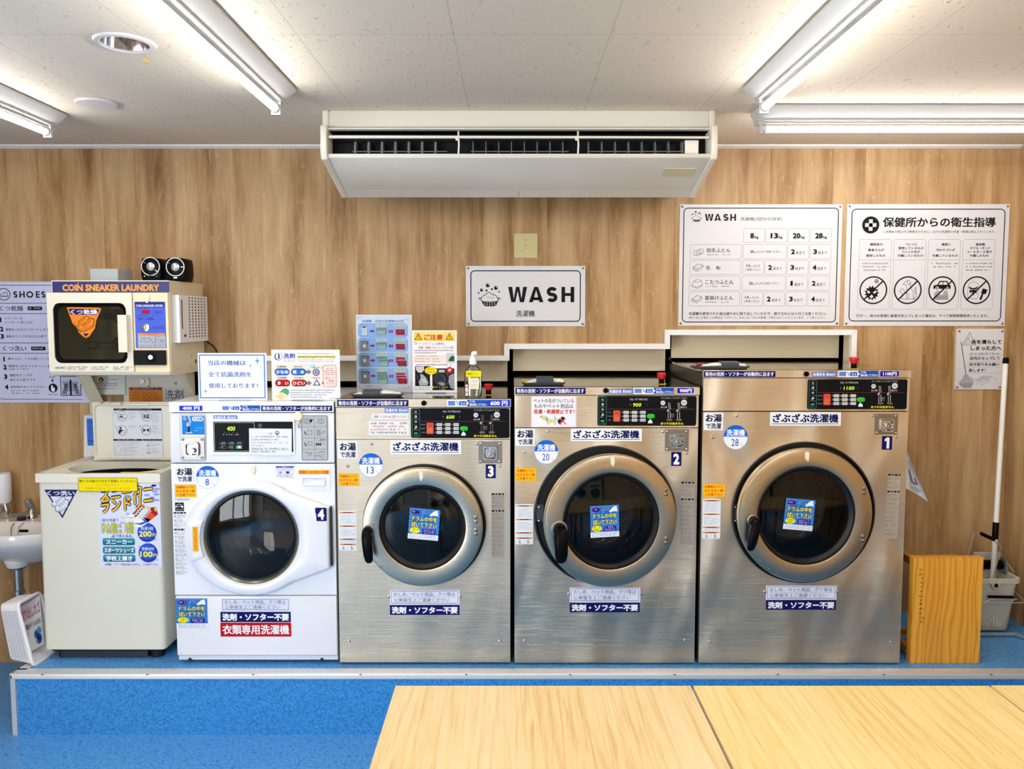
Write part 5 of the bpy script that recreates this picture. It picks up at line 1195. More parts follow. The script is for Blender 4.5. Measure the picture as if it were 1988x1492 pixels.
# the two shoes of the poster
g.poly('#f0f0e8', [(388, 750), (400, 785), (520, 780), (660, 640), (650, 620), (470, 730)], 9); g.poly('#b02028', [(395, 735), (480, 745), (545, 720), (660, 590), (640, 560), (610, 560), (480, 690), (410, 715)], 10); g.poly('#f6f6f6', [(405, 712), (480, 690), (520, 700), (500, 738), (400, 732)], 11); g.poly('#2a8a3c', [(520, 690), (600, 600), (630, 620), (560, 710)], 11); g.poly('#e86a20', [(600, 570), (640, 560), (660, 590), (640, 620)], 11)
g.poly('#f0f0e8', [(485, 840), (510, 880), (600, 870), (840, 720), (830, 690), (600, 820)], 12); g.poly('#1f62c8', [(488, 815), (600, 840), (700, 800), (730, 760), (660, 740), (560, 780)], 13); g.poly('#e4522a', [(640, 740), (720, 640), (830, 700), (700, 800)], 13); g.poly('#a81c24', [(720, 640), (740, 600), (800, 590), (835, 690), (800, 720)], 14); g.poly('#f4c81c', [(790, 590), (815, 600), (815, 660), (790, 640)], 15); g.poly('#f8f8f8', [(495, 790), (560, 745), (620, 770), (650, 790), (590, 812), (500, 815)], 15); g.poly('#f4d01c', [(670, 600), (690, 585), (720, 600), (705, 625)], 15)
for k in range(5): g.line('#f8f8f8', [(600 + 24 * k, 745 - 26 * k), (650 + 24 * k, 755 - 26 * k)], 10, 16); g.line('#f8f8f8', [(610 + 24 * k, 765 - 26 * k), (640 + 24 * k, 728 - 26 * k)], 8, 16)
for k in range(4): g.line('#f8f8f8', [(510 + 25 * k, 690 - 28 * k), (560 + 25 * k, 695 - 28 * k)], 9, 13); g.line('#f8f8f8', [(520 + 25 * k, 705 - 28 * k), (545 + 25 * k, 668 - 28 * k)], 7, 13)
g.poly('#f4e08a', [(345, 700), (353, 730), (378, 738), (353, 748), (345, 775), (337, 748), (315, 738), (337, 730)], 4)
g.text('#343c90', '1度の洗濯で', 50, 752, 292, 795, .0, 6)
for t, x0, x1, y0, y1 in (('大人用', 48, 235, 812, 878), ('なら', 238, 325, 828, 880), ('2足', 370, 492, 812, 878), ('子供用', 48, 235, 888, 956), ('なら', 238, 325, 904, 956), ('4足', 370, 492, 888, 956)):
    g.text('#2c5a30', t, x0 - 5, y0 - 4, x1 + 5, y1 + 4, .07, 5); g.text('#e8e23c', t, x0, y0, x1, y1, .02, 7)
g.text('#343c90', 'まで洗えます。', 195, 970, 480, 1012, .01, 6)
for t, y0, a, c in (('スニーカー', 1025, 105, 465), ('スポーツシューズ', 1140, 75, 490), ('学校上履き', 1252, 100, 460)):
    g.rrect('#1c6c84', 58, y0, 502, y0 + 96, 22, 5); g.rrect('#2f9cac', 64, y0 + 5, 496, y0 + 50, 18, 6); g.text('#ffffff', t, a, y0 + 16, c, y0 + 82, .03, 8)
for x, y, t1, t2 in ((675, 945, '洗濯1回', '200'), (682, 1225, '乾燥20分', '100')):
    g.circ('#1c3cae', x, y, 132, 5); g.circ('#2a58d0', x - 8, y - 12, 108, 6); g.text('#f0f4ff', t1, x - 85, y - 80, x + 85, y - 34, .01, 8); g.text('#f6ee5a', t2, x - 112, y - 22, x + 62, y + 60, .03, 8); g.text('#f6ee5a', '円', x + 70, y + 12, x + 118, y + 58, .02, 8)
g.text('#b81c6c', '※革靴・ブーツ等は洗えません。ご注意下さい。', 75, 1368, 822, 1402, .01, 6)
lab(g.build('sneaker_poster', SW), 'colourful poster with two sneakers and prices')
g = sheet(Y - .0062, 152, 927, 267, 953.5); g.rrect('#3c3a10', 152, 927, 267, 953.5, 3); g.rrect('#fbe000', 152.8, 927.8, 266.2, 952.7, 2.6, 2)
g.text('#3c3408', '靴ヒモは着けたままで洗濯してください。', 154.5, 930.5, 265, 935.8, .012); g.text('#c8a80c', '外して洗濯されますと', 188, 939, 230, 942.5, 0); g.text('#c8a80c', '洗濯槽から出れなくなってしまいます。', 164, 945.5, 254, 949.5, 0); lab(g.build('shoelace_label', SW), 'yellow label with dark lettering')
g = sheet(Yl, 87, 949, 152, 1005); g.poly('#1c2466', [(87, 950), (151.5, 950), (120, 1005.5)], 1); g.poly('#e0e2ee', [(98, 963), (141, 963), (120, 1000)], 2); g.text('#f2f4fa', 'くつ洗い', 92, 952, 146, 961.5, .02)
sneaker(g, 100, 963.5, 28, 20, '#242c60', '#eceef4', 5); sneaker(g, 107, 968.5, 27, 25, '#242c60', '#eceef4', 9)
lab(g.build('shoe_wash_sticker', SW), 'navy triangular sticker with a pair of shoes')
q0, q1 = at_z(128, 918, zr + .0045), at_z(170, 918, zr + .0045)
b = MB(); b.face(ink('#d8b0b0'), [(q0.x, Y + .0, zr + .0045), (q1.x, Y + .0, zr + .0045), (q1.x, Y + .010, zr + .0045), (q0.x, Y + .010, zr + .0045)]); lab(b.build('rim_sticker', SW), 'narrow pinkish sticker')
b = MB(); q0, q1 = at(225, 916, Y).x, at(310, 916, Y).x; b.face(ink('#e2c468'), [(q0, Y + .013, zr + .0006), (q1, Y + .013, zr + .0006), (q1, Y + .05, zr + .0006), (q0, Y + .05, zr + .0006)]); lab(b.build('rim_sticker', SW), 'yellow sticker on the rim')

# ---------------------------------------------------------------- shoe dryer on its stand
Y = 3.34; YB3 = 3.70
X0, X1 = at(103.5, 636, Y).x, at(331, 636, Y).x
zt, zb = at(994, 544, Y).z, at(994, 729, Y).z
DRY = empty('shoe_dryer', ((X0 + X1) / 2, (Y + YB3) / 2, zb)); tag(DRY, 'cream coin-operated shoe dryer box mounted above the ivory shoe washer', 'shoe dryer')
wx0, wx1, wz0, wz1 = at(110, 646, Y).x, at(251, 646, Y).x, at(994, 704, Y).z, at(994, 588, Y).z
b = MB(); b.holed(CREAM, X0, X1, zb + .004, zt, Y, rr_inner(wx0 - .01, wz0 - .01, wx1 + .01, wz1 + .01, .03), 64, back=None)
for q in ([(X0, Y, zt), (X1, Y, zt), (X1, YB3, zt), (X0, YB3, zt)], [(X0, Y, zb), (X1, Y, zb), (X1, YB3, zb), (X0, YB3, zb)], [(X0, Y, zb), (X0, YB3, zb), (X0, YB3, zt), (X0, Y, zt)], [(X1, Y, zb), (X1, YB3, zb), (X1, YB3, zt), (X1, Y, zt)], [(X0, YB3, zb), (X1, YB3, zb), (X1, YB3, zt), (X0, YB3, zt)]): b.face(BEIGE_ST, q)
b.bm.normal_update(); bmesh.ops.remove_doubles(b.bm, verts=b.bm.verts, dist=.0001); b.build('cabinet', DRY)
b = MB(); cavm = mat('drying_chamber', '#b4b8ac', .5)
b.grid(cavm, [[Vector((x, Y + .001, z)) for x, z in rrect_pts(wx0 - .01, wz0 - .01, wx1 + .01, wz1 + .01, .03)], [Vector((x, Y + .28, z)) for x, z in rrect_pts(wx0 - .01, wz0 - .01, wx1 + .01, wz1 + .01, .03)]], closed=True)
b.face(cavm, [(wx0 - .01, Y + .28, wz0 - .01), (wx1 + .01, Y + .28, wz0 - .01), (wx1 + .01, Y + .28, wz1 + .01), (wx0 - .01, Y + .28, wz1 + .01)]); b.build('drying_chamber', DRY)
NZ = mat('hanger_blue', '#1c3a5c', .35)
for zy in (613, 669):
    p = at(226, zy, Y + .12); b = MB(); b.cyl(BLACK, (p.x, Y + .28, p.z), .035, -.14, 'y', 28)
    b.prism(NZ, rrect_pts(p.x - .085, p.z - .015, p.x + .0, p.z + .015, .014), 'xz', Y + .1, Y + .125, bev=.004)
    b.tube(NZ, [(p.x - .08, Y + .11, p.z + .014), (p.x - .115, Y + .11, p.z + .015), (p.x - .14, Y + .11, p.z + .006), (p.x - .14, Y + .11, p.z - .008), (p.x - .115, Y + .11, p.z - .016), (p.x - .08, Y + .11, p.z - .014)], .003, 6); b.build('shoe_hanger', DRY)
g = sheet(Y - .006, 100.5, 545.5, 327, 567); g.slab(mat('sign_navy', '#1c1c66', .4), 101.5, 546, 327, 567, .006, .001)
g.text('#f0a04a', 'COIN SNEAKER LAUNDRY', 121, 551.5, 309, 565, .045); g.circ('#f0a04a', 152, 549.3, 1.4, 3, n=10); lab(g.build('header_sign', DRY), 'navy header strip with orange capitals')
b = MB(); dx0, dx1, dz0, dz1 = at(99, 644, Y).x, at(262, 644, Y).x, at(994, 720, Y).z, at(994, 568.5, Y).z; yd = Y - .022
b.holed(CREAM, dx0, dx1, dz0, dz1, yd, rr_inner(wx0, wz0, wx1, wz1, .028), 64, back=Y - .0005); ddoor = b.build('door', DRY)
b = MB(); R = lambda i, yy: [Vector((x, yy, z)) for x, z in rrect_pts(wx0 + i, wz0 + i, wx1 - i, wz1 - i, .028, 6)]
b.grid(BLACK, [R(0.001, yd + .004), R(.004, yd + .001), R(.014, yd + .006), R(.016, yd + .012)], closed=True); b.build('window_seal', ddoor)
b = MB(); b.prism(glass('dryer_glass', '#d4d8d0', .02), rrect_pts(wx0 + .012, wz0 + .012, wx1 - .012, wz1 - .012, .02, 6), 'xz', yd + .008, yd + .011); b.build('window_glass', ddoor)
b = MB(); b.box(CREAM, at(235, 647, yd).x, at(252, 647, yd).x, yd - .026, yd, at(994, 683, yd).z, at(994, 611, yd).z, .007, 3); b.build('door_handle', ddoor)
g = sheet(yd + .007, 130, 596, 198, 656)
g.poly('#f08a28', [(131, 597.5), (133, 596), (195, 597), (197.5, 600), (187, 622), (184, 637), (172, 653), (166, 656), (162, 654), (152, 645), (149, 636), (141, 628)], 1); g.poly('#1c1e66', [(134, 599), (194, 600), (189, 611), (138, 610)], 2); g.poly('#1c1e66', [(160, 647), (172, 647), (166, 653.5)], 2)
g.text('#f4f4fa', 'くつ乾燥', 138, 600.5, 190, 610, .02)
sneaker(g, 142, 613, 32, 21, '#5a2c10', '#f08a28', 3); sneaker(g, 151, 617, 33, 27, '#5a2c10', '#f08a28', 7)
lab(g.build('shoe_dry_sticker', ddoor), 'orange triangular sticker with a pair of shoes')
b = MB(); b.prism(CREAM, [(Y - .024, dz0 - .001), (Y - .02, zb + .012), (Y - .012, zb + .002), (Y, zb + .002), (Y, dz0 - .001)], 'yz', at(105, 724, Y).x, at(333, 724, Y).x, bev=.002); b.build('bottom_ledge', DRY)
g = sheet(Y - .0225, 105, 709, 258, 720); g.rrect('#c8c4bc', 107, 711, 128, 716, 1, 1); g.greek('#585450', 109, 126, 712, 3, 1, 2)
for a0, a1, k in ((131, 171, 1), (177, 210, 2), (220, 256, 3)):
    for j in range(2): g.greek('#6a6660', a0, a1 - 6 * j, 711 + 4 * j, 2.6, k + j, 2)
g.build('small_print', ddoor)
# control column
cx0, cx1 = at(262.5, 650, Y).x, at(330, 650, Y).x
b = MB(); b.box(CREAM_DK, cx0 + .001, cx1, Y - .012, Y - .0002, dz0 - .002, dz1, .004); col = b.build('control_column', DRY)
hook_tab(col, 287, 579, Y - .012)
Yc = Y - .0125
g = G(Yc, 293, 630); g.tf = (160, 480, 4.975)
g.rect('#5068d4', 510, 525, 806, 972, 1); g.rect('#2c2c8c', 510, 525, 796, 580, 2); g.text('#eceef8', 'COIN SNEAKER DRYER', 522, 552, 785, 574, .02)
g.greek('#2c3480', 535, 655, 586, 12, 1); g.greek('#2c3480', 675, 692, 586, 12, 2); g.rect('#a81c3c', 577, 606, 656, 642, 2); g.text('#1c2460', 'AQUA', 700, 614, 776, 636, 0); g.greek('#3c468c', 715, 760, 646, 5, 3)
g.greek('#2c3480', 535, 640, 652, 11, 4); g.greek('#2c3480', 680, 692, 652, 11, 5); g.text('#1a1c3c', '20', 535, 674, 582, 702, .0); g.text('#1a1c3c', '/100', 612, 674, 684, 702, .0); g.greek('#3c468c', 586, 604, 690, 9, 6); g.greek('#3c468c', 686, 700, 690, 9, 7)
g.frame('#3c4690', 678, 762, 790, 790, 4, 2, 2); g.greek('#2c3480', 684, 780, 770, 12, 8, 3)
g.rrect('#f0924a', 530, 828, 794, 848, 4, 2); g.greek('#8a3c20', 600, 730, 832, 11, 9, 3); g.rect('#b4b8c0', 532, 850, 698, 966, 2); g.rect('#b4b8c0', 703, 850, 798, 966, 2)
g.line('#555a64', [(560, 878), (650, 874), (680, 930)], 4, 3); g.line('#555a64', [(590, 880), (605, 915), (650, 905), (640, 880)], 3, 3); g.line('#555a64', [(555, 905), (578, 902)], 5, 3); g.frame('#555a64', 712, 888, 784, 918, 12, 3, 3); g.ring('#555a64', 762, 902, 10, 3, 3, 12)
for x0_, x1_, y_ in ((550, 690, 942), (550, 660, 954), (715, 785, 935), (720, 780, 947), (710, 780, 858)): g.greek('#60656e', x0_, x1_, y_, 8, int(y_ + x0_), 3)
fp = lab(g.build('control_face', col), 'blue control face')
p = at(283.5, 635.5, Yc); b = MB(); b.lathe(CHROME, [(.018, 0), (.017, -.004), (.012, -.005), (1e-4, -.0045)], p, 'y', 28); b.box(BLACK_M, p.x - .0015, p.x + .0015, p.y - .0062, p.y - .004, p.z - .011, p.z + .011); b.build('coin_slot', col)
b = MB(); b.box(BLACK, at(262.5, 693, Yc).x, at(323, 693, Yc).x, Yc - .012, Yc, at(994, 708, Yc).z, at(994, 679.5, Yc).z, .003); cbx = lab(b.build('cash_box', col), 'black cash box cover')
p = at(293.5, 693, Yc - .012); b = MB(); b.lathe(BLACK_M, [(.024, 0), (.022, -.003), (.012, -.003)], p, 'y', 24); b.lathe(CHROME, [(.011, 0), (.011, -.006), (.009, -.008), (1e-4, -.008)], p, 'y', 20); b.box(BLACK_M, p.x - .001, p.x + .001, p.y - .0085, p.y - .0075, p.z - .005, p.z + .005); b.build('cash_lock', cbx)
# louvred cover on the right side, maintenance plate
VY0, VY1 = Y + .03, YB3 - .02; vz0, vz1 = at(994, 664, Y + .1).z, at(994, 573, Y + .1).z
b = MB(); b.box(WHITE_PL, X1, X1 + .028, VY0, VY1, vz0, vz1, .006, 3); vc = b.build('vent_cover', DRY)
b = MB()
for k in range(6):
    yy = VY0 + .1 + (VY1 - VY0 - .14) * k / 5
    for j in range(14): z = vz0 + .02 + (vz1 - vz0 - .035) * j / 13; b.box(BLACK_M, X1 + .0275, X1 + .0285, yy, yy + .009, z, z + .0075)
o = b.build('vent_slots', vc); o['kind'] = 'stuff'
b = MB(); b.box(BLACK_M, X1 + .0275, X1 + .0286, VY0 + .022, VY0 + .030, vz0 + .06, vz1 - .02); b.build('vent_slit', vc)
b = MB(); b.cyl(BLACK, (X1 + .028, VY0 + .05, vz0 + .03), .006, .003, 'x', 14); b.build('vent_knob', vc)
b = MB(); b.box(BEIGE_ST, X1, X1 + .002, Y + .18, YB3 - .01, zb + .01, zb + .085, .0008, 1); mp = b.build('side_plate', DRY)
b = MB(); b.box(BLACK_M, X1 + .0018, X1 + .003, Y + .245, Y + .257, zb + .04, zb + .058); b.build('key_hole', mp)
for yy, z in ((Y + .05, zb + .03), (Y + .2, zb + .022), (Y + .2, zb + .078)): b = MB(); b.lathe(SATIN, [(.004, 0), (.003, .002), (1e-4, .0025)], (X1 + .002 * (yy > Y + .1), yy, z), 'x', 10); b.build('screw', DRY)
# stand
STD = empty('dryer_stand', ((X0 + X1) / 2, 3.66, .98)); tag(STD, 'ivory steel stand with notices under the shoe dryer, behind the open washer lid', 'stand')
yA, yB = 3.705, YW
b = MB(); b.box(mat('stand_panel', '#d9d7cc', .45), X0 + .11, X1 + .05, yA, yA + .004, .98, zb - .004); b.build('back_panel', STD)
for x, nm in ((at(172, 760, 3.70).x, 1), (at(372, 760, 3.70).x, 0)):
    b = MB(); b.prism(BEIGE_ST, [(yA, zb - .001), (3.585, zb - .001), (3.585, zb - .012), (yA, zb - .16)], 'yz', x + .012, x + .015); b.prism(BEIGE_ST, [(3.585, zb - .001), (3.587, zb - .012), (yA, zb - .16), (yA, zb - .157), (3.59, zb - .001)], 'yz', x + (.005 if nm else -.008), x + (.07 if nm else .02)); b.build('bracket', STD)
    b = MB(); b.box(BEIGE_ST, x, x + .03, yA, yB, .98, zb - .001); b.build('post', STD)
Ys = yA - .0006
g = sheet(Ys, 183, 728, 245, 767); g.rect('#dfe0b0', 183, 728, 245, 767, 1); g.frame('#7cb8a8', 183, 728, 245, 767, .5, 1.6, 2); g.rect('#e8e8e2', 187, 729, 242, 764, 3); g.circ('#5a3028', 197, 737, 4.4, 4, n=14); g.circ('#e8e8e2', 196.5, 738, 2.2, 5, n=10)
for k, c in enumerate(('#40444c', '#50545c', '#60646c', '#a06080')): g.greek(c, (206, 189, 189, 189)[k], 238 - 5 * k, (735, 743, 747, 753)[k], 2.4, k, 5)
lab(g.build('notice', STD), 'small framed notice')
g = sheet(Ys, 250, 751, 316, 779); g.rect('#d88a38', 250, 751, 316, 779, 1); g.rect('#3c2c6c', 253, 752.5, 314, 756, 2); g.greek('#e8d8e8', 258, 308, 753, 2.4, 1, 3)
for k in range(3): g.greek('#8a4818', 254, 270, 759 + 6 * k, 3, k, 3)
for k in range(3): g.ring('#7a4014', 281 + 10 * k, 766, 4, .8, 3, 12); g.greek('#8a4818', 274, 312, 771 + 2.6 * k, 1.8, k + 5, 3)
lab(g.build('notice', STD), 'orange notice')
g = sheet(Ys, 318, 752, 357, 778); g.rect('#d4d6da', 318, 752, 357, 778, 1); g.text('#2a3058', '洗剤', 320, 756, 356, 775, .0); lab(g.build('notice', STD), 'grey notice with large dark characters')
hook_tab(STD, 287, 742, Ys)
p = at(276, 740, Ys); b = MB(); b.lathe(SATIN, [(.012, 0), (.011, -.004), (.006, -.004), (.005, -.002), (1e-4, -.002)], p, 'y', 20); b.build('panel_lock', STD)
p = at(341, 744, Ys); b = MB(); b.box(mat('brown_tab', '#b08a60', .5), p.x - .006, p.x + .006, Ys - .003, Ys, p.z - .006, p.z + .006, .001); b.build('felt_pad', STD)
# things on top of the dryer
q0, q1 = at(175.5, 535, 3.42), at(229, 535, 3.42); zg = at(994, 521.5, 3.42).z
gm = mat('grey_steel_box', '#a9b4b8', .4)
b = MB(); b.box(gm, q0.x, q1.x, 3.42, 3.55, zt, zg, .001, 1); tag(b.build('metal_box', base=True), 'pale grey metal box on top of the shoe dryer', 'box')
def speaker(x, y, r, led, label):
    Ys = 3.46; c = at(x, y, Ys); s = mpp(Ys, y); zt_ = at(994, 500.5, Ys).z
    R = empty('desktop_speaker', (c.x, Ys + .05, zt)); tag(R, label, 'speaker', 'speakers on the shoe dryer')
    b = MB(); w = 19.5 * s
    b.prism(BLACK, [(c.x + px * w, zz) for px, zz in ((-1, zt_ - .03), (-.9, zt_ - .005), (-.7, zt_), (.7, zt_), (.9, zt_ - .005), (1, zt_ - .03), (1.02, zt + .03), (.85, zt + .001), (-.85, zt + .001), (-1.02, zt + .03))], 'xz', Ys, Ys + .09, bev=.006, seg=3); b.build('speaker_body', R)
    b = MB(); b.lathe(mat('speaker_ring', '#c4c6c8', .3, .6), [(r * s, 0), (r * s, -.003), (r * s - .003, -.003), (r * s - .003, 0)], c, 'y', 40); b.build('ring', R)
    b = MB(); b.lathe(BLACK, [((r - 1) * s, -.001), (9 * s, .006), (8.5 * s, .004)], c, 'y', 40)
    b.lathe(mat('speaker_dome', '#d4d4d6', .35, .8), [(8.5 * s, .003), (8 * s, -.002), (5 * s, -.007), (1e-4, -.009)], c, 'y', 32); b.build('driver', R)
    p = at(x, y + 21, Ys)
    if led:
        b = MB(); b.ball(mat('power_led', '#40e030', .4, emit=2.), at(x - 12, y + 19, Ys - .001), .0024, 8); b.build('power_light', R)
        b = MB(); b.cyl(BLACK_M, p, .009, -.008, 'y', 20); b.build('volume_knob', R)
        b = MB(); b.cyl(DARKGREY, at(x + 12, y + 19, Ys), .004, -.002, 'y', 12); b.build('jack', R)
    else: b = MB(); b.obox(mat('badge_silver', '#b8babc', .3, .7), p, (.008, 0, 0), (0, .001, 0), (0, 0, .003), .001); b.build('badge', R)
    g = G(Ys - .0005, x, y); q = (1, 9) if led else (10, 1); g.line('#e8e8ea', [(x + 9, y + 7), (x + 13, y + 10)] if led else [(x + 11, y), (x + 16, y)], 1.6, 10); g.line('#a8aaae', [(x - 13, y - 8), (x - 10, y - 6.5)], .8, 10); g.build('printed_mark', R)
speaker(292.5, 517, 18, True, 'left black desktop speaker with a green light, on top of the shoe dryer')
speaker(340.5, 518, 18, False, 'right black desktop speaker without a light, at the corner of the shoe dryer')
b = MB(); b.tube(BLACK, [at(x, y, YW - .008) for x, y in ((380, 640), (397, 655), (405, 665), (414, 671), (420, 680), (424, 700), (424, 730))], .003, 8); tag(b.build('power_cord'), 'black cord hanging on the wall right of the shoe dryer', 'cord')

# ---------------------------------------------------------------- signs on the back wall
def sign(name, label, x0, y0, x1, y1, m, tf, scr=True, cat='sign'):
    Ys = YW - .004; g = G(Ys, (x0 + x1) / 2, (y0 + y1) / 2); g.slab(m, x0, y0, x1, y1, .0038); g.tf = tf; g._f = (name, label, x0, y0, x1, y1, scr, cat); return g
def fin(g):
    name, label, x0, y0, x1, y1, scr, cat = g._f; o = tag(g.build(name), label, cat)
    if scr:
        ym = (y0 + y1) / 2
        for x in (x0 + 4.5, x1 - 4.5):
            for y in (y0 + 4.5, y1 - 4.5):
                a = at(x, ym, YW - .004); z = at(x, y, YW - .004).z; b = MB(); b.lathe(mat('screw_grey', '#8a8a92', .3, .8), [(.0058, 0), (.0056, -.002), (.0035, -.004), (1e-4, -.0045)], (a.x, a.y, z), 'y', 12); b.build('screw', o)
    return o
K = '#161518'
def bubbles(g, cx, cy, s):                     # tub of suds with bubbles
    for x, y, r in ((-25, -98, 28), (88, -64, 28), (-110, -34, 23), (-42, -28, 14), (33, -45, 14), (132, -10, 11), (-150, 8, 11)):
        g.circ(K, cx + x * s, cy + y * s, r * s, 1, n=20)
        if r > 20: g.poly('#d9d8da', [(cx + (x + r * .75 * math.cos(a)) * s, cy + (y + r * .75 * math.sin(a)) * s) for a in [math.pi + math.pi * i / 8 for i in range(9)]], 2); g.circ(K, cx + (x - r * .15) * s, cy + (y - r * .2) * s, r * .45 * s, 3, n=12)
    suds = [(-110, 90), (-112, 70), (-95, 48), (-70, 42), (-62, 28), (-40, 22), (-32, 5), (-8, -2), (12, 8), (22, 20), (45, 22), (58, 36), (80, 36), (98, 52), (108, 70), (108, 90)]
    g.line(K, [(cx + x * s, cy + y * s) for x, y in suds], 8 * s, 2)
    g.line('#77777a', [(cx + x * s, cy + y * s) for x, y in ((-32, 65), (-15, 60), (0, 72), (18, 68), (45, 72), (58, 92))], 6 * s, 2)
    for sg in (-1, 1): g.line(K, [(cx + x * s, cy + y * s) for x, y in ((sg * 108, 110), (sg * 140, 92), (sg * 146, 76), (sg * 125, 74), (sg * 108, 88))], 9 * s, 2)
    g.poly(K, [(cx + x * s, cy + y * s) for x, y in ((-118, 108), (-90, 122), (0, 128), (95, 122), (120, 108), (92, 180), (60, 190), (-50, 190), (-82, 180))], 2)
    for r_ in range(2):
        for k in range(5):
            x = -76 + 38 * k; g.rect('#d9d8da', cx + (x - 6 + (4 - r_ * 3) * (2 - k) * .8) * s, cy + (138 + 25 * r_) * s, cx + (x + 8 + (4 - r_ * 3) * (2 - k) * .8) * s, cy + (150 + 25 * r_) * s, 3)
g = sign('wall_sign', 'white board reading WASH with a tub of suds, in the middle of the wall', 904.5, 516, 1136, 633, SIGN_W, (880, 440, 7.104))
g.frame(K, 236, 600, 1758, 1310, 60, 14, 1); bubbles(g, 500, 905, 1.0); letters(g, K, (('W', 757, 1018), ('A', 1042, 1243), ('S', 1288, 1436), ('H', 1492, 1668)), 828, 1040, 50); g.text(K, '洗濯機', 865, 1152, 1125, 1240, .01); fin(g)
# large load chart
g = sign('wall_sign', 'large white chart headed WASH with rows of load sizes in kilograms', 1318.5, 396.5, 1632.5, 632, SIGN_W, (1300, 380, 5.526))
g.frame(K, 140, 126, 1800, 1358, 48, 10, 1); bubbles(g, 280, 208, .37); letters(g, K, (('W', 370, 460), ('A', 470, 542), ('S', 566, 622), ('H', 640, 702)), 194, 268, 17); g.text('#3c3a3e', '洗濯機(1回分の目安)', 748, 228, 1195, 272, .0)
GB = '#8a8a8e'
def cell(x0, y0, x1, y1): g.frame(GB, x0, y0, x1, y1, 12, 3, 1)
cols = [(786, 1014), (1024, 1252), (1262, 1490), (1500, 1730)]
for (x0, x1), t in zip(cols, ('8', '13', '20', '28')):
    cell(x0, 350, x1, 502); w = 42 if len(t) == 1 else 82; cx = (x0 + x1) / 2 - 22; g.text(K, t, cx - w / 2, 398, cx + w / 2, 458, .05); g.text(K, 'kg', cx + w / 2 + 4, 428, cx + w / 2 + 46, 464, .02)
rows = [(520, 676), (690, 844), (860, 1014), (1030, 1182)]
nm = [('羽毛ふとん', 390, 650), ('毛　布', 388, 545), ('こたつふとん', 386, 690), ('夏掛けふとん', 382, 690)]
amt = [(None, None, '2', '3'), (None, '2', '3', '4'), (None, None, '1', '2'), (None, '2', '3', '4')]
for i, (y0, y1) in enumerate(rows):
    o = -3 * i; cell(218 + o, y0, 768 + o, y1); yc = (y0 + y1) / 2; t, a, c = nm[i]; g.text(K, t, a, y0 + (40 if i != 1 else 58), c, y0 + (88 if i != 1 else 106), .01)
    if i != 1: g.greek('#505054', a, a + 130, y0 + 105, 13, i, 2); g.greek('#505054', a + 175, a + 265, y0 + 105, 13, i + 9, 2)
    x = 305 + o; IL = '#6a6a70'
    if i == 0:
        for dx in (-30, 0, 30): g.frame(IL, x + dx - 24, yc - 22 - dx * .3, x + dx + 24, yc + 30 - dx * .3, 14, 4, 1)
        g.line(IL, [(x - 50, yc + 30), (x - 10, yc + 45), (x + 55, yc + 15)], 4)
    elif i == 2: g.line(IL, [(x - 58, yc + 20), (x - 35, yc - 25), (x + 5, yc - 42), (x + 45, yc - 25), (x + 55, yc + 15), (x, yc + 45), (x - 58, yc + 22), (x - 56, yc + 34), (x, yc + 56), (x + 55, yc + 28), (x + 55, yc + 15)], 4); g.line(IL, [(x - 35, yc - 22), (x, yc - 8), (x + 45, yc - 25)], 4)
    else:
        g.line(IL, [(x - 50, yc - 2), (x + 5, yc - 38), (x + 55, yc - 22), (x, yc + 18), (x - 50, yc - 2), (x - 50, yc + 22), (x, yc + 42), (x + 55, yc + 0), (x + 55, yc - 22)], 5)
        g.line(IL, [(x - 50, yc + 10), (x, yc + 30)], 3)
    merged = amt[i][1] is None
    cell(cols[0][0] + o, y0, (cols[1][1] if merged else cols[0][1]) + o, y1)
    if merged: g.text(K, '20', 860 + o, yc - 14, 900 + o, yc + 14, .02); g.text(K, 'kg', 903 + o, yc + 2, 925 + o, yc + 18, 0); g.text('#2c2a2e', '以上をご利用ください', 932 + o, yc - 12, 1180 + o, yc + 14, .0)
    else: g.text(K, '13', 826 + o, yc - 32, 862 + o, yc - 6, .02); g.text(K, 'kg', 865 + o, yc - 18, 890 + o, yc - 4, 0); g.text('#2c2a2e', '以上を', 900 + o, yc - 30, 972 + o, yc - 4, 0); g.text('#2c2a2e', 'ご利用ください', 812 + o, yc + 10, 982 + o, yc + 38, 0)
    for k in (1, 2, 3):
        if amt[i][k]:
            x0, x1 = cols[k]; cell(x0 + o, y0, x1 + o, y1); g.text(K, amt[i][k], x0 + 36 + o, yc - 26, x0 + 78 + o, yc + 28, .05); g.text(K, '枚まで' if i != 2 else '組まで', x0 + 88 + o, yc - 6, x0 + 184 + o, yc + 30, .0)
g.text(K, '洗濯機を使用された後は速やかに取り出していただき、取り忘れには十分ご注意ください。', 212, 1245, 1695, 1280, .01)
g.text('#4c4a50', '※取り出しが遅かった場合は「スタッフ」あるいは「次のお客様」が取り出すことがございます。ご了承ください。', 212, 1292, 1695, 1318, .0); fin(g)
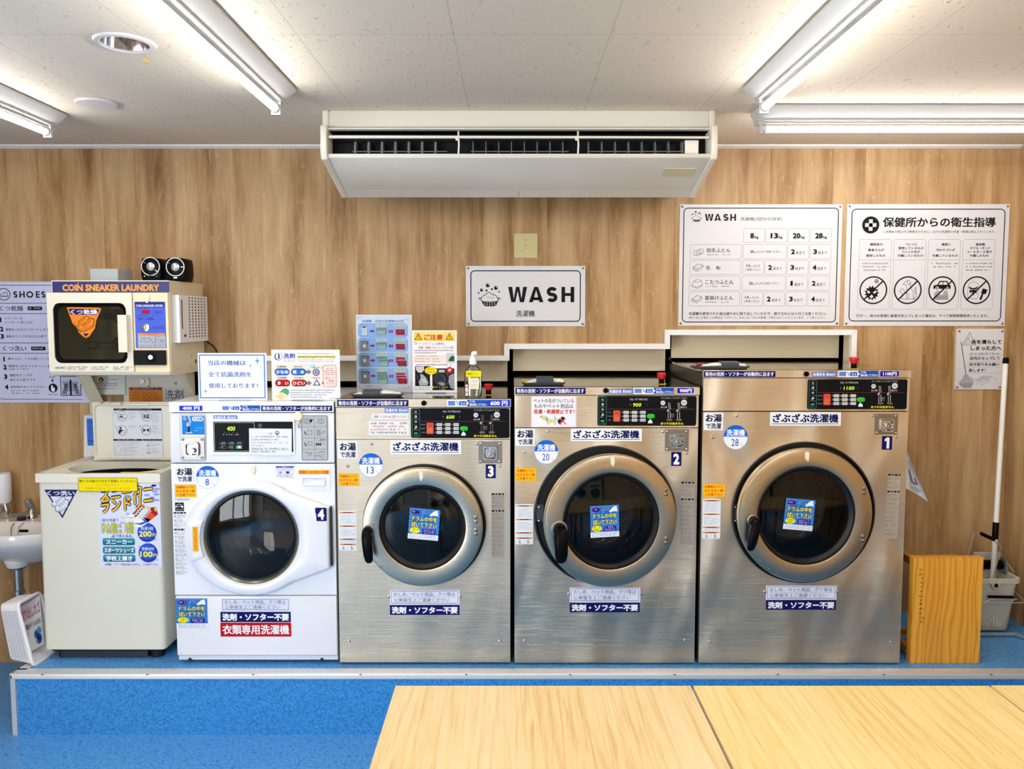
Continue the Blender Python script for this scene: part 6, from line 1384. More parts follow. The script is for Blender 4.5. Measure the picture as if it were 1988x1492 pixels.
# hygiene board
g = sign('wall_sign', 'white board headed with a cross and four prohibition circles', 1641.5, 396, 1955.5, 632.5, SIGN_W, (1630, 380, 5.525))
g.frame(K, 112, 138, 1755, 1346, 52, 10, 1); g.circ(K, 320, 312, 92, 1, n=40); g.rect('#d9d8da', 300, 252, 340, 374, 2); g.rect('#d9d8da', 260, 293, 380, 333, 2)
g.text(K, '保健所からの衛生指導', 448, 228, 1656, 336, .022); g.text(K, '二次感染の防止や公衆衛生のために、以下の洗濯物の洗濯・乾燥は禁止されています。', 450, 370, 1655, 398, .0)
tx = [(('感染症の', 318, 456, 520), ('患者さんが', 300, 470, 580), ('使用したもの', 280, 486, 640)), (('ペットに', 700, 824, 520), ('使用しているもの', 622, 895, 560), ('ペットの毛が', 660, 855, 600), ('付着しているもの', 618, 892, 640)), (('極度に', 1084, 1184, 520), ('汚れやゴミが', 1028, 1230, 580), ('付着しているもの', 990, 1264, 640)), (('塗装類', 1450, 1550, 520), ('オイル・ボンド', 1392, 1604, 560), ('コールタール等が', 1360, 1630, 600), ('付着したもの', 1392, 1592, 640))]
for k in range(4):
    x0, x1 = 200 + 370 * k + 4, 545 + 370 * k + 4; g.frame('#8a8a8e', x0, 466, x1, 1218, 24, 3, 1); g.rect('#8a8a8e', x0 + 2, 685, x1 - 2, 688, 1)
    for t, a, c, y in tx[k]: g.text(K, t, a, y - 15, c, y + 15, .015)
    n = (3, 0, 2, 3)[k]
    for j in range(n): g.greek('#5c5a60', x0 + 38, x1 - 20 - 30 * (j == n - 1), 718 + 35 * j, 17, k * 5 + j, 2)
    cx, cy = 370 + 370 * k, 1011
    if k == 0:
        g.poly(K, [(cx - 16 + (82 if i % 2 == 0 else 58) * math.cos(i * math.pi / 13), cy + 30 + (82 if i % 2 == 0 else 58) * math.sin(i * math.pi / 13)) for i in range(26)], 1)
        for sg in (-1, 1): g.poly('#d9d8da', [(cx - 16 + sg * 46, cy), (cx - 16 + sg * 14, cy + 22), (cx - 16 + sg * 22, cy + 38), (cx - 16 + sg * 48, cy + 28)], 2)
        g.poly('#d9d8da', [(cx - 40, cy + 74), (cx - 16, cy + 46), (cx + 4, cy + 70), (cx - 16, cy + 84)], 2); g.ring(K, cx + 32, cy - 95, 22, 8, 1, 10); g.circ(K, cx + 32, cy - 95, 8, 1, n=8)
    elif k == 1:
        g.line('#55555a', [(cx - 52, cy - 60), (cx - 20, cy - 100), (cx + 10, cy - 104), (cx + 30, cy - 80), (cx + 28, cy - 40), (cx + 60, cy + 20), (cx + 64, cy + 96)], 5, 1); g.line('#55555a', [(cx - 52, cy - 60), (cx - 20, cy - 58), (cx - 10, cy - 20), (cx - 10, cy + 96)], 5, 1); g.line('#55555a', [(cx + 64, cy + 96), (cx + 95, cy + 70), (cx + 88, cy - 30), (cx + 74, cy - 20), (cx + 80, cy + 40)], 5, 1); g.line('#55555a', [(cx - 84, cy + 14), (cx - 72, cy - 12), (cx - 40, cy - 12), (cx - 38, cy + 20), (cx + 8, cy + 40), (cx + 10, cy + 94)], 5, 1); g.line('#55555a', [(cx - 84, cy + 14), (cx - 60, cy + 36), (cx - 62, cy + 94), (cx + 90, cy + 96)], 5, 1); g.line('#55555a', [(cx - 8, cy - 96), (cx - 2, cy - 66), (cx + 14, cy - 56), (cx + 22, cy - 76)], 5, 1)
    elif k == 2:
        g.poly(K, [(cx - 96, cy - 14), (cx - 94, cy - 50), (cx - 55, cy - 58), (cx - 30, cy - 100), (cx + 50, cy - 100), (cx + 78, cy - 58), (cx + 90, cy - 50), (cx + 90, cy - 14)], 1); g.poly('#d9d8da', [(cx - 42, cy - 58), (cx - 20, cy - 88), (cx + 2, cy - 88), (cx + 2, cy - 58)], 2); g.poly('#d9d8da', [(cx + 10, cy - 58), (cx + 10, cy - 88), (cx + 42, cy - 88), (cx + 60, cy - 58)], 2)
        for dx in (-54, 50): g.circ('#d9d8da', cx + dx, cy - 20, 20, 2, n=16); g.circ(K, cx + dx, cy - 20, 14, 3, n=14); g.circ('#d9d8da', cx + dx, cy - 20, 7, 4, n=10)
        g.poly('#a2a2a4', [(cx - 84, cy + 30), (cx - 60, cy + 6), (cx - 30, cy + 6), (cx - 24, cy + 50), (cx + 10, cy + 50), (cx + 16, cy + 6), (cx + 54, cy + 6), (cx + 66, cy + 40), (cx + 70, cy + 104), (cx - 84, cy + 104)], 1)
        for j in range(5): g.rect('#77777a', cx - 78, cy + 60 + 9 * j, cx + 64, cy + 63 + 9 * j, 2)
    else:
        g.line('#66666a', [(cx - 95, cy - 30), (cx - 86, cy - 64), (cx - 60, cy - 86), (cx - 30, cy - 90), (cx, cy - 80), (cx + 18, cy - 54), (cx + 22, cy - 30)], 4, 1); g.line('#66666a', [(cx - 95, cy - 30), (cx - 92, cy + 80), (cx - 60, cy + 92), (cx, cy + 92), (cx + 18, cy + 76), (cx + 22, cy - 30)], 4, 1); g.poly(K, [(cx - 90, cy - 40), (cx - 36, cy - 20), (cx + 18, cy - 40), (cx + 4, cy - 14), (cx - 36, cy - 4), (cx - 76, cy - 14)], 1)
        g.poly(K, [(cx - 76, cy - 2), (cx + 4, cy - 4), (cx, cy + 40), (cx - 20, cy + 20), (cx - 26, cy + 50), (cx - 44, cy + 56), (cx - 48, cy + 14), (cx - 64, cy + 30), (cx - 74, cy + 28)], 2)
        g.poly(K, [(cx + 66, cy - 20), (cx + 118, cy - 4), (cx + 100, cy + 44), (cx + 76, cy + 40), (cx + 60, cy + 96), (cx + 46, cy + 108), (cx + 34, cy + 96), (cx + 58, cy + 40), (cx + 50, cy + 28)], 1)
    g.ring(K, cx, cy, 150, 15, 3, 44); g.line(K, [(cx - 100, cy + 102), (cx + 104, cy - 102)], 15, 4)
g.text(K, '万が一、他のお客様に被害が及んでしまった場合は、すべて損害賠償請求いたします。', 192, 1268, 1618, 1302, .01); fin(g)
# mop notice
g = sign('wall_sign', 'small white notice about the mop, under the prohibition board', 1855.5, 638, 1947.5, 755.5, SIGN_W, (1840, 620, 9.946))
def tri(a, w, c, l):
    g.line(c, [(a[0], a[1]), (a[2], a[3]), (a[4], a[5]), (a[0], a[1])], w, l)
tri((405, 250, 525, 490, 275, 490), 18, '#a8a7ab', 1); g.circ('#a8a7ab', 392, 345, 14, 1, n=12); g.line('#a8a7ab', [(350, 375), (390, 370), (420, 440)], 14, 1); g.line('#a8a7ab', [(390, 380), (345, 420), (310, 440)], 12, 1); g.rect('#bab9bc', 310, 445, 420, 462, 1)
g.line('#3c3a3e', [(242, 432), (360, 1045)], 13, 2)
g.poly('#b4b4b6', [(330, 1055), (360, 1045), (400, 1060), (430, 1105), (500, 1130), (525, 1190), (520, 1225), (470, 1320), (340, 1325), (280, 1290), (228, 1235), (235, 1200), (300, 1140)], 1); g.poly('#9c9c9e', [(230, 1232), (520, 1215), (470, 1320), (340, 1325), (280, 1290)], 2)
for k in range(5): g.line('#8e8e90', [(340 + 12 * k, 1070), (270 + 50 * k, 1220)], 5, 3)
g.poly('#bcbbbe', [(520, 1150), (600, 1140), (650, 1090), (700, 1080), (890, 1090), (880, 1110), (800, 1140), (855, 1170), (840, 1200), (740, 1230), (660, 1215), (560, 1190)], 1); g.poly('#d2d0d4', [(640, 1180), (720, 1165), (840, 1180), (830, 1195), (740, 1212), (670, 1200)], 2)
for x, y in ((930, 1148), (590, 1238), (690, 1255)): g.circ('#b4b3b6', x, y, 30, 1, 10, 14)
for t, x0, x1, y0, y1, bo in (('床を濡らして', 438, 1024, 388, 472, .03), ('しまった方へ', 432, 1026, 508, 595, .03), ('皆さまに快適に使って頂く為に', 428, 1010, 640, 676, .0), ('店内のモップにて', 420, 1006, 712, 782, .015), ('拭き取りをお願い', 416, 1000, 832, 896, .015), ('致します！', 414, 740, 945, 1010, .015)): g.text(K, t, x0, y0, x1, y1, bo)
for y in (692, 810, 922, 1032): g.rect('#9a989c', 375, y - 2, 1060, y + 3, 1)
fin(g)
# shoe sign at the far left
g = sign('wall_sign', 'lavender board headed SHOES with numbered steps, behind the shoe dryer', -14, 546.5, 190, 781, SIGN_L, (0, 540, 5.967), False)
N2 = '#23244e'
for y in (80, 288, 408, 748, 868): g.rect(N2, -70, y - 3, 1090, y + 3, 1)
g.line(N2, [(-60, 80), (-60, 1350), (-40, 1385), (0, 1400), (930, 1402)], 6, 1)
g.ring(K, 72, 184, 72, 8, 2); g.line(K, [(28, 206), (30, 190), (70, 172), (90, 158), (110, 160), (115, 205), (28, 207)], 5, 2); g.rect(K, 28, 206, 116, 212, 2); g.line(K, [(70, 160), (85, 178)], 3, 2)
letters(g, K, (('S', 180, 228), ('H', 250, 312), ('O', 330, 410), ('E', 440, 485), ('S', 503, 550)), 150, 225, 16); g.circ(K, 585, 205, 6, 2, n=8); g.text(K, 'くつ乾燥', 12, 318, 288, 378, .01); g.text(K, 'くつ洗い', 30, 782, 302, 842, .01)
for y, x0 in ((348, 338), (812, 358)): g.poly(K, [(x0, y - 22), (x0 + 160, y - 22), (x0 + 172, y), (x0 + 160, y + 22), (x0, y + 22)], 2); g.greek('#c8ccee', x0 + 12, x0 + 150, y - 10, 20, int(y), 3); g.greek(N2, x0 + 195, x0 + 320, y - 14, 11, 3, 2); g.greek(N2, x0 + 195, x0 + 320, y + 4, 11, 4, 2)
for n, y, x in (('1', 480, 6), ('2', 588, 8), ('3', 672, 10), ('1', 935, 24), ('2', 1028, 26), ('3', 1138, 28), ('4', 1258, 34)): g.text(K, n, x, y - 28, x + (40 if n != '1' else 28), y + 28, .06)
for t, x0, x1, y, h in (('スニーカーを', 66, 275, 463, 28), ('ハンガーに差し込む', 66, 395, 508, 28), ('硬貨を入れるとスタートします', 70, 570, 593, 30), ('運転中ランプが消えたら終了です', 72, 620, 672, 30), ('靴を入れ、フタを閉じてください', 84, 640, 932, 30), ('硬貨を入れるとスタートします', 88, 605, 1016, 30), ('運転中ランプが', 92, 355, 1122, 32), ('消えたら終了です', 92, 395, 1175, 32), ('追加脱水をしてください', 96, 510, 1257, 30)): g.text(N2, t, x0, y - h / 2, x1, y + h / 2, .0)
g.greek(N2, 90, 325, 1046, 14, 3, 2); g.greek(N2, 98, 430, 1294, 14, 4, 2); g.greek(N2, 98, 435, 1324, 14, 5, 2); g.text(N2, 'Push!', 555, 1130, 625, 1152, 0)
g.rect(K, 583, 1165, 597, 1185, 2); g.poly(K, [(572, 1182), (608, 1182), (590, 1202)], 2); g.circ(K, 593, 1270, 52, 2, n=30); g.poly('#eceef8', [(575, 1240), (588, 1235), (596, 1262), (615, 1268), (612, 1310), (580, 1312), (568, 1285)], 3); g.greek(N2, 535, 650, 1338, 14, 6, 2)
g.rect(K, 678, 1130, 920, 1360, 1); g.rect('#b4bad4', 686, 1138, 912, 1352, 2); g.rect(K, 788, 1175, 810, 1352, 3)
for k in range(7): g.rect('#3a3c48', 705 + 8 * k, 1200 + 16 * k, 890 - 8 * k, 1206 + 16 * k, 3)
for sg in (-1, 1):
    for j in range(3): g.line(K, [(800 + sg * (40 + 12 * j), 1225), (800 + sg * (58 + 18 * j), 1340)], 9, 4)
fin(g)
# switch plate
g = sheet(YW - .006, 998, 453, 1043.5, 500.5); g.slab(mat('switch_plate_beige', '#c9bd84', .35), 998, 453, 1043.5, 500.5, .0058, .003)
g.greek('#4a4630', 1017, 1024, 464.5, 1.8, 3, 1); g.ring('#6a6648', 1020.7, 477, 2.2, .5, 1, 16); g.greek('#4a4630', 1018, 1024, 483, 1.2, 4, 1); g.greek('#4a4630', 1015, 1018, 486, 1.6, 5, 1)
sp = tag(g.build('switch_plate'), 'square beige switch plate above the middle WASH board', 'switch')
p = at(1021, 487, YW - .0062); b = MB(); b.box(mat('switch_knob', '#e6dcae', .35), p.x - .005, p.x + .005, p.y - .003, p.y, p.z - .003, p.z + .003, .001); b.build('slide_switch', sp)

# ---------------------------------------------------------------- notices and tools on top of the washers
zt3 = at(994, 774, YF).z; zt2 = at(994, 751, YF).z; zt1 = at(994, 718, YF).z
def standing(name, label, ybase, ztop, x0, y0, x1, y1, tf, back='#eef0f4', rot=0, group=None):
    Ys = at_z(994, ybase, ztop).y; g = G(Ys, (x0 + x1) / 2, (y0 + y1) / 2, rot); g.slab(mat('card_white', back, .4), x0, y0, x1, y1, .002)
    z0 = g.p(x0, y1).z; dz = ztop + .0012 - z0
    g.tf = tf; g._q = (name, label, Ys, ztop, x0, x1, dz, group); return g
def fin2(g, foot):
    name, label, Ys, zt_, x0, x1, dz, group = g._q
    for v in g.bm.verts: v.co.z += dz
    o = tag(g.build(name), label, 'notice', group)
    if foot:
        a, c = at(x0, 700, Ys).x, at(x1, 700, Ys).x; w = c - a; b = MB(); am = glass('acrylic', '#e6f2f2', .05)
        b.box(am, a + w * .3, c - w * .25, Ys - .012, Ys + .05, zt_ + .0005, zt_ + .0035, .001, 1); b.box(am, a + w * .3, c - w * .25, Ys + .0025, Ys + .0045, zt_ + .0035, zt_ + .12); b.build('acrylic_stand', o)
    return o
def sparkle(g, c, x, y, r, l=2): g.poly(c, [(x + (r if i % 2 == 0 else r * .14) * math.cos(i * math.pi / 4) * (1 if i % 4 else .7), y + (r if i % 2 == 0 else r * .14) * math.sin(i * math.pi / 4)) for i in range(8)], l)
# (crop frame 320,660 at 4.661)
g = standing('standing_notice', 'white notice with a blue frame and sparkles, standing on the white washer', 777, zt4, 385, 684.5, 518, 776, (320, 660, 4.661))
g.frame('#3c7ed2', 313, 128, 908, 524, 4, 10, 1); B_ = '#2a56b4'
for t, x0, x1, y in (('当店の機械は', 394, 735, 203), ('全て抗菌洗剤を', 394, 785, 307), ('使用しております！', 396, 840, 409)): g.text(B_, t, x0, y - 24, x1, y + 24, .01)
for x, y, r in ((840, 185, 46), (776, 230, 26), (366, 460, 34), (404, 484, 12)): sparkle(g, '#2f78cc', x, y, r)
g.circ('#7a9cc8', 870, 240, 5, 2, n=8); fin2(g, True)
g = standing('standing_notice', 'white notice about detergent with blue and red ovals, standing on the white washer', 777, zt4, 527.5, 677, 660, 775, (520, 670, 12.433))
g.rect('#efe2d4', 150, 425, 1690, 1005, 1); g.circ('#202850', 255, 255, 88, 1, n=30); g.circ('#2c3c88', 272, 250, 88, 2, n=30); g.circ('#eef0f6', 272, 250, 78, 3, n=30); g.text('#2c3894', 'i', 255, 185, 298, 310, .05, 4)
g.text('#2a3aa4', '洗剤', 388, 172, 665, 300, .02); g.text('#2a3aa4', 'について', 390, 325, 662, 388, .0)
g.greek('#2c3050', 720, 1615, 175, 24, 1, 2, .95); g.rect('#e8e050', 720, 232, 1640, 292, 1); g.greek('#57591c', 728, 1632, 238, 48, 2, 2, .98); g.greek('#6a6e88', 725, 1610, 320, 22, 3); g.greek('#6a6e88', 760, 1605, 362, 24, 4, 2, .95)
for t, x0, x1, y in (('洗濯物量', 225, 445, 497), ('汚れ具合', 625, 845, 497), ('泡立ち', 1085, 1250, 515), ('洗濯物量', 232, 450, 763), ('汚れ具合', 635, 855, 763), ('泡立ち', 1090, 1255, 765)): g.text('#1c1c28', t, x0, y - 23, x1, y + 23, .012)
for x0, y0, c1, c2, t, a, c in ((165, 540, '#163a96', '#2272cc', '少なめ', 195, 498), (560, 540, '#163a96', '#2272cc', '軽　め', 605, 875), (172, 808, '#7a0c10', '#b81418', '多　い', 230, 495), (568, 808, '#7a0c10', '#b81418', 'ひどい', 600, 895)):
    g.rrect(c1, x0, y0, x0 + 362, y0 + 165, 80, 2); g.rrect(c2, x0 + 18, y0 + 14, x0 + 344, y0 + 148, 66, 3); g.text('#f4f6fc', t, a, y0 + 38, c, y0 + 130, .02, 5)
for y in (622, 892): g.poly('#77777c', [(915, y - 32), (975, y - 32), (975, y - 70), (1055, y), (975, y + 70), (975, y + 32), (915, y + 32)], 2)
for x, y, r in ((1055, 500, 42), (1120, 470, 36), (1300, 520, 30), (975, 460, 18)): g.circ('#a8dce8', x, y, r, 2, n=16)
g.circ('#eef0f6', 1168, 632, 80, 3, n=30); g.ring('#1c2c84', 1168, 632, 84, 24, 4); g.ring('#1c2c84', 1168, 632, 42, 24, 4, 24); g.poly('#eef0f6', [(1178, 815), (1255, 940), (1100, 940)], 3); g.line('#1c2c84', [(1178, 815), (1255, 940), (1100, 940), (1178, 815)], 20, 4)
g.frame('#d03c70', 1335, 462, 1655, 985, 40, 11, 2); g.poly('#d03c70', [(1340, 850), (1295, 895), (1340, 930)], 2)
for k, (x0, x1) in enumerate(((1415, 1575), (1370, 1600), (1370, 1635), (1380, 1610))): g.greek('#cc3068', x0, x1, 528 + 48 * k, 30, k, 3, .95)
for t, x0, x1, y in (('安心して', 1385, 1615, 768), ('ご利用', 1412, 1592, 838), ('下さい!', 1400, 1605, 908)): g.text('#cc3068', t, x0, y - 27, x1, y + 27, .01)
g.poly('#4fa47c', [(255, 1140), (345, 1040), (420, 1010), (500, 1060), (510, 1130), (470, 1190), (340, 1115)], 2); g.poly('#f4f0e0', [(165, 1195), (330, 1115), (470, 1190), (300, 1270)], 3); g.poly('#e8c060', [(165, 1195), (300, 1262), (470, 1185), (480, 1200), (300, 1290), (170, 1210)], 4); g.poly('#ecd084', [(175, 1195), (310, 1140), (420, 1185), (300, 1255)], 4)
for k, (c, x1) in enumerate((('#1c1c28', 1590), ('#1c1c28', 1545), ('#1c1c28', 1060), ('#2c4ca4', 1310))): g.greek(c, 538, x1, 1050 + 56 * k, 34, k + 3, 2, .96)
g.greek('#2c4ca4', 1085, 1405, 1162, 34, 9, 2, .96); g.text('#9a9a9c', 'DEPOT', 1482, 1245, 1695, 1280, .0); g.greek('#b0b0b2', 1490, 1695, 1215, 14, 3); fin2(g, True)
g = standing('standing_notice', 'tall pale blue poster of washers and bags in a clear sleeve, on washer 3', 762, zt3, 692, 609.5, 800, 760.5, (690, 600, 8.775), '#e8e8ee')
g.text('#5a78cc', '洗濯機・用途の洗濯物の目安', 118, 170, 835, 218, .01)
for k, (y0, y1) in enumerate(((232, 470), (480, 715), (730, 978), (995, 1262))):
    x0 = 52 - 2 * k; g.rrect('#7ea4e0', x0, y0, 895, y1, 50, 1); g.rrect('#a4c8f2', x0 + 5, y0 + 5, 890, y1 - 5, 46, 2); g.greek('#50608a', 92, 215, y0 + 18, 16, k, 3)
    wy = y0 + 52
    if k == 0: g.rect('#50525a', 104, wy, 208, wy + 155, 3); g.rect('#f2f2f4', 108, wy + 3, 204, wy + 150, 4); g.rect('#50525a', 125, wy + 5, 185, wy + 25, 5); g.ring('#8a8c92', 152, wy + 80, 33, 6, 5, 20)
    else: g.rect('#a09a94', 84, wy, 222 + 6 * k, y1 - 12, 3); g.rect('#6e6662', 84, wy, 222 + 6 * k, wy + 16, 4); g.rect('#2040a0', 195 + 6 * k, wy + 28, 217 + 6 * k, wy + 48, 4); g.circ('#f4f4f6', 152 + 2 * k, wy + 85, 30, 4, n=20); g.circ('#50484a', 122, wy + 85, 9, 4, n=8)
    ya = y0 + 132; g.poly('#b81c84', [(248 + 3 * k, ya - 14), (300, ya - 14), (300, ya - 30), (335 + 3 * k, ya), (300, ya + 30), (300, ya + 14), (248 + 3 * k, ya + 14)], 3)
    g.rrect('#f0ecaa', 350 + 5 * k, y0 + 18, 550 - 5 * (k > 0), y0 + 52, 8, 3); g.greek('#9a8a3c', 375, 530, y0 + 28, 16, k + 4, 4); g.rrect('#f0ecaa', 655, y0 + 18, 865, y0 + 54, 8, 3); g.greek('#9a8a3c', 680, 840, y0 + 30, 16, k + 8, 4); g.rect('#c02c8c', 568, ya - 18, 645, ya + 26, 3); g.greek('#f0c0e0', 585, 630, ya - 4, 18, k, 4)
    n = (1, 1, 2, 3)[k]
    for j in range(n):
        x = 362 + 14 * j * (1 if k == 2 else .6) + (18 if k == 2 and j else 0); y = y0 + 82 + (0 if n == 1 else -12) + 50 * j * (1 if k == 2 else .9); g.poly('#7c9c98', [(x, y), (x + 175, y - 4), (x + 168, y + 110), (x + 12, y + 112)], 5 + 2 * j); g.poly('#b4ccba', [(x + 14, y + 34), (x + 152, y + 30), (x + 150, y + 104), (x + 18, y + 106)], 6 + 2 * j); g.greek('#3c78a8', x + 50, x + 125, y + 42, 16, j, 6.5 + 2 * j)
        x = 690 + 16 * j * (1.6 if k == 2 else 1); y = y0 + 98 + (0 if n == 1 else -20) + 52 * j * (1 if k == 2 else .85); g.rect('#f0e4e6', x - 6, y - 8, x + 156, y + 2, 5 + 2 * j - .5); g.poly('#b03038', [(x, y), (x + 150, y + 2), (x + 158, y + 100), (x + 4, y + 98)], 5 + 2 * j); g.greek('#d88088', x + 50, x + 110, y + 30, 14, j, 6 + 2 * j)
g.frame('#b48ab4', 150, 1285, 540, 1340, 4, 5, 2); g.greek('#40405c', 175, 505, 1302, 18, 3, 3)
for sx_, sy_ in ((50, 125), (905, 165), (50, 1335), (905, 1335)): g.line('#d8a8b0', [(sx_, sy_ + (40 if sy_ < 400 else -50)), (sx_, sy_), (sx_ + (80 if sx_ < 400 else -80), sy_)], 8, 2)
o = fin2(g, False)
Yp = o.location.y; b = MB(); a, c = at(692, 680, Yp).x, at(800, 680, Yp).x; b.box(glass('clear_sleeve', '#f8fafc', -.034, .03), a - .001, c + .001, Yp - .006, Yp - .0045, zt3 + .001, at(994, 609, Yp).z); b.build('clear_sleeve', o)
b = MB(); b.box(mat('card_back', '#d0d4d8', .5), a + .05, c - .05, Yp + .005, Yp + .06, zt3 + .0005, zt3 + .003, .001, 1); b.build('easel_foot', o)
g = standing('standing_notice', 'white caution poster with a yellow header and two photographs, on washer 3', 762.5, zt3, 800.5, 641, 887, 762, (795, 630, 9.326))
g.rect('#f6d470', 78, 120, 828, 300, 1)
for k in range(12): g.poly('#fae8a8', [(450, 200), (80 + 66 * k, 122), (105 + 66 * k, 122)], 1.5)
for x in (163, 725): g.poly('#2c2410', [(x, 148), (x + 72, 274), (x - 72, 274)], 2); g.poly('#f4c414', [(x, 170), (x + 54, 264), (x - 54, 264)], 3); g.rect('#2c2410', x - 5, 195, x + 5, 238, 4); g.rect('#2c2410', x - 5, 244, x + 5, 254, 4)
g.text('#c8241c', 'ご注意', 265, 175, 605, 275, .025)
g.text('#cc3448', 'ビーズクッションは絶対に', 162, 322, 642, 366, .008); g.text('#cc3448', '洗濯、乾燥しないでください!!', 162, 390, 745, 436, .008)
for x, y in ((115, 335), (775, 412)): g.ring('#cc3448', x, y, 27, 6, 2, 18); g.line('#cc3448', [(x - 18, y - 18), (x + 18, y + 18)], 6, 2)
g.greek('#3c2c2c', 85, 395, 455, 26, 1, 2, .95); g.greek('#d03040', 400, 460, 455, 26, 2, 2, .95); g.greek('#3c2c2c', 465, 800, 455, 26, 3, 2, .95); g.greek('#d03040', 85, 205, 497, 26, 4, 2, .95); g.greek('#3c2c2c', 210, 515, 497, 26, 5, 2, .95)
g.rect('#f2e2d4', 80, 545, 665, 690, 1); 
for k in range(3): g.greek('#8a7468', 95, (520, 540, 565)[k], 560 + 48 * k, 20, k, 2)
g.rect('#c8ccc8', 670, 510, 815, 695, 1); g.poly('#1e5c3c', [(705, 660), (720, 610), (770, 560), (812, 575), (812, 662)], 2)
g.greek('#2c4498', 118, 745, 712, 30, 4, 2, .97)
g.rect('#15161a', 98, 750, 370, 1110, 1); g.poly('#d4c4c4', [(110, 760), (260, 755), (265, 820), (215, 870), (150, 860), (115, 810)], 2); g.poly('#a4acb4', [(190, 890), (240, 900), (300, 960), (340, 1050), (320, 1100), (180, 1100), (165, 1040), (200, 960)], 2); g.poly('#c4ccd2', [(215, 980), (270, 975), (310, 1040), (250, 1060)], 3)
for k in range(6): g.line('#5c6068', [(110 + 8 * k, 900 + 20 * k), (160, 940 + 20 * k)], 4, 2)
g.rect('#181a20', 410, 790, 810, 1185, 1); g.circ('#4a4c54', 585, 980, 135, 2, n=30); g.circ('#1c1e26', 585, 980, 118, 3, n=30); g.rect('#c8c0b0', 530, 815, 635, 862, 3)
for k in range(6): g.ring('#5c6470', 560 + 12 * k, 970 + 6 * k, 80 - 10 * k, 4, 4 + k * .2, 18)
g.poly('#8c98a4', [(510, 1050), (580, 1040), (650, 1060), (620, 1100), (560, 1095)], 5); g.poly('#a0a4ac', [(720, 920), (805, 880), (805, 1170), (740, 1140), (705, 1040)], 3)
for k in range(5): g.line('#50545c', [(735, 950 + 40 * k), (795, 930 + 42 * k)], 5, 4)
def burst(x, y, r, c, l): g.poly(c, [(x + (r if i % 2 else r * .76) * math.cos(i * math.pi / 14), y + (r * .62 if i % 2 else r * .47) * math.sin(i * math.pi / 14)) for i in range(28)], l)
burst(388, 830, 128, '#f2e020', 6); g.greek('#dc6010', 315, 455, 795, 28, 5, 7, .97); g.greek('#dc6010', 320, 455, 842, 30, 6, 7, .97)
g.poly('#c41c2c', [(725 + (72 if i % 2 else 56) * math.cos(i * math.pi / 14), 825 + (68 if i % 2 else 54) * math.sin(i * math.pi / 14)) for i in range(28)], 6); g.text('#f4f0f0', '?!', 700, 795, 752, 845, .05, 8, shear=.2)
g.circ('#e8c820', 418, 1130, 20, 6, n=14); g.greek('#e0d060', 445, 720, 1118, 26, 7, 7); g.greek('#e0d060', 540, 645, 1155, 22, 8, 7); g.greek('#50545c', 70, 380, 1130, 16, 8, 2); g.greek('#50545c', 80, 380, 1162, 16, 9, 2); fin2(g, True)
# spray bottle
Yq = at_z(918, 771, zt3).y; c = at(918.5, 770, Yq); sc = mpp(Yq); H_ = lambda y: at(994, y, Yq).z
BT = empty('spray_bottle', (c.x, Yq, zt3)); tag(BT, 'clear spray bottle with a yellow label, half full, on washer 3', 'bottle')
clr = glass('clear_plastic', '#f8f9f9', .08, .08); wat = glass('clear_liquid', '#f0f4f4', .03)
def oval(r, z): return [Vector((c.x + r * math.cos(a), Yq + min(r, .022) * math.sin(a) * .95, z)) for a in [2 * math.pi * i / 32 for i in range(32)]]
w = 16.5 * sc
b = MB(); b.grid(clr, [oval(1e-4, zt3 + .001), oval(w * .86, zt3 + .001), oval(w * .98, zt3 + .012), oval(w, zt3 + .03), oval(w, H_(728)), oval(w * .9, H_(718)), oval(w * .62, H_(711.5)), oval(w * .4, H_(709)), oval(w * .38, H_(703))], closed=True); b.build('bottle_body', BT, angle=60)
b = MB(); b.grid(wat, [oval(1e-4, zt3 + .004), oval(w * .84, zt3 + .004), oval(w * .95, zt3 + .014), oval(w * .965, H_(755)), oval(1e-4, H_(755))], closed=True); b.build('liquid', BT, angle=60)
NW = mat('nozzle_white', '#e9eaea', .35)
b = MB(); b.lathe(NW, [(w * .42, H_(707)), (w * .44, H_(697)), (w * .3, H_(693)), (w * .22, H_(690)), (w * .22, H_(684)), (1e-4, H_(683.5))], (c.x, Yq, 0), 'z', 24); b.box(NW, c.x - .002, c.x + .016, Yq - .010, Yq + .010, H_(688), H_(681.5), .003); b.build('spray_nozzle', BT)
b = MB(); b.tube(clr, [(c.x, Yq, H_(703)), (c.x + .002, Yq, zt3 + .012)], .002, 6); b.build('dip_tube', BT)
Yw = Yq - .0235
g = sheet(Yw, 904.5, 719.5, 934, 731); g.rect('#f4e400', 904.5, 719.5, 934, 731); g.text('#7a6a10', '除菌用スプレー', 907, 722.5, 931, 728, .0); lab(g.build('name_label', BT), 'yellow label')
g = sheet(Yw, 910, 733, 931, 756); g.poly('#ece6cc', [(910.5, 734), (927.5, 733), (931, 738), (929.5, 755), (911.5, 754.5)], 1)
for k in range(4): g.greek('#a49a7c', 914, 927, 738 + 4 * k, 1.6, k, 2)
lab(g.build('paper_label', BT), 'cream paper label')
g = sheet(Yw + .001, 903.5, 746, 908.5, 768); g.rect('#ecd8d8', 903.5, 746, 908.5, 768); g.rect('#c85058', 903.8, 750, 908, 752, 2); g.rect('#c85058', 903.8, 760, 908, 762, 2); g.build('side_label', BT)
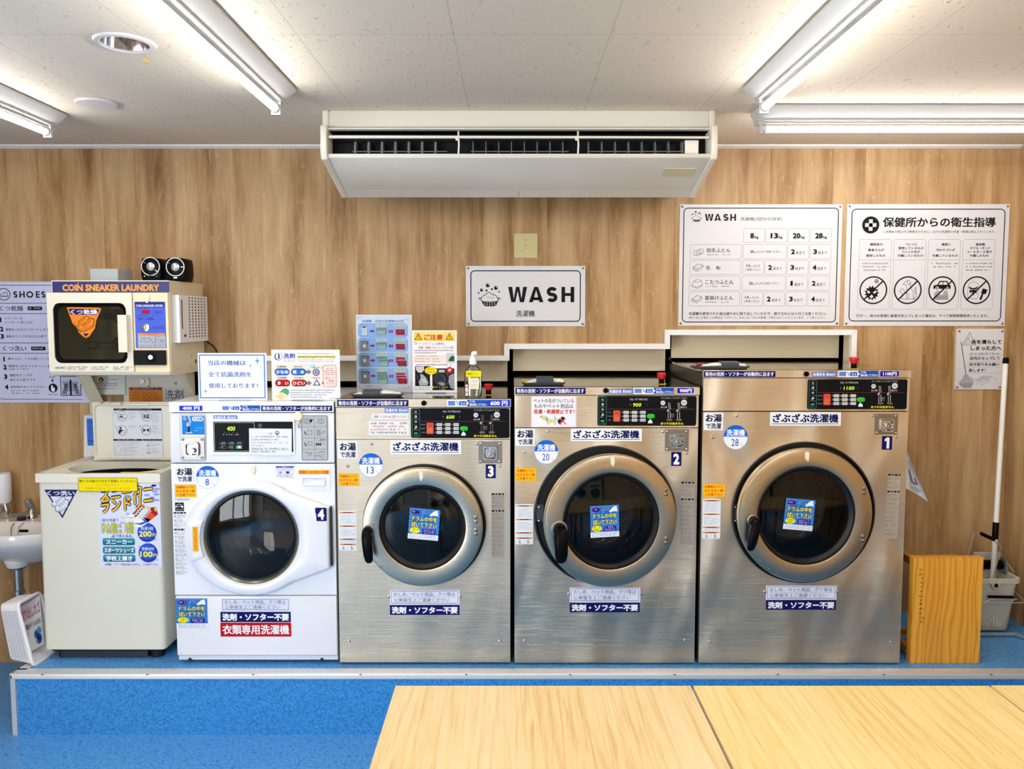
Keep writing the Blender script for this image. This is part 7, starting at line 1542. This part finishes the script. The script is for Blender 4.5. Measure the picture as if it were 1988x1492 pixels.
# lint brushes on trays
def tray(zt_, x0, x1, ybase, bx0, bx1, ytop, clx, label, tip):
    Yt = at_z(994, ybase, zt_).y + .03; a, c = at(x0, ybase, Yt).x, at(x1, ybase, Yt).x; Hh = at(994, ytop, Yt).z - zt_
    R = empty('brush_tray', ((a + c) / 2, Yt, zt_)); tag(R, label, 'brush tray', 'grey trays on the washers')
    b = MB(); rows = []
    for ins, z in ((.012, .001), (.004, .006), (.0, .012), (.003, .013), (.010, .007), (.03, .006)): rows.append([Vector((x, y, zt_ + z)) for x, y in rrect_pts(a + ins, Yt - .03 + ins * .5, c - ins, Yt + .05 - ins * .5, .025, 5)])
    b.grid(DARKGREY, rows, closed=True); k = b.mi(DARKGREY)
    b.face(DARKGREY, rows[-1]); b.face(DARKGREY, rows[0][::-1]); b.build('tray', R)
    p, q = at(bx0, 700, Yt).x, at(bx1, 700, Yt).x
    b = MB(); b.prism(DARKGREY, [(Yt - .024, zt_ + .008), (Yt - .024, zt_ + Hh - .005), (Yt - .018, zt_ + Hh), (Yt + .03, zt_ + Hh), (Yt + .036, zt_ + .008), (Yt + .032, zt_ + .008), (Yt + .027, zt_ + Hh - .003), (Yt - .017, zt_ + Hh - .003), (Yt - .021, zt_ + Hh - .008), (Yt - .021, zt_ + .008)], 'yz', p, q); b.build('clip_band', R)
    cl = mat('white_cloth', '#ece8dc', .9); b = MB(); l, r_ = at(clx[0], 700, Yt).x, at(clx[1], 700, Yt).x; rows = []; n = 26; rg = random.Random(int(x0))
    for i in range(n + 1):
        t = i / n; x = l + (r_ - l) * t; hh = (Hh - .012) * (.42 + .58 * (1 - abs(2 * t - 1.15) ** 2.2) * 1.0) if 0 < i < n else .003; hh = max(.003, min(hh, Hh - .007 if p - .004 < x < q + .004 else hh * 1.15)) + (rg.uniform(-.002, .002) if not (p < x < q) and 0 < i < n else 0)
        rows.append([Vector((x, Yt + .004 + .019 * math.cos(s_) * (.5 + .5 * math.sin(math.pi * min(1, max(0, t * .9 + .05)))), zt_ + .0075 + hh * .5 + hh * .5 * math.sin(s_) + .0012 * math.sin(9 * s_ + i * 1.7))) for s_ in [2 * math.pi * j / 20 for j in range(20)]])
    V = b.grid(cl, rows, closed=True); b.bm.faces.new(V[0][::-1]); b.bm.faces.new(V[-1]); lab(b.build('cloth', R), 'bunched white cloth')
    if tip:
        tm = mat('loop_' + tip[1:], tip, .5); b = MB(); b.tube(tm, [(l + .01, Yt, zt_ + .018), (l - .004, Yt - .004, zt_ + .022), (l - .012, Yt - .004, zt_ + .017), (l - .008, Yt - .004, zt_ + .012), (l + .006, Yt, zt_ + .013)], .0025 if tip != '#b01c1c' else .006, 8); lab(b.build('loop', R), 'yellow loop' if tip == '#d8c020' else 'red end')
tray(zt3, 681, 783, 771, 705, 739, 756, (684, 779), 'grey brush tray with a white cloth, in front of the tall poster on washer 3', None)
tray(zt2, 1012, 1098, 748.5, 1041, 1074, 731, (1020, 1096), 'grey brush tray with a white cloth and a yellow loop, on washer 2', '#d8c020')
tray(zt1, 1342, 1455, 716.8, 1398, 1432, 701, (1358, 1450), 'grey brush tray with a white cloth and a red end, on washer 1', '#b01c1c')

# ---------------------------------------------------------------- paper behind washer 1
b = MB(); rows = []
xr1 = at(1757, 900, YF).x
for i in range(15):
    t = i / 14; row = []
    for j in range(9):
        s_ = j / 8; xl_ = 1754 + 4 * t; xr_ = 1758 + 44 * t ** 1.1; x = xl_ + (xr_ - xl_) * s_; y = 866 + t * (82 + 26 * s_ ** 1.3) ; row.append(at(x, y, 3.30 - .05 * s_ * t + .03 * math.sin(s_ * 2.4)))
    rows.append(row)
b.grid(PAPER, rows)
def pp(t, s_): 
    xl_ = 1754 + 4 * t; xr_ = 1758 + 44 * t ** 1.1; return at(xl_ + (xr_ - xl_) * s_, 866 + t * (82 + 26 * s_ ** 1.3), 3.2985 - .05 * s_ * t + .03 * math.sin(s_ * 2.4))
def quad(c, t0, t1, s0, s1): b.face(ink(c), [pp(t0, s0), pp(t0, s1), pp(t1, s1), pp(t1, s0)])
for k in range(4): quad('#a8a8b0', .3 + .05 * k, .315 + .05 * k, .25, .85)
quad('#84848c', .5, .74, .3, .48); quad('#84848c', .74, .8, .3, .6); quad('#c05058', .63, .7, .62, .72); quad('#5a5a60', .7, .76, .64, .74)
for k in range(4): quad('#9a9aa2', .84 + .035 * k, .852 + .035 * k, .2, .85 - .1 * k)
for v in b.bm.verts:
    if v.co.x < xr1 + .0012: v.co.x = xr1 + .0012
lab(b.build('loose_notice', W1, angle=60), 'loose white paper curling out from the right side')

# ---------------------------------------------------------------- wooden stool on its side
def pine():
    m = mat('varnished_pine', '#d9962e', .3, coat=.3); nt = NT(m); P_ = objpos(nt)
    w = nt.n('ShaderNodeTexNoise', Scale=1., Detail=2.); nt.l(scaled(nt, P_, 7, 3, 1.7), w.inputs[0])
    s = nt.n('ShaderNodeSeparateXYZ'); nt.l(P_, s.inputs[0])
    st = nt.math('FLOOR', nt.math('DIVIDE', nt.math('ADD', s.outputs[0], .5), .068)); wn = nt.n('ShaderNodeTexWhiteNoise', _noise_dimensions='1D'); nt.l(st, wn.inputs['W'])
    f = nt.math('ADD', nt.math('MULTIPLY', s.outputs[0], 38.), nt.math('MULTIPLY', w.outputs[0], 5.)); f = nt.math('ADD', f, nt.math('MULTIPLY', wn.outputs[0], 11.))
    g_ = nt.math('FRACT', f); col = nt.ramp(g_, [(0., '#c9801c'), (.14, '#eba935'), (.6, '#f8bf4c'), (.97, '#dd942a')])
    col = nt.mix(nt.math('MULTIPLY', wn.outputs[0], .55), col, lin('#d98a20')); nt.l(col, nt.b.inputs['Base Color']); return m
PINE = pine(); PINE_D = mat('varnished_pine_leg', '#b9782a', .35)
Yst = PLAT_DROP / row_drop(1287.5); c0, c1 = at(1770, 1200, Yst).x, at(1904.5, 1200, Yst).x; zs1 = at(994, 1082.5, Yst).z
ST = empty('wooden_stool', ((c0 + c1) / 2, Yst + .2, PZ)); tag(ST, 'varnished pine stool lying on its side by the mop bucket, seat facing out', 'stool')
b = MB(); b.box(PINE, c0, c1, Yst, Yst + .035, PZ + .001, zs1, .008, 3); seat = lab(b.build('seat', ST), 'rectangular pine seat')
g = sheet(Yst - .0004, 1780, 1100, 1800, 1220)
rg = random.Random(4)
for k in range(13):
    y = 1103 + 8.4 * k
    for j in range(3): x = 1786 + k * .35 + rg.uniform(-2.5, 2.5); g.line('#4a2c10', [(x, y + rg.uniform(0, 4)), (x + rg.uniform(-3, 3.5), y + rg.uniform(1, 6))], .9, 1)
lab(g.build('handwriting', seat), 'faint handwriting')
yl = Yst + .034
for (sx_, sz) in ((-1, 1), (-1, 0), (1, 1), (1, 0)):
    x = max(c0 + .03, xr1 + .03) if sx_ < 0 else c1 - .04; z = zs1 - .032 if sz else PZ + .035
    p = Vector((x, yl, z)); q = Vector((x + (.03 if sx_ > 0 else .0), yl + .3, (z + (0 if sx_ < 0 else -.072)) if sz else PZ + .018))
    b = MB(); d = (q - p).normalized(); s1 = Vector((1, 0, 0)); s1 = (s1 - d * s1.dot(d)).normalized(); b.obox(PINE_D, (p + q) / 2, d * (q - p).length / 2, s1 * .016, d.cross(s1) * .016, .004); b.build('leg', ST)
for z in (PZ + .06, zs1 - .06):
    b = MB(); b.obox(PINE_D, ((c0 + c1) / 2, yl + .16, z), ((c1 - c0) / 2 - .0, 0, 0), (0, .012, 0), (0, 0, .012), .003); b.build('stretcher', ST)

# ---------------------------------------------------------------- mop bucket and mop
Yk = PLAT_DROP / row_drop(1233); GB_ = mat('bucket_grey', '#c6c4b4', .45)
BX0, BX1 = at(1862, 1180, Yk).x, at(1982, 1180, Yk).x; zk1 = at(994, 1124, Yk).z
BX1 = min(BX1, XR - .02); yk1 = Yk + .235
BK = empty('mop_bucket', ((BX0 + BX1) / 2, Yk + .13, PZ)); tag(BK, 'grey rectangular mop bucket in the right corner, behind the wooden stool', 'bucket')
def rr(ins, z): return [Vector((x, y, z)) for x, y in rrect_pts(BX0 + ins, Yk + ins, BX1 - ins, yk1 - ins, .035, 6)]
b = MB(); H0 = zk1 - PZ
V = b.grid(GB_, [rr(.03, PZ + .012), rr(.026, PZ + .02), rr(.006, zk1 - .022), rr(.006, zk1 - .02), rr(-.004, zk1 - .02), rr(-.004, zk1), rr(.004, zk1 + .002), rr(.010, zk1 - .002), rr(.05, PZ + .03)], closed=True)
b.bm.faces.new(V[0][::-1]); b.bm.faces.new(V[-1])
b.build('bucket_body', BK)
pm = at(1933, 1125, Yk); b = MB(); P = [(pm.x - .032, zk1 - .012), (pm.x - .022, zk1 - .022), (pm.x - .014, zk1 - .04), (pm.x, zk1 - .046), (pm.x + .014, zk1 - .04), (pm.x + .022, zk1 - .022), (pm.x + .032, zk1 - .012)]
b.prism(GB_, P, 'xz', Yk - .006, Yk + .004, bev=.001); b.cyl(BLACK_M, (pm.x, Yk - .0058, zk1 - .027), .0095, -.0014, 'y', 18); b.build('spout_lug', BK)
wm = mat('steel_wire', '#c4c0b4', .35, .7)
b = MB(); hz = at(994, 1165, Yk).z; b.tube(wm, [(BX0 - .004, Yk + .1, hz), (BX0 - .004, Yk - .02, hz), (at(1956, 1168, Yk).x, Yk - .02, hz - .004), (at(1962, 1160, Yk).x, Yk - .022, hz + .012)], .003, 8); b.tube(wm, [(at(1956, 1168, Yk).x, Yk - .02, hz - .004), (BX1 + .006, Yk - .02, hz - .002), (BX1 + .006, Yk + .02, hz + .012), (BX1 - .002, Yk + .06, hz + .03)], .003, 8)
b.tube(wm, [(at(1908, 1163, Yk).x, Yk - .02, hz), (at(1917, 1157, Yk).x, Yk - .022, hz + .014), (at(1968, 1158, Yk).x, Yk - .022, hz + .013)], .0035, 8); b.build('carry_wire', BK)
b = MB(); b.tube(BLACK, [at(1918.5, 1157.5, Yk - .022), at(1966, 1158.5, Yk - .022)], .0065, 14); b.build('carry_grip', BK)
b = MB(); b.tube(mat('tray_plastic', '#7f8e9c', .3), [(BX0 - .02, Yk - .012, PZ + .0105), (BX1 - .03, Yk - .012, PZ + .0105), (BX1 - .005, Yk - .055, PZ + .0105), (BX1 + .03, Yk - .06, PZ + .0105)], .009, 8); b.build('foot_bar', BK)
# wringer
b = MB(); zw = zk1 + .03; b.tube(BLACK, [(at(1890, 1100, Yk + .12).x, Yk + .12, zw), (at(1943, 1100, Yk + .12).x, Yk + .12, zw)], .022, 18); lab(b.build('wringer_roller', BK), 'black roller')
for x in (1888, 1948):
    b = MB(); p = at(x, 1100, Yk + .12); b.prism(mat('bracket_grey', '#8c8c84', .4, .5), [(Yk + .09, zk1 - .01), (Yk + .15, zk1 - .01), (Yk + .14, zw + .03), (Yk + .10, zw + .03)], 'yz', p.x - .005, p.x + .005); b.cyl(SATIN, (p.x + .005, Yk + .12, zw), .008, .004, 'x', 12); b.build('wringer_bracket', BK)
b = MB(); b.box(GB_, at(1890, 1100, Yk + .16).x, at(1941, 1100, Yk + .16).x, Yk + .155, Yk + .17, zk1 - .01, zk1 + .075, .005); b.build('wringer_back', BK)
b = MB(); p = at(1951, 1100, Yk + .12); b.tube(wm, [(p.x, Yk + .12, zw + .02), (p.x + .03, Yk + .10, zk1 + .0)], .003, 8); b.build('wringer_spring', BK)
yh = Yk + .05
b = MB(); b.tube(wm, [at(x, y, yh) for x, y in ((1872, 1122), (1878, 1080), (1891, 1034), (1906, 1038))], .0028, 8); b.tube(wm, [at(x, y, yh) for x, y in ((1929, 1047), (1933, 1053), (1943.5, 1059), (1936, 1090), (1928.5, 1122))], .0028, 8); b.build('wringer_wire', BK)
b = MB(); b.tube(BLACK, [at(1904, 1035, yh), at(1930, 1047, yh)], [.0085, .0085], 14); lab(b.build('wringer_grip', BK), 'black foam grip')
MPY = Yk + .075
MP = empty('mop', (at(1927, 1122, MPY).x, MPY, PZ + .04)); tag(MP, 'mop with a long white pole and black tip, standing in the mop bucket', 'mop')
pw = mat('pole_white', '#e9e4d8', .35); top = at(1953, 694, MPY + .14); low = at(1927, 1122, MPY + .0); 
def along(y): t = (1122 - y) / (1122 - 694); return low.lerp(top, t)
b = MB(); b.tube(pw, [along(1122) + (low - top).normalized() * .12, along(705)], .0115, 16); b.build('pole', MP)
b = MB(); b.tube(BLACK, [along(706), along(697), along(694)], [.0135, .0135, .010], 16); b.build('end_cap', MP)
b = MB(); b.tube(BLACK, [along(1047), along(1015)], .0135, 16); b.build('joint', MP)
b = MB(); fb = along(1122) + (low - top).normalized() * .12
for k in range(14):
    a = 2 * math.pi * k / 14; b.tube(mat('mop_yarn', '#b8b2a4', .9), [fb, fb + Vector((.03 * math.cos(a), .03 * math.sin(a), -.02)), fb + Vector((.04 * math.cos(a), .04 * math.sin(a), PZ + .034 - fb.z))], .008, 6)
b.build('mop_head', MP)

# ---------------------------------------------------------------- sink at the left
CER = mat('sink_ceramic', '#e9e4e0', .15, coat=.4)
ysb = YW - .002; Dp = .34; yf = ysb - Dp
sxc = min(at(42, 1040, yf).x, at(70, 921, 3.18).x - .315); sw = .30; zrim = at(994, 1041, yf).z
def dsh(s_, z, back=0., sh=0.): # D-shaped outline
    o = []
    for i in range(41):
        a = math.pi + math.pi * i / 40; o.append(Vector((sxc + sw * s_ * math.cos(a), ysb - .10 - back * 0 + (Dp - .10) * s_ * math.sin(a) + sh, z)))
    o += [Vector((sxc + sw * s_, ysb - back, z)), Vector((sxc - sw * s_, ysb - back, z))]
    return o
SK = empty('wash_basin', (sxc, ysb - .17, zrim)); tag(SK, 'white wall-hung wash basin at the left edge', 'sink')
b = MB()
V = b.grid(CER, [dsh(.22, zrim - .19), dsh(.5, zrim - .155), dsh(.82, zrim - .09), dsh(.97, zrim - .055), dsh(1., zrim - .04), dsh(1., zrim - .006), dsh(.985, zrim), dsh(.93, zrim - .0, .13), dsh(.90, zrim - .008, .135), dsh(.8, zrim - .07, .15), dsh(.55, zrim - .115, .17), dsh(.12, zrim - .125, .19)], closed=True)
b.bm.faces.new(V[0][::-1]); b.bm.faces.new(V[-1])
b.box(CER, sxc - sw, sxc + sw, ysb - .13, ysb, zrim - .02, zrim + .012, .008, 3); b.build('basin', SK)
b = MB(); p = at(49, 1016, ysb - .128); b.prism(BLACK_M, rrect_pts(p.x - .022, zrim - .038, p.x + .022, zrim - .024, .006), 'xz', ysb - .142, ysb - .136); b.build('overflow_slot', SK)
zd = zrim + .012; yd_ = ysb - .06
b = MB(); p = at(42, 997, yd_ - .045); b.lathe(RUBBER, [(1e-4, 0), (.017, 0), (.02, .012), (.018, .016), (1e-4, .016)], (p.x, yd_ - .045, zd), 'z', 18); lab(b.build('plug', SK), 'black plug lying on the rim')
b = MB(); b.tube(SATIN, [(p.x - .02, yd_ - .05, zd + .004), (p.x - .022, yd_ - .09, zd - .02), (p.x - .024, yd_ - .1, zrim - .09)], .002, 6); b.tube(SATIN, [(p.x + .05, yd_ - .03, zd + .006), (p.x + .03, yd_ - .06, zd + .003), (p.x + .012, yd_ - .09, zd - .02), (p.x + .008, yd_ - .1, zrim - .09)], .002, 6); b.build('chain', SK)
zdr = zrim - .19
pxx = at(41, 1120, ysb - .15).x
b = MB(); b.lathe(CER, [(.05, zdr + .06), (.055, zdr + .03), (.045, zdr), (.03, zdr - .004), (1e-4, zdr - .004)], (pxx, ysb - .17, 0), 'z', 28); b.build('drain_neck', SK)
b = MB(); b.lathe(CHROME, [(.04, zdr + .002), (.034, zdr - .012), (.021, zdr - .016), (.020, zdr - .115), (.026, zdr - .118), (.026, zdr - .132), (.0175, zdr - .136), (.0175, zdr - .30)], (pxx, ysb - .17, 0), 'z', 24); b.build('drain_pipe', SK)
b = MB(); zt_ = zdr - .30; pts_ = [Vector((pxx, ysb - .17, zt_ + .02))] + [Vector((pxx + .045 - .045 * math.cos(a), ysb - .17 + .0 * a, zt_ - .045 * math.sin(a))) for a in [math.pi * i / 8 for i in range(9)]] + [Vector((pxx + .09, ysb - .17, zt_ + .06)), Vector((pxx + .095, ysb - .165, zt_ + .12)), Vector((pxx + .11, ysb - .13, zt_ + .16)), Vector((pxx + .125, ysb - .08, zt_ + .175)), Vector((pxx + .13, ysb, zt_ + .18))]
b.tube(CHROME, pts_, .0165, 14); b.build('trap_pipe', SK)
# tap
fx = min(at(62, 975, yd_).x, sxc + sw - .03); FT = SK
b = MB(); b.lathe(CHROME, [(.024, zd), (.022, zd + .006), (.019, zd + .012), (.019, zd + .045), (1e-4, zd + .048)], (fx, yd_, 0), 'z', 20); b.obox(CHROME, (fx - .026, yd_ - .035, zd + .026), (.033, .04, -.006), (.009, -.0075, 0), (0, 0, .011), .004); FT = lab(b.build('tap', SK), 'chrome single-lever tap')
b = MB(); b.tube(CHROME, [(fx, yd_, zd + .046), (fx - .004, yd_ - .004, zd + .06), (fx - .014, yd_ - .012, zd + .092)], [.017, .019, .017], 18); b.build('tap_lever', FT)
# soap dispenser
dxp = at(11, 985, yd_).x; SD = empty('soap_dispenser', (dxp, yd_, zd)); tag(SD, 'soap dispenser with a white inverted tank and chrome foot, on the basin', 'soap dispenser')
b = MB(); b.lathe(mat('tank_white', '#f0eef2', .3), [(1e-4, zd + .075), (.03, zd + .075), (.036, zd + .085), (.037, at(994, 925, yd_).z), (.033, at(994, 918, yd_).z), (1e-4, at(994, 917, yd_).z)], (dxp - .01, yd_, 0), 'z', 28); b.build('soap_tank', SD)
b = MB(); b.prism(CHROME, [(dxp - .012, zd), (dxp + .026, zd), (dxp + .020, zd + .05), (dxp + .014, zd + .078), (dxp - .004, zd + .078), (dxp - .008, zd + .04)], 'xz', yd_ - .022, yd_ + .022, bev=.004); b.build('chrome_foot', SD)
b = MB(); b.tube(CHROME, [(dxp - .004, yd_ - .02, zd + .07), (dxp - .008, yd_ - .045, zd + .055), (dxp - .008, yd_ - .05, zd + .03)], .006, 10); b.build('spout', SD)

# ---------------------------------------------------------------- laundry basket leaning on the shoe washer
BW = mat('basket_white', '#eeedf0', .4)
bz = lambda x, y: at_z(x, y, PZ + .004)
C_ = bz(64, 1293); D_ = bz(107, 1264); upv = at(33, 1172, C_.y + .03) - C_; A_ = D_ + upv * 1.0; B_ = C_ + upv
dep = at(17, 1288, C_.y + .005) - C_; dep.z = max(dep.z, .002)
C2, D2, B2, A2 = C_ + dep + Vector((0, .015, .004)), D_ + dep * .93, B_ + dep * .85 + Vector((.0, .02, -.02)), A_ + dep * .85 + Vector((0, 0, -.02))
BS = empty('laundry_basket', tuple(C_.lerp(D_, .5))); WLOC[BS] = C_.lerp(D_, .5); tag(BS, 'white plastic laundry basket tipped on its side against the shoe washer', 'basket')
def rounded(a, b_, c, d, f=.12, n=5):
    Q = [a, b_, c, d]; o = []
    for i in range(4):
        p0, p1, p2 = Q[i - 1], Q[i], Q[(i + 1) % 4]; s_ = p1.lerp(p0, f); e = p1.lerp(p2, f * 1.2)
        for k in range(n + 1): t = k / n; o.append(s_.lerp(p1, t).lerp(p1.lerp(e, t), t))
    return o
rimo = rounded(A_, B_, C_, D_); bot = rounded(A2, B2, C2, D2); ctr = sum(bot, Vector()) / len(bot); nrm = (ctr - sum(rimo, Vector()) / len(rimo)).normalized()
b = MB()
ins = [p.lerp(sum(rimo, Vector()) / len(rimo), .03) for p in rimo]; inb = [p.lerp(ctr, .05) - nrm * .006 for p in bot]
V = b.grid(BW, [rimo, bot, [p.lerp(ctr, .15) for p in bot]], closed=True); b.bm.faces.new(V[-1])
V = b.grid(BW, [rimo, ins, inb], closed=True); b.bm.faces.new(V[-1]); b.build('basket_shell', BS, angle=40)
b = MB(); b.tube(BW, rimo, .0075, 10, closed=True); b.build('basket_rim', BS)
b = MB(); sl = mat('slot_grey', '#a9a9b2', .6); fn = (B_ - C_).cross(C2 - C_).normalized(); fn = fn if fn.y < 0 else -fn
def ns(u, v): return C_.lerp(C2, u).lerp(B_.lerp(B2, u), v) + fn * .0055
for i in range(5):
    for j in range(26):
        u0 = .14 + .16 * i; v0 = .1 + .031 * j; b.face(sl, [ns(u0, v0), ns(u0 + .11, v0), ns(u0 + .11, v0 + .011), ns(u0, v0 + .011)])
o = b.build('basket_slots', BS); o['kind'] = 'stuff'
# the printed sheet inside
mid = lambda u, v: D_.lerp(A_, v).lerp(D2.lerp(A2, v), u)
qd = [at(36, 1180, 3.24), at(77, 1155, 3.27), at(86, 1249, 3.24), at(58, 1266, 3.21)]
g = G(3.2, 60, 1210); g.pl = lambda x, y, l: qd[0].lerp(qd[1], x).lerp(qd[3].lerp(qd[2], x), y) + Vector((.3, -1, 0)).normalized() * (l * LAY * 2)
g.rect('#e0e0e2', 0, 0, 1, 1, 1); g.text('#d06a98', '取り出しカゴ', .02, .08, .95, .34, .03); g.text('#3c3c44', '衣類がドラム内に', .02, .42, .96, .54, .01); g.text('#3c3c44', '…、', .02, .6, .2, .66, 0)
for x, y, r, c in ((.62, .72, .15, '#3a64b0'), (.78, .68, .13, '#5a8cd0'), (.74, .84, .16, '#2c4c98'), (.6, .86, .1, '#86b0e4')): g.circ(c, x, y, r, 3, r * .62, 16)
g.line('#14203c', [(.6, .68), (.68, .8), (.8, .86)], .04, 5); g.line('#14203c', [(.76, .74), (.68, .8), (.64, .92)], .035, 5)
lab(g.build('basket_notice', BS), 'printed sheet with pink lettering inside the basket')
